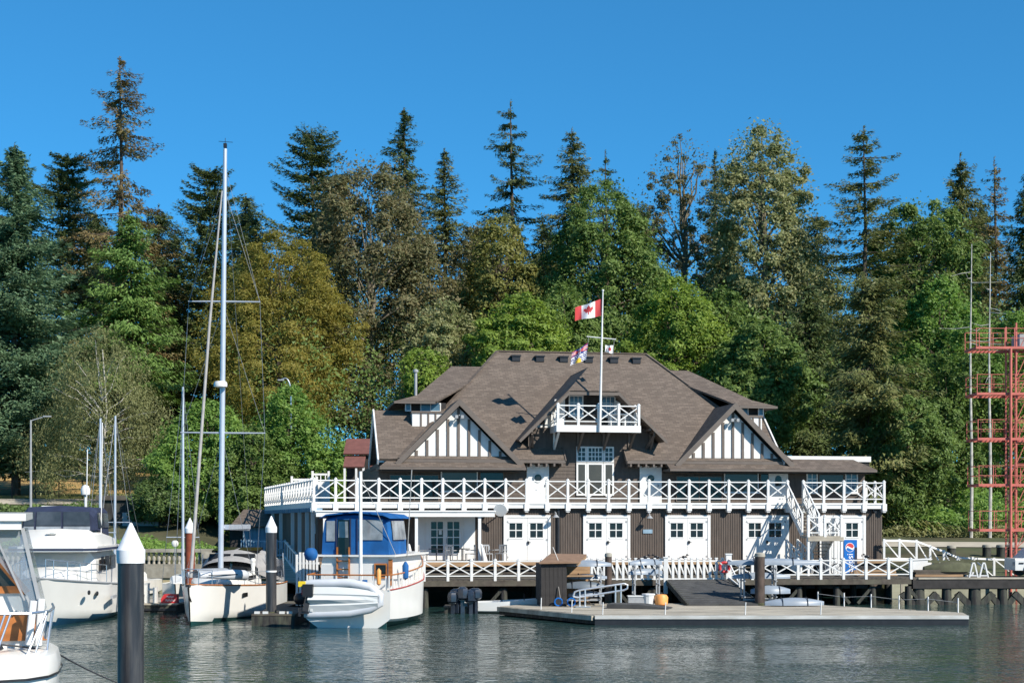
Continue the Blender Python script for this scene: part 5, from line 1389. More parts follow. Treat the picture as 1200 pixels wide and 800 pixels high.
# float that the middle pile stands through
t = thing('finger_float', 'dark floating box at the foot of the middle white-capped pile', 'float', at_z(324, 60.2, 0))
MB().prism([(-0.95, -0.6, 0.42), (0.85, -0.6, 0.42), (0.85, 9.0, 0.42), (-0.7, 9.0, 0.42)], (0, 0, -0.5)).build('pontoon', M['pile'], t)
MB().box((-0.95, -0.62, 0.425), (0.87, 9.0, 0.50)).build('deck', M['wood_dark'], t)
for x in (-0.75, -0.4, 0.3, 0.62): put('cleat', MB().cbox((0, 0, 0.55), (0.22, 0.12, 0.1)).mesh('cleat', M['gel_grey']), t, (x, -0.4, 0))
# ---------------------------------------------------------------- boats
def hull_mesh(L, B, s0, s1, draft, rake, mats, col, stern=0.8, fine=0.55, flare=0.5, n=26, k=30, transom=0.0, name='hull'):
    """bow at y=0, stern at y=L; s0/s1 freeboard at bow and stern; col(z, sheer, t) picks the material"""
    m = MB(); rings = []; info = []
    for i in range(n + 1):
        t = i / n
        b = B / 2 * (min(1, (t / fine)) ** 0.62 * (1 - 0.25 * max(0, 1 - t / fine) ** 2)) if t < fine else B / 2 * (1 - (1 - stern) * ((t - fine) / (1 - fine)) ** 2)
        b = max(b, 0.035)
        s = s0 + (s1 - s0) * (1 - (1 - t) ** 1.8)
        d = draft * (0.35 + 0.65 * math.sin(math.pi * (0.12 + 0.75 * t)))
        ring = []
        fl = flare * max(0.0, 1 - t / 0.6)
        for j in range(k + 1):
            a = j / k * 2 - 1            # -1 port sheer .. 0 keel .. 1 starboard sheer
            q = abs(a)
            zz = -d + (s + d) * q ** 1.7
            h = (zz + d) / (s + d)
            xx = b * math.copysign(min(1, h / 0.4) ** 0.55 * (1 - fl * (1 - h) ** 1.0), a) if q > 0 else 0
            y = L * t + rake * (1 - t) ** 5 * (1 - h) + transom * t ** 6 * (h - 1)
            ring.append((xx, y, zz))
        rings.append(ring); info.append((t, s))
    base = len(m.v)
    for r in rings: m.v += r
    w = k + 1
    for i in range(n):
        for j in range(k):
            f = (i * w + j, i * w + j + 1, (i + 1) * w + j + 1, (i + 1) * w + j)
            z = sum(m.v[q][2] for q in f) / 4
            m.f.append(f); m.m.append(col(z, (info[i][1] + info[i + 1][1]) / 2, info[i][0]))
    m.f.append(tuple(n * w + j for j in range(w))); m.m.append(0)
    deck = MB()
    deck.v = [(r[0][0], r[0][1], r[0][2] - 0.04) for r in rings] + [(0, r[0][1], r[0][2] + 0.02) for r in rings] + [(r[-1][0], r[-1][1], r[-1][2] - 0.04) for r in rings]
    N = n + 1
    for i in range(n):
        deck.f += [(i, i + 1, N + i + 1, N + i), (N + i, N + i + 1, 2 * N + i + 1, 2 * N + i)]; deck.m += [0, 0]
    sheer = lambda t, side: rings[max(0, min(n, round(t * n)))][0 if side < 0 else -1]
    return m.mesh(name, mats, True), deck.mesh('deck', mats[0], True), sheer

def boat_base(label, cat, loc, rz, hull_args, name):
    r = thing(name, label, cat, loc, rz)
    me, dk, sheer = hull_mesh(**hull_args)
    put('hull', me, r); put('deck', dk, r)
    return r, sheer

def guard_rail(r, sheer, ts, side, h, m='steel', rad=0.022, inset=0.06):
    pts = []
    for t in ts:
        p = Vector(sheer(t, side)); p.x -= side * inset
        pts.append(p)
    mb = MB().tube([p + Vector((0, 0, h)) for p in pts], rad, 6).tube([p + Vector((0, 0, h * 0.5)) for p in pts], rad * 0.6, 5)
    mb.build('guard_rail', M[m], r, True)
    for p in pts: put('stanchion', MB().tube([(0, 0, 0), (0, 0, h)], rad, 6).mesh('stanchion', M[m]), r, p)

# big sailboat, bow towards the eye ---------------------------------
sb, sh = boat_base('large white sailboat with the tallest silver mast, bow towards the viewer', 'sailboat', (-13.58, 59.7, 0), math.radians(-2),
    dict(L=12.6, B=4.0, s0=1.72, s1=1.32, draft=0.7, rake=0.35, mats=[M['gel'], M['boot'], M['boot_blue']], col=lambda z, s, t: 1 if z < 0.12 else 0, stern=0.86, flare=0.42), 'sailboat')
m = MB()
for s in (-1, 1): m.tube([Vector(sh(i / 12, s)) + Vector((0, 0, 0.01)) for i in range(13)], 0.035, 6)
m.build('toe_rail', M['teak'], sb)
put('hull_window', MB().box((0, -0.3, -0.09), (0.02, 0.3, 0.09)).mesh('hull_window', M['glass']), sb, Vector(sh(0.33, 1)) + Vector((-0.03, 0, -0.42)), (0, 0, -0.13))
# coachroof
def ring_box(y, w, z0, z1, top=0.8):
    return [(-w, y, z0), (-w * 0.97, y, z0 + (z1 - z0) * 0.7), (-w * top, y, z1), (0, y, z1 + 0.06), (w * top, y, z1), (w * 0.97, y, z0 + (z1 - z0) * 0.7), (w, y, z0)]
MB().loft([ring_box(3.2, 0.5, 1.5, 1.56), ring_box(4.0, 0.95, 1.5, 1.85), ring_box(5.5, 1.25, 1.4, 2.0), ring_box(8.2, 1.35, 1.3, 2.05)]).build('coachroof', M['gel'], sb, True)
for s in (-1, 1): put('cabin_window', MB().box((-0.01, 0, 0), (0.012, 1.5, 0.2)).mesh('cabin_window', M['glass']), sb, (s * 1.27, 5.8, 1.68))
# sprayhood and cockpit enclosure
def arch(y, w, z0, z1): return [(w * math.cos(a) if abs(math.cos(a)) < 0.95 else math.copysign(w, math.cos(a)), y, z0 + (z1 - z0) * math.sin(a) ** 0.55) for a in [math.pi * q / 14 for q in range(15)]]
MB().loft([arch(7.4, 1.35, 1.9, 2.5), arch(8.4, 1.55, 1.7, 3.0), arch(10.3, 1.7, 1.5, 3.08), arch(11.6, 1.7, 1.4, 3.0)], closed=False, cap=False).build('sprayhood', M['grey_canvas'], sb, True)
def panel(name, pts, m, parent, d=(0, -0.02, 0)): return MB().prism(pts, d).build(name, M[m], parent)
for x0, x1 in ((-1.12, -0.08), (0.08, 1.12)):
    panel('hood_window', [(x0, 7.62 + 0.0, 1.98), (x1, 7.62, 1.98), (x1 * 0.97, 8.1, 2.72), (x0 * 0.97, 8.1, 2.72)], 'glass', sb, (0, -0.16, 0.12))
    panel('hood_window', [(x0, 8.5, 2.88), (x1, 8.5, 2.88), (x1, 9.6, 3.02), (x0, 9.6, 3.02)], 'glass', sb, (0, -0.02, 0.1))
for s in (-1, 1):
    panel('side_curtain', [(s * 1.62, 8.6, 1.9), (s * 1.76, 11.4, 1.6), (s * 1.70, 11.3, 2.5), (s * 1.58, 8.7, 2.6)], 'smoke', sb, (s * 0.03, 0, 0))
    m = MB().tube([(s * 1.6, 8.5, 1.5), (s * 1.5, 8.3, 2.8)], 0.03, 6).tube([(s * 1.75, 11.6, 1.4), (s * 1.7, 11.6, 2.8)], 0.03, 6); m.build('hood_frame', M['steel'], sb)
# mast and rigging
MT = Vector((0.15, 5.0, 1.9)); TOP = 21.4
mk = lambda z: Vector((MT.x + (z - 1.9) * 0.006, MT.y + (z - 1.9) * 0.02, z))
MB().tube([mk(1.9), mk(8), mk(15), mk(TOP)], [0.125, 0.125, 0.115, 0.09], 12).build('mast', M['mast'], sb, True)
for z, hw_ in ((8.4, 1.95), (14.4, 1.66)):
    sp = MB().tube([mk(z) + Vector((-hw_, 0.15, 0.04)), mk(z), mk(z) + Vector((hw_, 0.15, 0.0))], [0.03, 0.05, 0.03], 6); sp.build('spreader', M['mast'], sb, True)
m = MB()
for s in (-1, 1):
    c = Vector(sh(0.42, s)); a1, a2 = mk(8.4) + Vector((s * 1.93, 0.15, 0)), mk(14.4) + Vector((s * 1.64, 0.15, 0))
    m.tube([c, a1, a2, mk(19.5)], 0.010, 4).tube([a1, mk(14.2)], 0.008, 4).tube([c, mk(8.2)], 0.008, 4).tube([a2, mk(20.6)], 0.008, 4)
m.tube([mk(TOP), (0, 12.4, 1.5)], 0.009, 4)
m.build('shroud', M['wire'], sb)
MB().tube([mk(19.4) + Vector((-0.05, -0.3, 0)), mk(13) + Vector((-0.2, -1.75, 0)), Vector((0.0, 0.35, 2.0))], [0.035, 0.06, 0.075], 8).build('furled_jib', M['grey_canvas'], sb, True)
MB().lathe([(0.16, 0), (0.3, 0.03), (0.31, 0.17), (0.26, 0.27), (0.02, 0.3)], tuple(mk(10.45) + Vector((-0.02, -0.3, 0))), 16).build('radar_dome', M['gel'], sb, True)
m = MB().tube([mk(TOP), mk(TOP + 0.5)], 0.012, 4).tube([mk(TOP + 0.3) + Vector((-0.3, 0, 0.05)), mk(TOP + 0.3) + Vector((0.35, 0, 0))], 0.012, 4).cbox(tuple(mk(TOP + 0.15)), (0.14, 0.14, 0.2)); m.build('wind_vane', M['black'], sb)
m = MB().tube([mk(4.1), (0.35, 9.8, 4.0)], 0.09, 8).cbox((0.3, 7.6, 4.12), (0.3, 4.6, 0.22)); m.build('boom', M['mast'], sb)
pp = [Vector(sh(t, -1)) * 1.0 for t in (0.12, 0.04)] + [Vector((0, -0.15, 1.75))] + [Vector(sh(t, 1)) for t in (0.04, 0.12)]
m = MB().tube([p + Vector((0, 0, 0.65)) for p in pp], 0.022, 6)
for p in pp[:2] + pp[3:]: m.tube([p, p + Vector((0, 0, 0.65))], 0.02, 6)
m.build('pulpit', M['steel'], sb, True)
guard_rail(sb, sh, [0.14, 0.24, 0.34, 0.46, 0.58, 0.7, 0.84], 1, 0.62, rad=0.015); guard_rail(sb, sh, [0.14, 0.24, 0.34, 0.46, 0.58, 0.7, 0.84], -1, 0.62, rad=0.015)
MB().cbox((0, 0.05, 1.68), (0.16, 0.5, 0.1)).tube([(0.05, -0.25, 1.6), (0.05, -0.1, 1.25), (0.12, -0.02, 1.0)], 0.035, 6).build('anchor', M['black'], sb)
put('deck_fan', MB().tube([(0, 0, 0), (0, 0, 0.55)], 0.09, 8).ball((0, 0, 0.6), 0.13).mesh('deck_fan', M['gel'], True), sb, (1.2, 7.0, 1.95))
dg = thing('inflatable_dinghy', 'grey inflatable dinghy lashed upside down on the sailboat foredeck', 'dinghy', (-12.75, 62.2, 1.78), math.radians(-50))
pth = [(-0.55, -1.3, 0.28), (-0.55, 0.3, 0.28), (-0.4, 0.9, 0.24), (0, 1.2, 0.2), (0.4, 0.9, 0.24), (0.55, 0.3, 0.28), (0.55, -1.3, 0.28)]
MB().tube(pth, [0.12, 0.24, 0.23, 0.22, 0.23, 0.24, 0.12], 10).build('tube', M['inflatable'], dg, True)
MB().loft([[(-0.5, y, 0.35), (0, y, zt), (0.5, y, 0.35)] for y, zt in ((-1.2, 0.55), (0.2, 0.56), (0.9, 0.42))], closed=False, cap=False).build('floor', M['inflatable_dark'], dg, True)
MB().tube([(-0.8, -1.0, 0.3), (-0.8, 0.4, 0.3)], 0.02, 4).tube([(0.8, -1.0, 0.3), (0.8, 0.4, 0.3)], 0.02, 4).build('grab_line', M['black'], dg)

# trawler, stern towards the eye --------------------------------------
TA = math.radians(170)
tw, th = boat_base('white trawler with a blue canvas wheelhouse enclosure, stern towards the viewer', 'trawler', (-4.85, 69.5, 0), TA,
    dict(L=11.0, B=4.0, s0=2.5, s1=1.55, draft=0.7, rake=0.9, mats=[M['gel'], M['boot'], M['stripe_red'], M['lamp']],
         col=lambda z, s, t: 1 if z < 0.24 else 0, stern=0.9, flare=0.35, k=44, transom=-0.1), 'trawler')
for s in (-1, 1):
    m = MB().tube([Vector(th(i / 20, s)) + Vector((0, 0, 0.02)) for i in range(21)], 0.03, 6); m.build('rub_rail', M['stripe_red'], tw)
    m = MB().tube([Vector(th(i / 20, s)) + Vector((-s * 0.05, 0, 0.62)) for i in range(2, 21)], 0.035, 6); m.build('cap_rail', M['teak'], tw)
    for i in range(3, 21): put('stanchion', MB().cbox((0, 0, 0.3), (0.05, 0.07, 0.6)).mesh('stanchion', M['gel']), tw, Vector(th(i / 20, s)) + Vector((-s * 0.05, 0, 0)))
MB().tube([(-1.75, 10.95, 2.17), (1.75, 10.95, 2.17)], 0.035, 6).build('cap_rail', M['teak'], tw)
for k in range(7): put('stanchion', MB().cbox((0, 0, 0.3), (0.06, 0.05, 0.6)).mesh('stanchion', M['gel']), tw, (-1.6 + k * 0.53, 10.94, 1.55))
MB().box((-1.62, 10.9, -0.2), (1.62, 11.03, 0.24)).build('boot_top', M['boot'], tw)
# cabin
MB().loft([ring_box(y, w, 1.5, z, 0.93) for y, w, z in ((3.6, 1.1, 2.9), (4.2, 1.5, 3.0), (9.9, 1.55, 2.88))]).build('cabin', M['gel'], tw)
MB().box((-1.75, 4.0, 2.9), (1.75, 10.1, 2.98)).build('cabin_roof', M['gel'], tw)
def cab_win(x0, x1, z0, z1):
    f = MB().box((x0, 9.9, z0), (x0 + .06, 9.96, z1)).box((x1 - .06, 9.9, z0), (x1, 9.96, z1)).box((x0 + .06, 9.9, z0), (x1 - .06, 9.96, z0 + .06)).box((x0 + .06, 9.9, z1 - .06), (x1 - .06, 9.96, z1))
    fo = f.build('window', M['teak'], tw); MB().box((x0 + .06, 9.91, z0 + .06), (x1 - .06, 9.93, z1 - .06)).build('pane', M['glass'], fo)
cab_win(-1.38, -0.82, 2.0, 2.62)
MB().box((-1.6, 9.88, 1.7), (-1.44, 9.98, 2.8)).build('corner_post', M['teak'], tw)
for zz in (1.65, 2.0, 2.35, 2.7): put('ladder_step', MB().box((0, 0, 0), (0.5, 0.12, 0.05)).mesh('ladder_step', M['teak']), tw, (0.25, 9.98, zz))
MB().box((0.22, 9.97, 1.5), (0.28, 10.05, 3.3)).box((0.74, 9.97, 1.5), (0.80, 10.05, 3.3)).build('ladder_rail', M['teak'], tw)
MB().box((0.9, 9.91, 1.75), (1.5, 9.95, 2.55)).build('locker_door', M['gel_grey'], tw)
MB().box((-0.6, 10.2, 1.6), (0.4, 10.7, 1.95)).build('seat_cushion', M['blue'], tw)
# canvas enclosure with clear windows
def enc(y, w, z0, z1): return [(-w, y, z0), (-w * 0.97, y, z0 + (z1 - z0) * .55), (-w * 0.92, y, z1 - 0.18), (-w * 0.8, y, z1 - 0.02), (-w * .4, y, z1 + 0.1), (0, y, z1 + 0.13), (w * .4, y, z1 + 0.1), (w * 0.8, y, z1 - 0.02), (w * 0.92, y, z1 - 0.18), (w * 0.97, y, z0 + (z1 - z0) * .55), (w, y, z0)]
MB().loft([enc(6.6, 1.55, 2.99, 4.45), enc(7.0, 1.65, 2.99, 4.62), enc(9.7, 1.72, 2.99, 4.62), enc(9.95, 1.66, 2.99, 4.5)]).build('canvas_enclosure', M['blue'], tw)
MB().loft([[(x, y, z) for x, z in ((-1.75, 4.5), (-1.4, 4.68), (0, 4.80), (1.4, 4.68), (1.75, 4.5), (1.4, 4.62), (0, 4.74), (-1.4, 4.62))] for y in (6.5, 10.12)]).build('canvas_roof', M['blue'], tw)
for x0, x1, a, b in ((1.0, 1.42, 3.55, 4.4), (-1.35, -0.2, 3.6, 4.45)): panel('clear_window', [(x0, 9.97, a), (x1, 9.97, a), (x1, 9.95, b), (x0, 9.95, b)], 'vinyl_panel', tw, (0, 0.02, 0))
panel('open_flap', [(0.28, 9.97, 3.0), (0.88, 9.97, 3.0), (0.85, 9.95, 4.45), (0.3, 9.95, 4.45)], 'glass', tw, (0, 0.02, 0))
panel('flap_window', [(0.34, 9.99, 3.7), (0.82, 9.99, 3.7), (0.8, 9.98, 4.38), (0.36, 9.98, 4.38)], 'vinyl_panel', tw, (0, 0.015, 0))
for s in (-1, 1):
    panel('clear_window', [(s * 1.715, 7.3, 3.6), (s * 1.735, 9.5, 3.6), (s * 1.63, 9.5, 4.4), (s * 1.6, 7.3, 4.4)], 'vinyl_panel', tw, (s * 0.02, 0, 0))
for x in (-0.1, 0.23, 0.93): MB().box((x - 0.02, 9.96, 2.99), (x + 0.02, 9.995, 4.5)).build('zip_seam', M['navy'], tw)
MB().tube([(-0.42, 10.6, 1.6), (-0.42, 10.62, 6.45)], [0.085, 0.07], 10).build('stern_pole', M['white'], tw, True)
MB().tube([(-0.42, 10.62, 6.3), (-1.75, 9.8, 2.9)], 0.012, 4).tube([(-1.8, 8.2, 2.9), (-1.95, 8.0, 6.6)], 0.02, 5).build('aerial_stay', M['rope'], tw)
m = MB().ball((0, 0, 0), 0.3, 12); m.build('blue_cover', M['blue'], tw, True, loc=(1.86, 10.2, 3.0))
put('fender', MB().lathe([(0.02, 0.0), (0.13, 0.08), (0.14, 0.6), (0.06, 0.75), (0.02, 0.78)], n=10).mesh('fender', M['blue'], True), tw, (-1.9, 8.9, 1.9))
put('fender', MB().lathe([(0.02, 0.0), (0.09, 0.06), (0.1, 0.6), (0.02, 0.7)], n=10).mesh('fender', M['orange'], True), tw, (-1.3, 10.98, 1.75))
for o_ in tw.children:
    if o_.name.split('.')[0] in ('canvas_enclosure', 'canvas_roof', 'clear_window', 'open_flap', 'flap_window', 'zip_seam'): o_.scale = (0.88, 1, 1)
# dinghy carried on edge across the transom
td = thing('inflatable_dinghy', 'pale grey inflatable dinghy hung on edge across the trawler transom', 'dinghy', at(403, 702, 57.7), math.radians(-4))
zz = lambda py: (702 - py) / FPX * 57.7
xx_ = lambda px: (px - 403) / FPX * 57.7
P1 = [(xx_(356), 0, zz(684)), (xx_(364), 0, zz(684)), (xx_(410), 0, zz(683)), (xx_(434), 0, zz(688)), (xx_(446), 0, zz(698)), (xx_(446), 0, zz(706)), (xx_(434), 0, zz(713)), (xx_(410), 0, zz(718)), (xx_(364), 0, zz(720)), (xx_(356), 0, zz(720))]
MB().tube(P1, [0.12, 0.19, 0.2, 0.19, 0.17, 0.17, 0.18, 0.19, 0.19, 0.12], 14).build('tube', M['inflatable'], td, True)
secs = []
for px in (362, 385, 410, 430, 444):
    t = (px - 362) / 82
    a, b = zz(686 + 6 * t * t), zz(718 - 7 * t * t)
    secs.append([(xx_(px), -0.14, a), (xx_(px), -0.24, a * .72 + b * .28), (xx_(px), -0.21, a * .66 + b * .34), (xx_(px), -0.42 + 0.22 * t, (a + b) / 2), (xx_(px), -0.21, a * .34 + b * .66), (xx_(px), -0.24, a * .28 + b * .72), (xx_(px), -0.14, b)])
MB().loft(secs, closed=False, cap=False).build('hull_bottom', M['gel_grey'], td)
MB().box((xx_(364), -0.2, zz(716)), (xx_(367), 0.2, zz(690))).build('transom_board', M['gel_grey'], td)
om = put('outboard', MB().cbox((0, -0.05, 0.1), (0.42, 0.34, 0.5)).beam((0.0, -0.05, -0.1), (-0.12, -0.1, -0.75), 0.14, 0.2).cbox((-0.18, -0.1, -0.8), (0.42, 0.08, 0.09)).tube([(-0.35, -0.1, -0.95), (-0.35, -0.1, -0.62)], 0.05, 6).mesh('outboard', M['black']), td, (xx_(362), -0.15, zz(694)))
MB().cbox((0, 0, 0), (0.3, 0.2, 0.22)).build('fuel_can', M['yellow'], td, loc=(xx_(354), -0.05, zz(684)))

# flybridge cruiser at the left, bow towards the eye -------------------
cr, ch = boat_base('white flybridge cruiser with navy canvas top behind the near black pile', 'motor yacht', (-19.3, 57.6, 0), math.radians(7),
    dict(L=12.0, B=4.3, s0=2.12, s1=1.45, draft=0.7, rake=1.7, mats=[M['gel'], M['boot_blue'], M['navy']], col=lambda z, s, t: 1 if z < 0.25 else 0, stern=0.94, fine=0.45, flare=0.62), 'motor_yacht')
for s in (-1, 1): MB().tube([Vector(ch(i / 16, s)) + Vector((0, 0, -0.03)) for i in range(17)], 0.05, 6).build('rub_rail', M['lamp'], cr)
MB().loft([ring_box(1.6, 0.5, 1.9, 1.98), ring_box(2.6, 1.1, 1.8, 2.3), ring_box(4.6, 1.5, 1.6, 2.45)]).build('trunk_cabin', M['gel'], cr, True)
MB().loft([ring_box(4.0, 1.35, 1.6, 2.4), ring_box(4.7, 1.65, 1.6, 3.1), ring_box(10.0, 1.8, 1.5, 3.1)]).build('deckhouse', M['gel'], cr)
for s in (-1, 1):
    for y0, y1 in ((5.1, 6.0), (6.2, 7.6), (7.8, 9.4)): put('side_window', MB().prism([(0, 0, 0), (0, y1 - y0, 0), (0, y1 - y0, 0.62), (0, 0.25, 0.62)], (0.02, 0, 0)).mesh('side_window', M['glass']), cr, (s * 1.73, y0, 2.2))
for x in (-0.8, 0.15): put('windscreen_cover', MB().prism([(0, 0, 0), (0.68, 0, 0), (0.66, 0.55, 0.5), (0.04, 0.55, 0.5)], (0, -0.03, 0.03)).mesh('windscreen_cover', M['stucco']), cr, (x, 4.04, 2.46))
MB().loft([[(-w, y, 3.08), (-w, y, 3.3), (0, y, 3.36), (w, y, 3.3), (w, y, 3.08)] for y, w in ((3.0, 1.35), (3.6, 1.85), (10.2, 2.0))]).build('flybridge_deck', M['gel'], cr)
MB().loft([[(-w, y, 3.13), (-w, y, 3.22), (w, y, 3.22), (w, y, 3.13)] for y, w in ((2.97, 1.37), (3.58, 1.88), (10.22, 2.03))]).build('navy_stripe', M['navy'], cr)
MB().loft([ring_box(3.5, 1.3, 3.3, 3.42), ring_box(4.6, 1.62, 3.3, 4.0), ring_box(6.0, 1.72, 3.3, 4.05), ring_box(9.6, 1.72, 3.3, 3.7)]).build('flybridge_cowl', M['gel'], cr, True)
MB().cbox((0, 0, 0), (0.4, 0.25, 0.06)).cbox((0.05, -0.05, 0.1), (0.2, 0.2, 0.14)).build('search_light', M['gel'], cr, loc=(-0.15, 4.1, 3.86))
def cab(y, w, z0, z1): return [(-w, y, z0), (-w * .96, y, z1 - .2), (-w * .85, y, z1), (0, y, z1 + .08), (w * .85, y, z1), (w * .96, y, z1 - .2), (w, y, z0)]
MB().loft([cab(4.75, 1.55, 3.98, 4.75), cab(5.3, 1.62, 4.0, 5.0), cab(8.2, 1.62, 3.7, 5.0), cab(8.8, 1.5, 3.7, 4.85)]).build('canvas_top', M['navy'], cr)
for x0, x1 in ((-1.46, -1.03), (-0.93, 0.12), (0.22, 1.36)):
    panel('front_window', [(x0, 4.72, 4.2), (x1, 4.72, 4.2), (x1 * .97, 4.74, 4.8), (x0 * .97, 4.74, 4.8)], 'smoke_panel', cr, (0, -0.02, 0))
    panel('front_window', [(x0, 4.71, 4.0), (x1, 4.71, 4.0), (x1, 4.72, 4.16), (x0, 4.72, 4.16)], 'vinyl_panel', cr, (0, -0.015, 0))
for s in (-1, 1):
    for y0, y1 in ((5.3, 6.5), (6.7, 8.0)): panel('side_window', [(s * 1.63, y0, 4.1), (s * 1.63, y1, 4.1), (s * 1.575, y1, 4.75), (s * 1.575, y0, 4.75)], 'smoke_panel', cr, (s * 0.025, 0, 0))
MB().tube([(0.55, 8.3, 4.9), (0.55, 8.3, 5.6)], 0.05, 6).lathe([(0.1, 5.55), (0.2, 5.62), (0.22, 5.85), (0.15, 6.02), (0.02, 6.08)], (0.55, 8.3, 0), 14).build('satellite_dome', M['gel'], cr, True)
MB().box((-1.4, 8.2, 5.02), (-0.6, 8.6, 5.1)).build('radar_arch', M['gel'], cr)
m = MB()
for x, y, h in ((0.9, 6.4, 4.0), (1.62, 6.0, 5.2)): m.tube([(x, y, 3.6), (x + 0.06, y, 3.6 + h)], 0.025, 5)
m.build('whip_aerial', M['white'], cr)
ts = [0.02, 0.08, 0.15, 0.23, 0.32, 0.42]
guard_rail(cr, ch, ts, 1, 0.75, rad=0.02); guard_rail(cr, ch, ts, -1, 0.75, rad=0.02)
MB().cbox((2.3, 5.3, 1.05), (0.12, 1.3, 0.12)).build('fender_board', M['lamp'], cr)
MB().cbox((0, 0, 0), (0.3, 0.6, 0.1)).build('anchor', M['lamp'], cr, loc=(0, -0.02, 2.05))
MB().tube([(0.05, -0.1, 2.0), (0.0, 0.25, 1.5), (-0.12, 0.7, 1.0), (-0.2, 1.0, 0.7)], 0.035, 6).build('anchor_chain', M['lamp'], cr)
for y_, z_ in ((2.9, 1.35), (4.1, 1.25), (5.3, 1.2)):
    for s in (-1, 1): put('portlight', MB().ball((0, 0, 0), 0.16, 12, 0, (0.35, 1.6, 0.7)).mesh('portlight', M['glass'], True), cr, (s * (1.62 + 0.12 * (y_ - 2.9)), y_, z_))

# nearest boat, cut by the left edge -----------------------------------
nb_ = thing('cabin_boat', 'nearest white boat with teak trim and a clear vinyl cockpit curtain, at the left edge', 'boat', (-6.4, 20.0, 0), 0.28)
nb_inv = (Matrix.Translation((-6.4, 20.0, 0)) @ Matrix.Rotation(0.28, 4, 'Z')).inverted()
# hull body with rounded stern corner
prof = []
def deck_outline(z, g=0.0):
    pts = [(-6.0, -1.45 - g, z), (-0.75, -1.4 - g, z), (-0.38 + g, -1.28 - g * .7, z), (-0.12 + g, -0.95, z), (0.0 + g, -0.4, z), (0.02 + g, 0.6, z), (-0.1 + g, 1.3, z), (-0.5, 1.6 + g, z), (-6.0, 1.6 + g, z)]
    return pts
MB().loft([deck_outline(-0.4, -0.15), deck_outline(1.2, -0.05), deck_outline(2.2, 0.0), deck_outline(2.42, 0.02), deck_outline(2.58, -0.02), deck_outline(2.62, -0.12)]).build('hull', M['gel'], nb_, True)
MB().loft([[(p[0] + 0.012, p[1] - 0.012, z) for p in deck_outline(0, 0.03)] for z in (2.30, 2.335)], cap=False).build('rub_rail', M['black'], nb_)
MB().box((-6.0, 0.15, 2.6), (-0.42, 1.5, 2.9)).build('coaming', M['gel'], nb_)
# cabin side: white band, teak panels, raked window
MB().prism([(-6, 0.1, 2.72), (-0.14, 0.1, 2.72), (-0.28, 0.1, 3.08), (-6, 0.1, 3.08)], (0, 0.08, 0)).build('teak_panel', M['teak'], nb_)
MB().prism([(-6, 0.09, 3.085), (-0.28, 0.09, 3.085), (-0.42, 0.09, 3.40), (-6, 0.09, 3.40)], (0, 0.1, 0)).build('white_band', M['gel'], nb_)
MB().prism([(-6, 0.1, 3.41), (-0.42, 0.1, 3.41), (-1.1, 0.1, 4.25), (-6, 0.1, 4.25)], (0, 0.06, 0)).build('raked_window', M['glass_brown'], nb_)
MB().beam((-6, 0.07, 3.44), (-0.43, 0.07, 3.44), 0.06, 0.1).beam((-0.4, 0.065, 3.39), (-1.12, 0.065, 4.28), 0.06, 0.1).build('window_frame', M['teak'], nb_)
MB().prism([(-6.2, -0.3, 4.40), (-0.40, -0.3, 4.40), (-0.40, 1.7, 4.43), (-6.2, 1.7, 4.43)], (0, 0, 0.1)).build('cabin_roof', M['gel'], nb_)
MB().box((-6.2, -0.25, 4.28), (-0.46, -0.2, 4.40)).build('roof_fascia', M['stucco'], nb_)
cv = panel('vinyl_curtain', [(-1.1, -0.12, 4.3), (-0.45, -0.12, 4.3), (-0.2, -0.16, 3.15), (-0.1, -0.16, 2.9), (-0.14, -0.16, 2.76), (-0.4, -0.16, 3.36)], 'vinyl', nb_, (0, 0.012, 0))
MB().beam((-0.45, -0.14, 4.3), (-0.19, -0.17, 3.1), 0.05, 0.03, up=(0, 1, 0)).beam((-0.14, -0.17, 2.76), (-0.4, -0.17, 3.36), 0.03, 0.03).beam((-0.85, -0.15, 4.3), (-0.42, -0.17, 3.3), 0.03, 0.025).build('curtain_seam', M['lamp'], nb_)
MB().prism([(-0.47, -0.1, 4.3), (-0.47, 1.5, 4.3), (-0.2, 1.5, 3.1), (-0.2, -0.1, 3.1)], (0.012, 0, 0)).build('vinyl_curtain', M['vinyl'], nb_)
# stern rail
top = [(-6, -1.2, 3.18), (-0.9, -1.15, 3.18), (-0.3, -1.0, 3.17), (-0.08, -0.6, 3.17), (-0.05, 0.3, 3.17), (-0.1, 1.2, 3.17)]
MB().tube(top, 0.018, 8).build('stern_rail', M['steel'], nb_, True)
for a, b in (((-0.85, -1.15, 3.17), (-1.0, -1.25, 2.6)), ((-0.62, -1.1, 3.17), (-0.8, -1.25, 2.6)), ((-0.55, -1.08, 3.17), (-0.74, -1.25, 2.6)), ((-0.12, -0.7, 3.17), (-0.36, -0.95, 2.6)), ((-0.1, -0.55, 3.17), (-0.26, -0.75, 2.6)), ((-0.06, -0.2, 3.17), (-0.12, -0.35, 2.6)), ((-0.05, 0.3, 3.17), (-0.14, 0.25, 2.6)), ((-0.07, 0.8, 3.17), (-0.16, 0.7, 2.6))):
    put('stanchion', MB().tube([a, b], 0.015, 6).mesh('stanchion', M['steel'], True), nb_)
MB().tube([(-0.3, -0.3, 3.3), (-0.36, -0.35, 2.7)], 0.05, 8).tube([(-0.2, -0.2, 3.32), (-0.24, -0.25, 2.68)], 0.05, 8).build('fender', M['stucco'], nb_, True)
MB().cbox((-0.95, -0.6, 2.72), (0.22, 0.2, 0.22)).tube([(-0.98, -0.6, 2.8), (-0.8, -0.7, 2.92), (-0.68, -0.8, 2.68)], 0.03, 6).build('mooring_winch', M['black'], nb_)
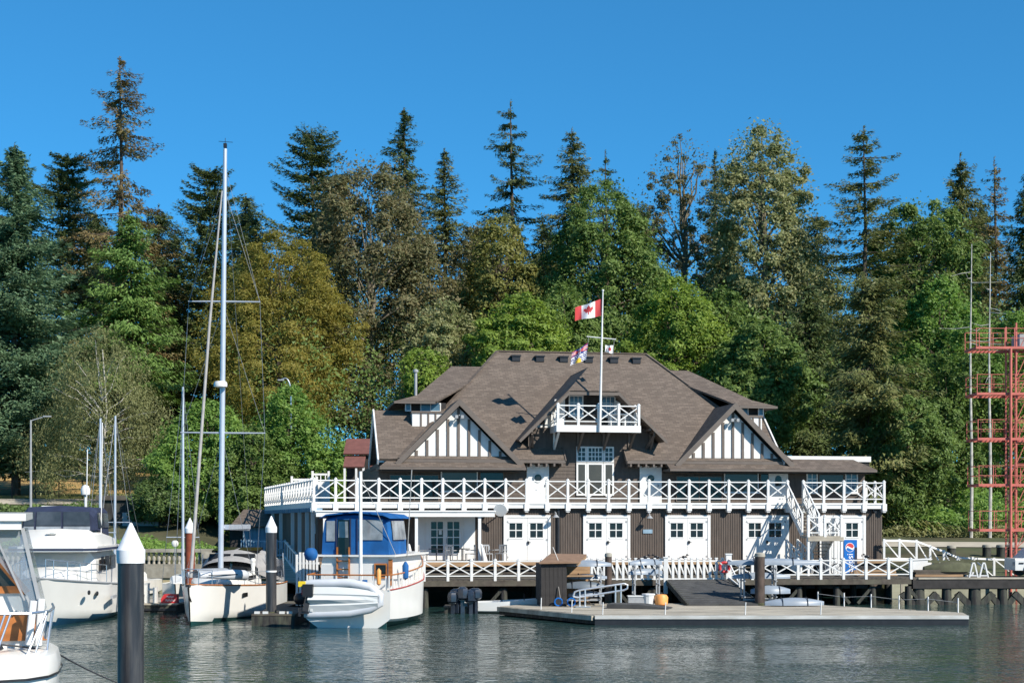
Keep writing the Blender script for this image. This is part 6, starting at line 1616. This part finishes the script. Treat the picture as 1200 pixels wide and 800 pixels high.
m = MB().tube([(-0.72, -0.8, 2.75)] + [tuple(nb_inv @ at(60 + i * 11, 761 + i * 5.5 + 2 * math.sin(i / 7 * 3.14), 20.2 + i * 0.7)) for i in range(8)], 0.014, 5); m.build('mooring_rope', M['rope_dark'], nb_)

# background sailboats: only masts show
def small_sail(label, px, y, ytop, spread, L=8.5, lean=0.0, rz=0.2):
    x = (px - CX) / FPX * y
    r, s = boat_base(label, 'sailboat', (x, y - 3.2, 0), rz, dict(L=L, B=2.7, s0=1.05, s1=0.85, draft=0.5, rake=0.6, mats=[M['gel'], M['boot_blue']], col=lambda z, s, t: 1 if z < 0.1 else 0, stern=0.7), 'sailboat')
    H = EYE - (ytop - HY) / FPX * y
    a, b = Vector((0, 3.2, 1.0)), Vector((lean * H, 3.3, H))
    MB().loft([ring_box(2.2, 0.4, 0.95, 1.0), ring_box(3.4, 0.75, 0.9, 1.35), ring_box(6.2, 0.85, 0.85, 1.35)]).build('coachroof', M['gel'], r)
    MB().tube([a, b], [0.085, 0.06], 8).build('mast', M['mast'], r, True)
    p = a.lerp(b, spread)
    MB().tube([p + Vector((-0.9, 0, 0)), p + Vector((0.9, 0, 0))], 0.03, 6).build('spreader', M['mast'], r)
    m = MB()
    for sx in (-1, 1): m.tube([(sx * 1.15, 3.4, 1.0), p + Vector((sx * 0.88, 0, 0)), b], 0.013, 4)
    m.tube([(0, 0.1, 1.1), b], 0.013, 4).tube([(0, L, 0.95), b], 0.013, 4); m.build('stay', M['wire'], r)
    MB().tube([a + Vector((0, 0.1, 0.7)), (0.1, 6.4, 1.75)], 0.09, 8).build('boom', M['grey_canvas'], r)
    return r
small_sail('sailboat with a short silver mast hidden behind the big sailboat bow', 221, 79, 453, 0.23, rz=0.1)
small_sail('sailboat with the left thin mast behind the flybridge cruiser', 117, 80, 490, 0.3, lean=0.0, rz=0.0)
small_sail('sailboat with the right thin leaning mast behind the flybridge cruiser', 128, 82.5, 487, 0.35, lean=-0.0, rz=-0.1)
rp_ = thing('radar_reflector', 'white disc on a thin pole behind the balustrade left of the sailboat bow', 'post', at_z(205, 88.0, -0.2))
MB().tube([(0, 0, -1), (0, 0, 3.4)], 0.03, 5).build('pole', M['steel'], rp_); MB().ball((0, 0, 3.2), 0.22, 12, 0, (1, 0.35, 1)).build('disc', M['gel'], rp_, True)

# aluminium work skiff with outboards
sk = thing('work_skiff', 'low pale aluminium work skiff moored at the dock end under the pier', 'skiff', at_z(600, 68.4, 0), math.radians(86))
me, dk, s_ = hull_mesh(L=4.6, B=1.5, s0=0.78, s1=0.5, draft=0.2, rake=0.5, mats=[M['gel_grey'], M['wood_dark']], col=lambda z, s, t: 1 if z < 0.06 else 0, stern=0.95, flare=0.4)
put('hull', me, sk, (0, -2.3, 0)); put('deck', dk, sk, (0, -2.3, -0.1))
for y in (-0.2, 0.8): put('thwart', MB().box((-0.6, y - 0.12, 0.5), (0.6, y + 0.12, 0.56)).mesh('thwart', M['alu']), sk)
MB().tube([(0.2, 0.5, 0.5), (0.2, 0.5, 0.95)], 0.03, 6).tube([(-0.2, -0.6, 0.5), (-0.2, -0.6, 0.9)], 0.03, 6).build('rowlock', M['black'], sk)
def outboard(label, p, rz, sc):
    r = thing('outboard_motor', label, 'outboard motor', p, rz)
    MB().loft([[(x * w, y * w * 1.3, z) for x, y in ((-.2, -.2), (0, -.28), (.2, -.2), (.24, 0.05), (.2, .26), (0, .3), (-.2, .26), (-.24, 0.05))] for z, w in ((0.42, 0.7), (0.5, 1), (0.75, 1.05), (0.9, 0.9), (0.98, 0.5))]).build('cowl', M['motor'], r, True)
    MB().box((-0.09, -0.1, -0.3), (0.09, 0.12, 0.45)).build('leg', M['motor'], r); MB().cbox((0, 0.05, 0.45), (0.3, 0.4, 0.1)).build('bracket', M['lamp'], r)
    r.scale = (sc, sc, sc); return r
for i, (px, dz, s, lb) in enumerate(((531, 0.0, 1.0, 'dark blue outboard motor at the left of the cluster by the skiff'), (542, 0.12, 1.1, 'dark blue outboard motor in the middle of the cluster, tallest'), (551, 0.02, 1.05, 'dark blue outboard motor at the right of the cluster, lower than its neighbours'), (557, 0.2, 0.95, 'dark outboard motor right against the stern of the pale skiff'), (536, 0.22, 0.9, 'small dark outboard motor behind the left of the cluster'))):
    outboard(lb, at_z(px, 67.6, 0.08 + dz), 0.3 * i - 0.2, s)
of = thing('motor_raft', 'small dark raft that carries the cluster of outboard motors', 'raft', at_z(542, 67.8, 0))
MB().box((-0.85, -0.15, -0.3), (0.7, 1.4, 0.28)).build('raft_body', M['pile'], of); MB().box((-0.9, -0.2, 0.285), (0.75, 1.45, 0.33)).build('raft_deck', M['wood_dark'], of)
# ---------------------------------------------------------------- red tower on the working pier
TW0 = Vector((26.3, 80.6, 1.34))
tr = thing('red_tower', 'salmon red steel tower with five railed platforms at the right edge', 'tower', TW0)
floors = [14.26, 11.65, 9.09, 6.48, 3.92]
for i, z in enumerate(floors):
    zz_ = z - 1.34
    p = put('platform', MB().box((0.0, 0, -0.12), (4.4, 0.08, 0.02)).box((0, 2.0, -0.12), (4.4, 2.08, 0.02)).box((0, 0.08, -0.12), (0.08, 2.0, 0.02)).mesh('platform', M['tower']), tr, (0.05 * i, 0, zz_))
    gb = MB().box((0, 0.081, -0.02), (0.06, 1.999, 0.0)).mesh('grating_bar', M['tower'])
    for k in range(18): put('grating_bar', gb, p, (0.2 + k * 0.235, 0, 0))
    m = MB()
    for h in (0.5, 1.05): m.beam((0, 0.05, h), (4.4, 0.05, h), 0.028, 0.028).beam((0, 2.05, h), (4.4, 2.05, h), 0.028, 0.028).beam((0.03, 0.05, h), (0.03, 2.05, h), 0.028, 0.028)
    m.build('guard_rail', M['tower'], p)
    pm = MB().box((-0.018, -0.018, 0.021), (0.018, 0.018, 1.06)).mesh('rail_post', M['tower'])
    for x in (0.03, 0.85, 1.65, 2.2, 3.1): put('rail_post', pm, p, (x, 0.05, 0)); put('rail_post', pm, p, (x, 2.05, 0))
for x, y in ((2.35, 0.2), (2.35, 1.9), (2.9, 0.2), (2.9, 1.9), (4.3, 0.2), (4.3, 1.9)):
    put('tower_leg', MB().box((-0.04, -0.04, -5), (0.04, 0.04, 14.3)).mesh('tower_leg', M['tower']), tr, (x, y, 0))
for k in range(11):
    z = 0.2 + k * 1.22
    for y in (0.2, 1.9):
        put('lattice_brace', MB().beam((2.35, 0, z), (2.9, 0, z + 1.22), 0.03, 0.035).beam((2.9, 0.0, z + 0.03), (4.3, 0.0, z + 1.22), 0.03, 0.035).beam((2.35, 0, z), (4.3, 0, z), 0.03, 0.03).mesh('lattice_brace', M['tower']), tr, (0, y, 0))
MB().tube([(1.92, -0.12, -5.0), (1.92, -0.12, 12.8)], 0.085, 10).build('front_pole', M['tower'], tr, True)
MB().box((2.6, 0.5, 13.0), (4.3, 1.7, 13.7)).build('equipment_box', M['lamp'], tr)
# pier clutter at the right
pt = thing('pickup_truck', 'white pickup truck parked on the working pier, cut by the right edge', 'truck', (27.25, 77.0, 1.37), 0.0)
MB().loft([[(x, y, z) for y, z in ((0, 0.35), (0, 0.9), (0.05, 1.0), (1.65, 1.0), (1.7, 0.9), (1.7, 0.35))] for x in (0.0, 1.5, 4.6)]).build('body', M['gel'], pt)
MB().loft([[(x0, 0.08, 1.0), (x1, 0.14, 1.55), (x1, 1.56, 1.55), (x0, 1.62, 1.0)] for x0, x1 in ((0.45, 0.95), (2.4, 2.2))]).build('cabin', M['gel'], pt)
MB().prism([(0.5, 0.05, 1.06), (2.2, 0.05, 1.06), (2.1, 0.11, 1.48), (0.95, 0.11, 1.48)], (0, -0.01, 0)).build('side_window', M['glass'], pt)
for x in (0.8, 3.6):
    for y in (0.06, 1.64):
        w = put('wheel', MB().tube([(0, -0.1, 0), (0, 0.1, 0)], 0.36, 16).mesh('wheel', M['black'], True), pt, (x, y, 0.36))
MB().box((-0.02, 0.1, 0.62), (0.0, 0.4, 0.8)).build('headlight', M['lamp'], pt); MB().box((0.2, -0.03, 0.7), (0.45, -0.002, 0.78)).build('side_marker', M['black'], pt)
for px, lb in ((1141, 'pale A-frame trestle on the working pier, left one of the pair'), (1153, 'pale A-frame trestle on the working pier, right one of the pair')):
    t = thing('trestle', lb, 'trestle', at_z(px, 75.6, 1.345))
    for sx in (-1, 1): put('leg', MB().beam((sx * 0.24, 0, 0), (sx * 0.06, 0, 0.78), 0.1, 0.07).mesh('leg', M['stucco']), t)
    MB().box((-0.2, -0.04, 0.12), (0.2, 0.04, 0.18)).build('tie', M['stucco'], t); MB().box((-0.07, -0.05, 0.78), (0.07, 0.05, 0.85)).build('cap', M['stucco'], t)
gs = thing('upturned_skiff', 'mossy green upturned skiff lying on timbers behind the pale trestles', 'skiff', at_z(1117, 78.2, 1.62), 0.05)
M['moss'] = mat('mossy_planking', (0.085, 0.09, 0.05), 0.9, 0.3, 2, bump=0.01, stain=(0.05, 0.045, 0.03), stain_amt=0.6)
MB().loft(hull_rings(3.3, 1.3, 0.55, bow=0.6)).build('hull', M['moss'], gs, True, rot=(math.pi, 0, 0)); MB().box((-1.4, -0.03, 0.5), (1.4, 0.03, 0.62)).build('keel', M['moss'], gs)
lp = thing('timber_stack', 'low stack of weathered brown timbers on the working pier under the upturned skiff', 'timber', at_z(1104, 77.6, 1.36), 0.04)
rr = random.Random(9)
for k in range(9): put('timber', MB().box((0, 0, 0), (2.6 + rr.uniform(-.5, .6), 0.17, 0.12)).mesh('timber', M['wood_dark' if k % 3 else 'wood_tan']), lp, (-1.4 + rr.uniform(-.3, .3), 0.2 * (k % 4), 0.125 * (k // 4)), (0, 0, rr.uniform(-.06, .06)))
lp = thing('timber_stack', 'stack of tan planks on the pier right of the blue vending machine', 'timber', at_z(1030, 77.4, 1.415), 0.1)
for k in range(10): put('timber', MB().box((0, 0, 0), (2.0 + rr.uniform(-.4, .5), 0.16, 0.1)).mesh('timber', M['wood_tan']), lp, (-1.2 + rr.uniform(-.2, .2), 0.2 * (k % 4), 0.11 * (k // 4)), (0, 0, rr.uniform(-.05, .05)))
wb = thing('white_board', 'white sheet-covered box by the railing at the right end of the pier', 'box', at_z(1081, 79.0, 1.36), 0.1)
MB().box((-0.55, 0, 0), (0.5, 0.6, 0.85)).build('box_body', M['white'], wb); MB().prism([(-0.6, -0.04, 0.9), (0.55, -0.04, 0.95), (0.5, 0.66, 0.95), (-0.6, 0.66, 0.9)], (0, 0, -0.06)).build('sheet', M['stucco'], wb)
# white shore gangway with trussed rails
sg = thing('shore_gangway', 'white trussed gangway sloping from the clubhouse corner towards the right shore', 'gangway', (0, 0, 0))
for (dy, nm) in ((0, 0), (1.7, 1)):
    top = [at(1036, 633, 82.0 + dy), at(1054, 633, 82.4 + dy), at(1074, 634, 82.8 + dy), at(1090, 640, 83.2 + dy), at(1106, 646, 83.6 + dy), at(1122, 653, 84 + dy), at(1140, 654, 84.4 + dy), at(1165, 655, 84.8 + dy), at(1192, 656, 85.2 + dy), at(1225, 657, 85.8 + dy)]
    m = MB()
    bot = [p - Vector((0, 0, 1.05)) for p in top]
    for a, b in zip(top[:-1], top[1:]): m.beam(a, b, 0.1, 0.11)
    for a, b in zip(bot[:-1], bot[1:]): m.beam(a, b, 0.06, 0.07)
    m.build('gangway_rail', M['white'], sg)
    for i, (a, b) in enumerate(zip(top, bot)):
        MB().beam(a + Vector((0, 0, 0.1)), b - Vector((0, 0, 0.1)), 0.12, 0.12, up=(0, 1, 0)).build('rail_post', M['white'], sg)
        if i < len(top) - 1: MB().beam(a, bot[i + 1], 0.06, 0.06).build('diagonal', M['white'], sg)
m = MB()
for a, b in zip(bot[:-1], bot[1:]): m.prism([a + Vector((0, -1.7, -0.02)), b + Vector((0, -1.7, -0.02)), b + Vector((0, 0, -0.02)), a + Vector((0, 0, -0.02))], (0, 0, -0.12))
m.build('walkway', M['wood_grey'], sg)
for p in bot[::2]: put('support_post', MB().box((-0.1, -1.0, -3.2), (0.1, -0.8, -0.1)).mesh('support_post', M['pile']), sg, p)

# vending machine
vm = thing('vending_machine', 'blue soft drink vending machine standing beside the white storage locker', 'vending machine', hw(29.66, -2.15, 2.115), HOUSE_A)
MB().box((-0.38, 0, 0.05), (0.38, 0.75, 1.92)).build('cabinet', M['blue_paint'], vm); MB().box((0.24, -0.02, 0.5), (0.38, -0.002, 1.5)).build('coin_panel', M['navy'], vm); MB().box((-0.38, 0.05, 0), (0.38, 0.7, 0.05)).build('base', M['black'], vm)
m = MB(); N_ = 36
def circ(a0, a1, r=0.235): return [(r * math.cos(a0 + (a1 - a0) * i / N_), r * math.sin(a0 + (a1 - a0) * i / N_)) for i in range(N_ + 1)]
disc(m, (0, 0), 0.26, 0.0, 0.008, 28, 0)
up_ = [(x, -0.006, z) for x, z in circ(math.radians(12), math.radians(188))] + [(x, -0.006, 0.02 - 0.07 * math.sin(x * 9) ) for x in (-0.16, -0.08, 0.0, 0.08, 0.16)]
dn_ = [(x, -0.006, z) for x, z in circ(math.radians(205), math.radians(350))] + [(x, -0.006, -0.07 - 0.06 * math.sin(x * 9)) for x in (0.16, 0.08, 0.0, -0.08, -0.16)]
m.prism(up_, (0, 0.006, 0), 1); m.prism(dn_, (0, 0.006, 0), 2)
m.build('round_emblem', [fm_white, fm_red, M['blue_paint']], vm, loc=(-0.05, -0.012, 1.5))
put('lettering', text_mesh('pepsi', 0.52, fm_white, 'lettering'), vm, (-0.03, -0.006, 0.62), (math.pi / 2, -math.pi / 2, 0))
# bicycles
def bike(label, loc, rz):
    r = thing('bicycle', label, 'bicycle', loc, rz)
    for x in (-0.52, 0.52):
        w = put('wheel', MB().tube([(0.33 * math.cos(a), 0, 0.33 * math.sin(a)) for a in [2 * math.pi * k / 20 for k in range(21)]], 0.022, 6, cap=False).mesh('wheel', M['black'], True), r, (x, 0, 0.34))
        m = MB()
        for k in range(6): m.tube([(0, 0, 0), (0.32 * math.cos(k * 1.047), 0, 0.32 * math.sin(k * 1.047))], 0.005, 3)
        m.build('spokes', M['steel'], w)
    MB().tube([(-0.52, 0, 0.34), (-0.1, 0, 0.33), (0.38, 0, 0.78), (-0.18, 0, 0.8), (-0.1, 0, 0.33)], 0.022, 6).tube([(-0.52, 0, 0.34), (-0.18, 0, 0.8)], 0.018, 6).tube([(0.52, 0, 0.34), (0.36, 0, 0.95)], 0.022, 6).build('frame', M['lamp'], r)
    MB().tube([(0.36, -0.28, 0.98), (0.36, 0, 0.95), (0.36, 0.28, 0.98)], 0.018, 6).build('handlebar', M['black'], r); MB().box((-0.32, -0.07, 0.9), (-0.06, 0.07, 0.95)).tube([(-0.18, 0, 0.8), (-0.19, 0, 0.9)], 0.02, 6).build('saddle', M['black'], r)
bike('bicycle leaning before the white locker, left one of two', at_z(970, 76.2, 1.42), 0.15)
bike('bicycle by the vending machine, right one of two', at_z(992, 76.8, 1.42), -0.5)
# birds on the rail
def bird(label, px, y, z, rz):
    b = thing('crow', label, 'bird', at_z(px, y, z), rz)
    MB().ball((0, 0, 0.16), 0.09, 10, 0, (1.7, 0.9, 1.0)).ball((0.15, 0, 0.27), 0.06, 8).build('body', M['black'], b, True); MB().prism([(-0.12, -0.05, 0.17), (-0.12, 0.05, 0.17), (-0.32, 0.04, 0.1), (-0.32, -0.04, 0.1)], (0, 0, 0.02)).build('tail', M['black'], b)
    MB().beam((0.2, 0, 0.27), (0.28, 0, 0.25), 0.025, 0.025).build('beak', M['black'], b); MB().tube([(0, -0.02, 0), (0, -0.02, 0.1)], 0.01, 4).tube([(0, 0.03, 0), (0, 0.03, 0.1)], 0.01, 4).build('leg', M['black'], b)
def rail_y(px):
    k = (px - CX) / FPX; c, s = math.cos(PA), math.sin(PA); u = (k * 71.6 + 4.42) / (c - k * s); return 71.6 + u * s + 0.05
for px, a, lb in ((802, 0.3, 'black crow perched on the pier railing above the gangway'), (757, 0.2, 'black crow on the pier railing above the pale rack, left one of two'), (769, 2.8, 'black crow on the pier railing above the pale rack, right one of two'), (1016, 2.9, 'black crow on the pier railing right of the vending machine')):
    bird(lb, px, rail_y(px), 2.385, a)

# ---------------------------------------------------------------- shore on the left
bs_ = thing('shore_shed', 'blue-grey boarded shed with a brown shingle roof left of the clubhouse', 'shed', at_z(302, 96.5, 1.6), 0.05)
MB().box((-1.0, 0, 0), (1.3, 2.4, 2.5)).build('wall', M['shed_and_shade_blue'], bs_)
bd_ = MB().box((0, -0.03, 0), (0.05, 0, 2.5)).mesh('wall_batten', M['shed_and_shade_blue'])
for k in range(9): put('wall_batten', bd_, bs_, (-0.98 + k * 0.27, 0, 0))
m = MB(); slab(m, [(-1.9, -0.4, 2.35), (1.6, -0.4, 2.5), (1.6, 2.6, 3.6), (-1.3, 2.6, 3.6)], 0.1); slab(m, [(-1.9, -0.4, 2.35), (-1.3, 2.6, 3.6), (-2.2, 2.6, 2.35)], 0.08); m.build('roof', M['shingle'], bs_)
MB().box((-1.95, 0.4, 0), (-1.0, 0.5, 2.3)).build('side_wall', M['dark'], bs_)
hut = thing('maroon_hut', 'small hut with a stepped maroon roof at the left rear of the clubhouse', 'hut', at_z(424, 99.5, 3.0))
m = MB(); slab(m, [(-1.3, 0, 6.1), (1.2, 0, 6.1), (1.2, 1.9, 7.25), (-1.3, 1.9, 7.25)], 0.1); slab(m, [(-1.2, -1.0, 5.15), (0.25, -1.0, 5.15), (0.25, 0.2, 5.95), (-1.2, 0.2, 5.95)], 0.1); m.build('roof', M['maroon'], hut)
MB().box((-1.1, 0.3, 0), (1.1, 2.6, 6.0)).build('wall', M['dark'], hut)
for x in (-1.1, -0.3, 0.2): put('porch_post', MB().box((-0.07, -0.07, 0), (0.07, 0.07, 5.1)).mesh('porch_post', M['white']), hut, (x, -0.85, 0))
MB().box((0.5, 0.25, 3.4), (1.0, 0.295, 5.4)).build('door', M['maroon'], hut)
pf = thing('picket_gangway', 'white picket gangway running down to the docks behind the sailboat', 'gangway', (0, 0, 0))
A, B_ = at(283, 634, 90.5), at(334, 634, 88.5)
m = MB().beam(A, B_, 0.06, 0.08).beam(A - Vector((0, 0, 0.85)), B_ - Vector((0, 0, 0.85)), 0.06, 0.08); m.build('rail', M['shed_and_shade_blue'], pf)
for k in range(18): MB().beam(A.lerp(B_, k / 17) + Vector((0, -0.04, 0.12)), A.lerp(B_, k / 17) - Vector((0, 0.04, 0.95)), 0.08, 0.03, up=(0, 1, 0)).build('picket', M['shed_and_shade_blue'], pf)  # white rail and pickets, their shade put into the blue-grey colour
C1, C2 = at(334, 634, 88.5), at(353, 656, 80.0)
MB().beam(C1, C2, 0.09, 0.1).beam(C1 - Vector((0, 0, 1)), C2 - Vector((0, 0, 1)), 0.09, 0.2).build('hand_rail', M['white'], pf)
for k in range(7): MB().beam(C1.lerp(C2, k / 6) + Vector((0, 0, 0.12)), C1.lerp(C2, k / 6) - Vector((0, 0, 1.1)), 0.1, 0.1, up=(0, 1, 0)).build('post', M['white'], pf)
MB().prism([A - Vector((0, 0, 1.0)), B_ - Vector((0, 0, 1.0)), C2 + Vector((0, 0, -1.15)), C2 + Vector((-1.2, 0, -1.15)), B_ + Vector((-1.2, 0.8, -1.0)), A + Vector((0, 1.2, -1.0))], (0, 0, -0.12)).build('walkway', M['wood_grey'], pf)
for p in (A, B_, C2): put('support_post', MB().box((-0.12, 0.1, -6), (0.12, 0.3, -1.15)).mesh('support_post', M['pile']), pf, p)
dgt = thing('dock_gate', 'white slatted dock gate between the middle pile and the blue trawler canopy', 'gate', at_z(346, 65.5, 0.5))
for k in range(7): put('slat', MB().box((0, 0, 0), (0.1, 0.05, 2.35 + 0.12 * math.sin(k * 1.1))).mesh('slat', M['white']), dgt, (0.02 + k * 0.155, 0, 0))
MB().box((0, 0.051, 0.5), (1.1, 0.1, 0.6)).box((0, 0.051, 1.9), (1.1, 0.1, 2.0)).build('gate_rail', M['white'], dgt)
dfl = thing('finger_float', 'low float under the white slatted dock gate', 'float', at_z(350, 65.0, 0))
MB().box((-0.4, -0.3, -0.3), (1.2, 6, 0.42)).build('pontoon', M['pile'], dfl); MB().box((-0.45, -0.35, 0.425), (1.25, 6, 0.5)).build('deck', M['wood_grey'], dfl)
mb_ = thing('dock_box', 'black bag of gear with a red tag at the foot of the white dock gate', 'bag', at_z(353, 64.9, 0.5))
MB().ball((0, 0, 0.35), 0.36, 10, 0, (1, 0.7, 0.9)).build('bag', M['black'], mb_, True); MB().box((0.05, -0.3, 0.55), (0.22, -0.24, 0.78)).build('tag', M['red'], mb_)
# small dock with red box
sd_ = thing('small_dock', 'dark floating finger dock between the near pile and the sailboat bow', 'dock', at_z(188, 68.3, 0))
MB().box((-1.2, 0, -0.3), (0.75, 6, 0.36)).build('pontoon', M['pile'], sd_); MB().box((-1.25, -0.04, 0.365), (0.8, 6, 0.44)).build('deck', M['wood_grey'], sd_); MB().box((-1.2, -0.06, 0.1), (0.75, -0.003, 0.2)).build('tyre_fender', M['black'], sd_)
rb = thing('red_box', 'red box with two lines of white lettering on the finger dock', 'box', at_z(197, 68.6, 0.445))
MB().prism([(-0.35, 0, 0), (0.4, 0, 0), (0.4, 0, 0.42), (-0.2, 0, 0.42), (-0.35, 0, 0.2)], (0, 0.5, 0)).build('body', M['red'], rb)
m = MB(); rr = random.Random(2)
for row, z, x0, n in ((0, 0.25, -0.06, 5), (1, 0.08, -0.12, 7)):
    for k in range(n):
        x = x0 + k * 0.068
        m.box((x, -0.006, z), (x + 0.014, -0.001, z + 0.1))
        if k % 2: m.box((x + 0.0145, -0.006, z), (x + 0.05, -0.001, z + 0.018))
        else: m.box((x + 0.0145, -0.006, z + 0.08), (x + 0.05, -0.001, z + 0.1))
        m.box((x + 0.036, -0.0065, z + 0.019), (x + 0.05, -0.0005, z + 0.079))
m.build('lettering', fm_white, rb)
ub = thing('dock_pedestal', 'white service pedestal beside the red box on the finger dock', 'pedestal', at_z(176, 68.5, 0.445))
MB().box((-0.28, 0, 0), (-0.1, 0.3, 0.9)).box((0.12, 0, 0), (0.3, 0.3, 0.75)).box((-0.1, 0.1, 0.6), (0.12, 0.3, 0.7)).build('body', M['gel'], ub); MB().box((-0.3, -0.02, 0.9), (-0.08, 0.32, 0.95)).build('cap', M['gel_grey'], ub)
# street lamps
def lamp(label, px, y, ytop, arm, curve):
    x = (px - CX) / FPX * y; gz = float(ground_h(x, y)); H = EYE - (ytop - HY) / FPX * y - gz
    r = thing('street_lamp', label, 'street lamp', (x, y, gz))
    if curve: pts = [(0, 0, 0), (0, 0, H - 1.2)] + [(arm * (1 - math.cos(a)), 0, H - 1.2 + 1.2 * math.sin(a)) for a in [0.3, 0.6, 0.9, 1.2, 1.57]] + [(arm * 1.7, 0, H - 0.1)]
    else: pts = [(0, 0, 0), (0, 0, H)]
    MB().tube(pts, [0.1] + [0.06] * (len(pts) - 1), 8).build('pole', M['lamp'] if not curve else M['steel'], r, True)
    if not curve: MB().tube([(0, 0, H - 0.05), (arm, 0, H + 0.25)], 0.045, 6).build('arm', M['lamp'], r); MB().cbox((arm + 0.2, 0, H + 0.27), (0.55, 0.2, 0.1)).build('lantern', M['lamp'], r)
    else: MB().cbox((arm * 1.75, 0, H - 0.14), (0.5, 0.2, 0.1)).build('lantern', M['lamp'], r)
lamp('tall white street lamp by the lawn path at the left', 36, 104, 492, 1.0, False)
lamp('curved grey street lamp rising out of the bushes right of the tall mast', 341, 112, 443, -0.45, True)
ws = thing('warning_sign', 'yellow warning sign by the path at the left edge', 'sign', (-40.05, 110, float(ground_h(-40.05, 110)) + 0.4))
MB().box((-0.03, 0, -0.3), (0.03, 0.06, 1.4)).build('post', M['steel'], ws); MB().box((-0.4, -0.03, 0.5), (0.4, -0.002, 1.3)).build('sign_plate', M['yellow'], ws)
# path fence
pfn = thing('path_fence', 'thin dark post and rail fence along the path below the dry lawn', 'fence', (-50, 115.2, 0))
m = MB()
for k in range(12):
    x = k * 1.9; g = float(ground_h(-50 + x, 115.2))
    put('fence_post', MB().box((-0.04, -0.04, -0.2), (0.04, 0.04, 1.5)).mesh('fence_post', M['dark']), pfn, (x, 0, g))
    if k: m.beam((x - 1.9, 0, g0 + 1.45), (x, 0, g + 1.45), 0.04, 0.05).beam((x - 1.9, 0, g0 + 0.8), (x, 0, g + 0.8), 0.03, 0.04)
    g0 = g
m.build('fence_rail', M['dark'], pfn)
ab = thing('stone_abutment', 'dark low bridge abutment in shade behind the near pile cap', 'wall', (-29.8, 103.0, 0))
MB().box((0, 0, 0), (4.8, 2, 5.9)).build('wall', M['pile'], ab); MB().box((-0.3, -0.2, 5.9), (5.1, 2.2, 6.25)).build('parapet', M['wood_dark'], ab); MB().box((1.6, -0.06, 3.4), (4.2, -0.003, 5.0)).build('panel', M['lamp'], ab)

# person behind the balustrade: one skinned body
def person(label, loc, rz):
    r = thing('person', label, 'person', loc, rz)
    V = [(0, 0, .92), (0, 0, 1.1), (0, .02, 1.36), (0, .01, 1.47), (0, -.01, 1.6), (.09, 0, .88), (.1, -.02, .5), (.1, .03, .08), (.1, -.1, .04), (-.09, 0, .88), (-.11, .04, .5), (-.12, .1, .08), (-.12, -.03, .04), (.18, .02, 1.38), (.24, .03, 1.12), (.2, -.12, .95), (.2, -.17, .88), (-.18, .02, 1.38), (-.23, .05, 1.12), (-.22, -.02, .9), (-.22, -.05, .82)]
    Ed = [(0, 1), (1, 2), (2, 3), (3, 4), (0, 5), (5, 6), (6, 7), (7, 8), (0, 9), (9, 10), (10, 11), (11, 12), (2, 13), (13, 14), (14, 15), (15, 16), (2, 17), (17, 18), (18, 19), (19, 20)]
    R = [.15, .14, .16, .06, .1, .1, .075, .05, .04, .1, .075, .05, .04, .065, .05, .04, .035, .065, .05, .04, .035]
    me = bpy.data.meshes.new('body'); me.from_pydata(V, Ed, []); me.materials.append(M['stucco'])
    o = put('body', me, r)
    md = o.modifiers.new('skin', 'SKIN'); o.modifiers.new('sub', 'SUBSURF').levels = 1
    for i, sv in enumerate(me.skin_vertices[0].data): sv.radius = (R[i], R[i]); sv.use_root = i == 0
    dg_ = bpy.context.evaluated_depsgraph_get()
    m2 = bpy.data.meshes.new_from_object(o.evaluated_get(dg_)); o.modifiers.clear(); o.data = m2; m2.name = 'body'
    m2.materials.clear(); m2.materials.append(M['stucco']); m2.materials.append(M['skin']); m2.materials.append(M['grey_canvas'])
    for p in m2.polygons:
        c = p.center; p.material_index = 1 if c.z > 1.46 or (abs(c.x) > .17 and c.z < .92) else (2 if c.z < .9 else 0); p.use_smooth = True
    MB().lathe([(.19, 1.66), (.185, 1.68), (.12, 1.69), (.115, 1.78), (.02, 1.81)], (0, -.01, 0), 14).build('hat', M['yellow'], r, True)
gx_, gy_ = at_z(242, 93.4, 0).x, 93.4
person('person in a white top and yellow hat standing behind the balustrade', (gx_, gy_, float(ground_h(gx_, gy_)) - 0.05), 0.6)
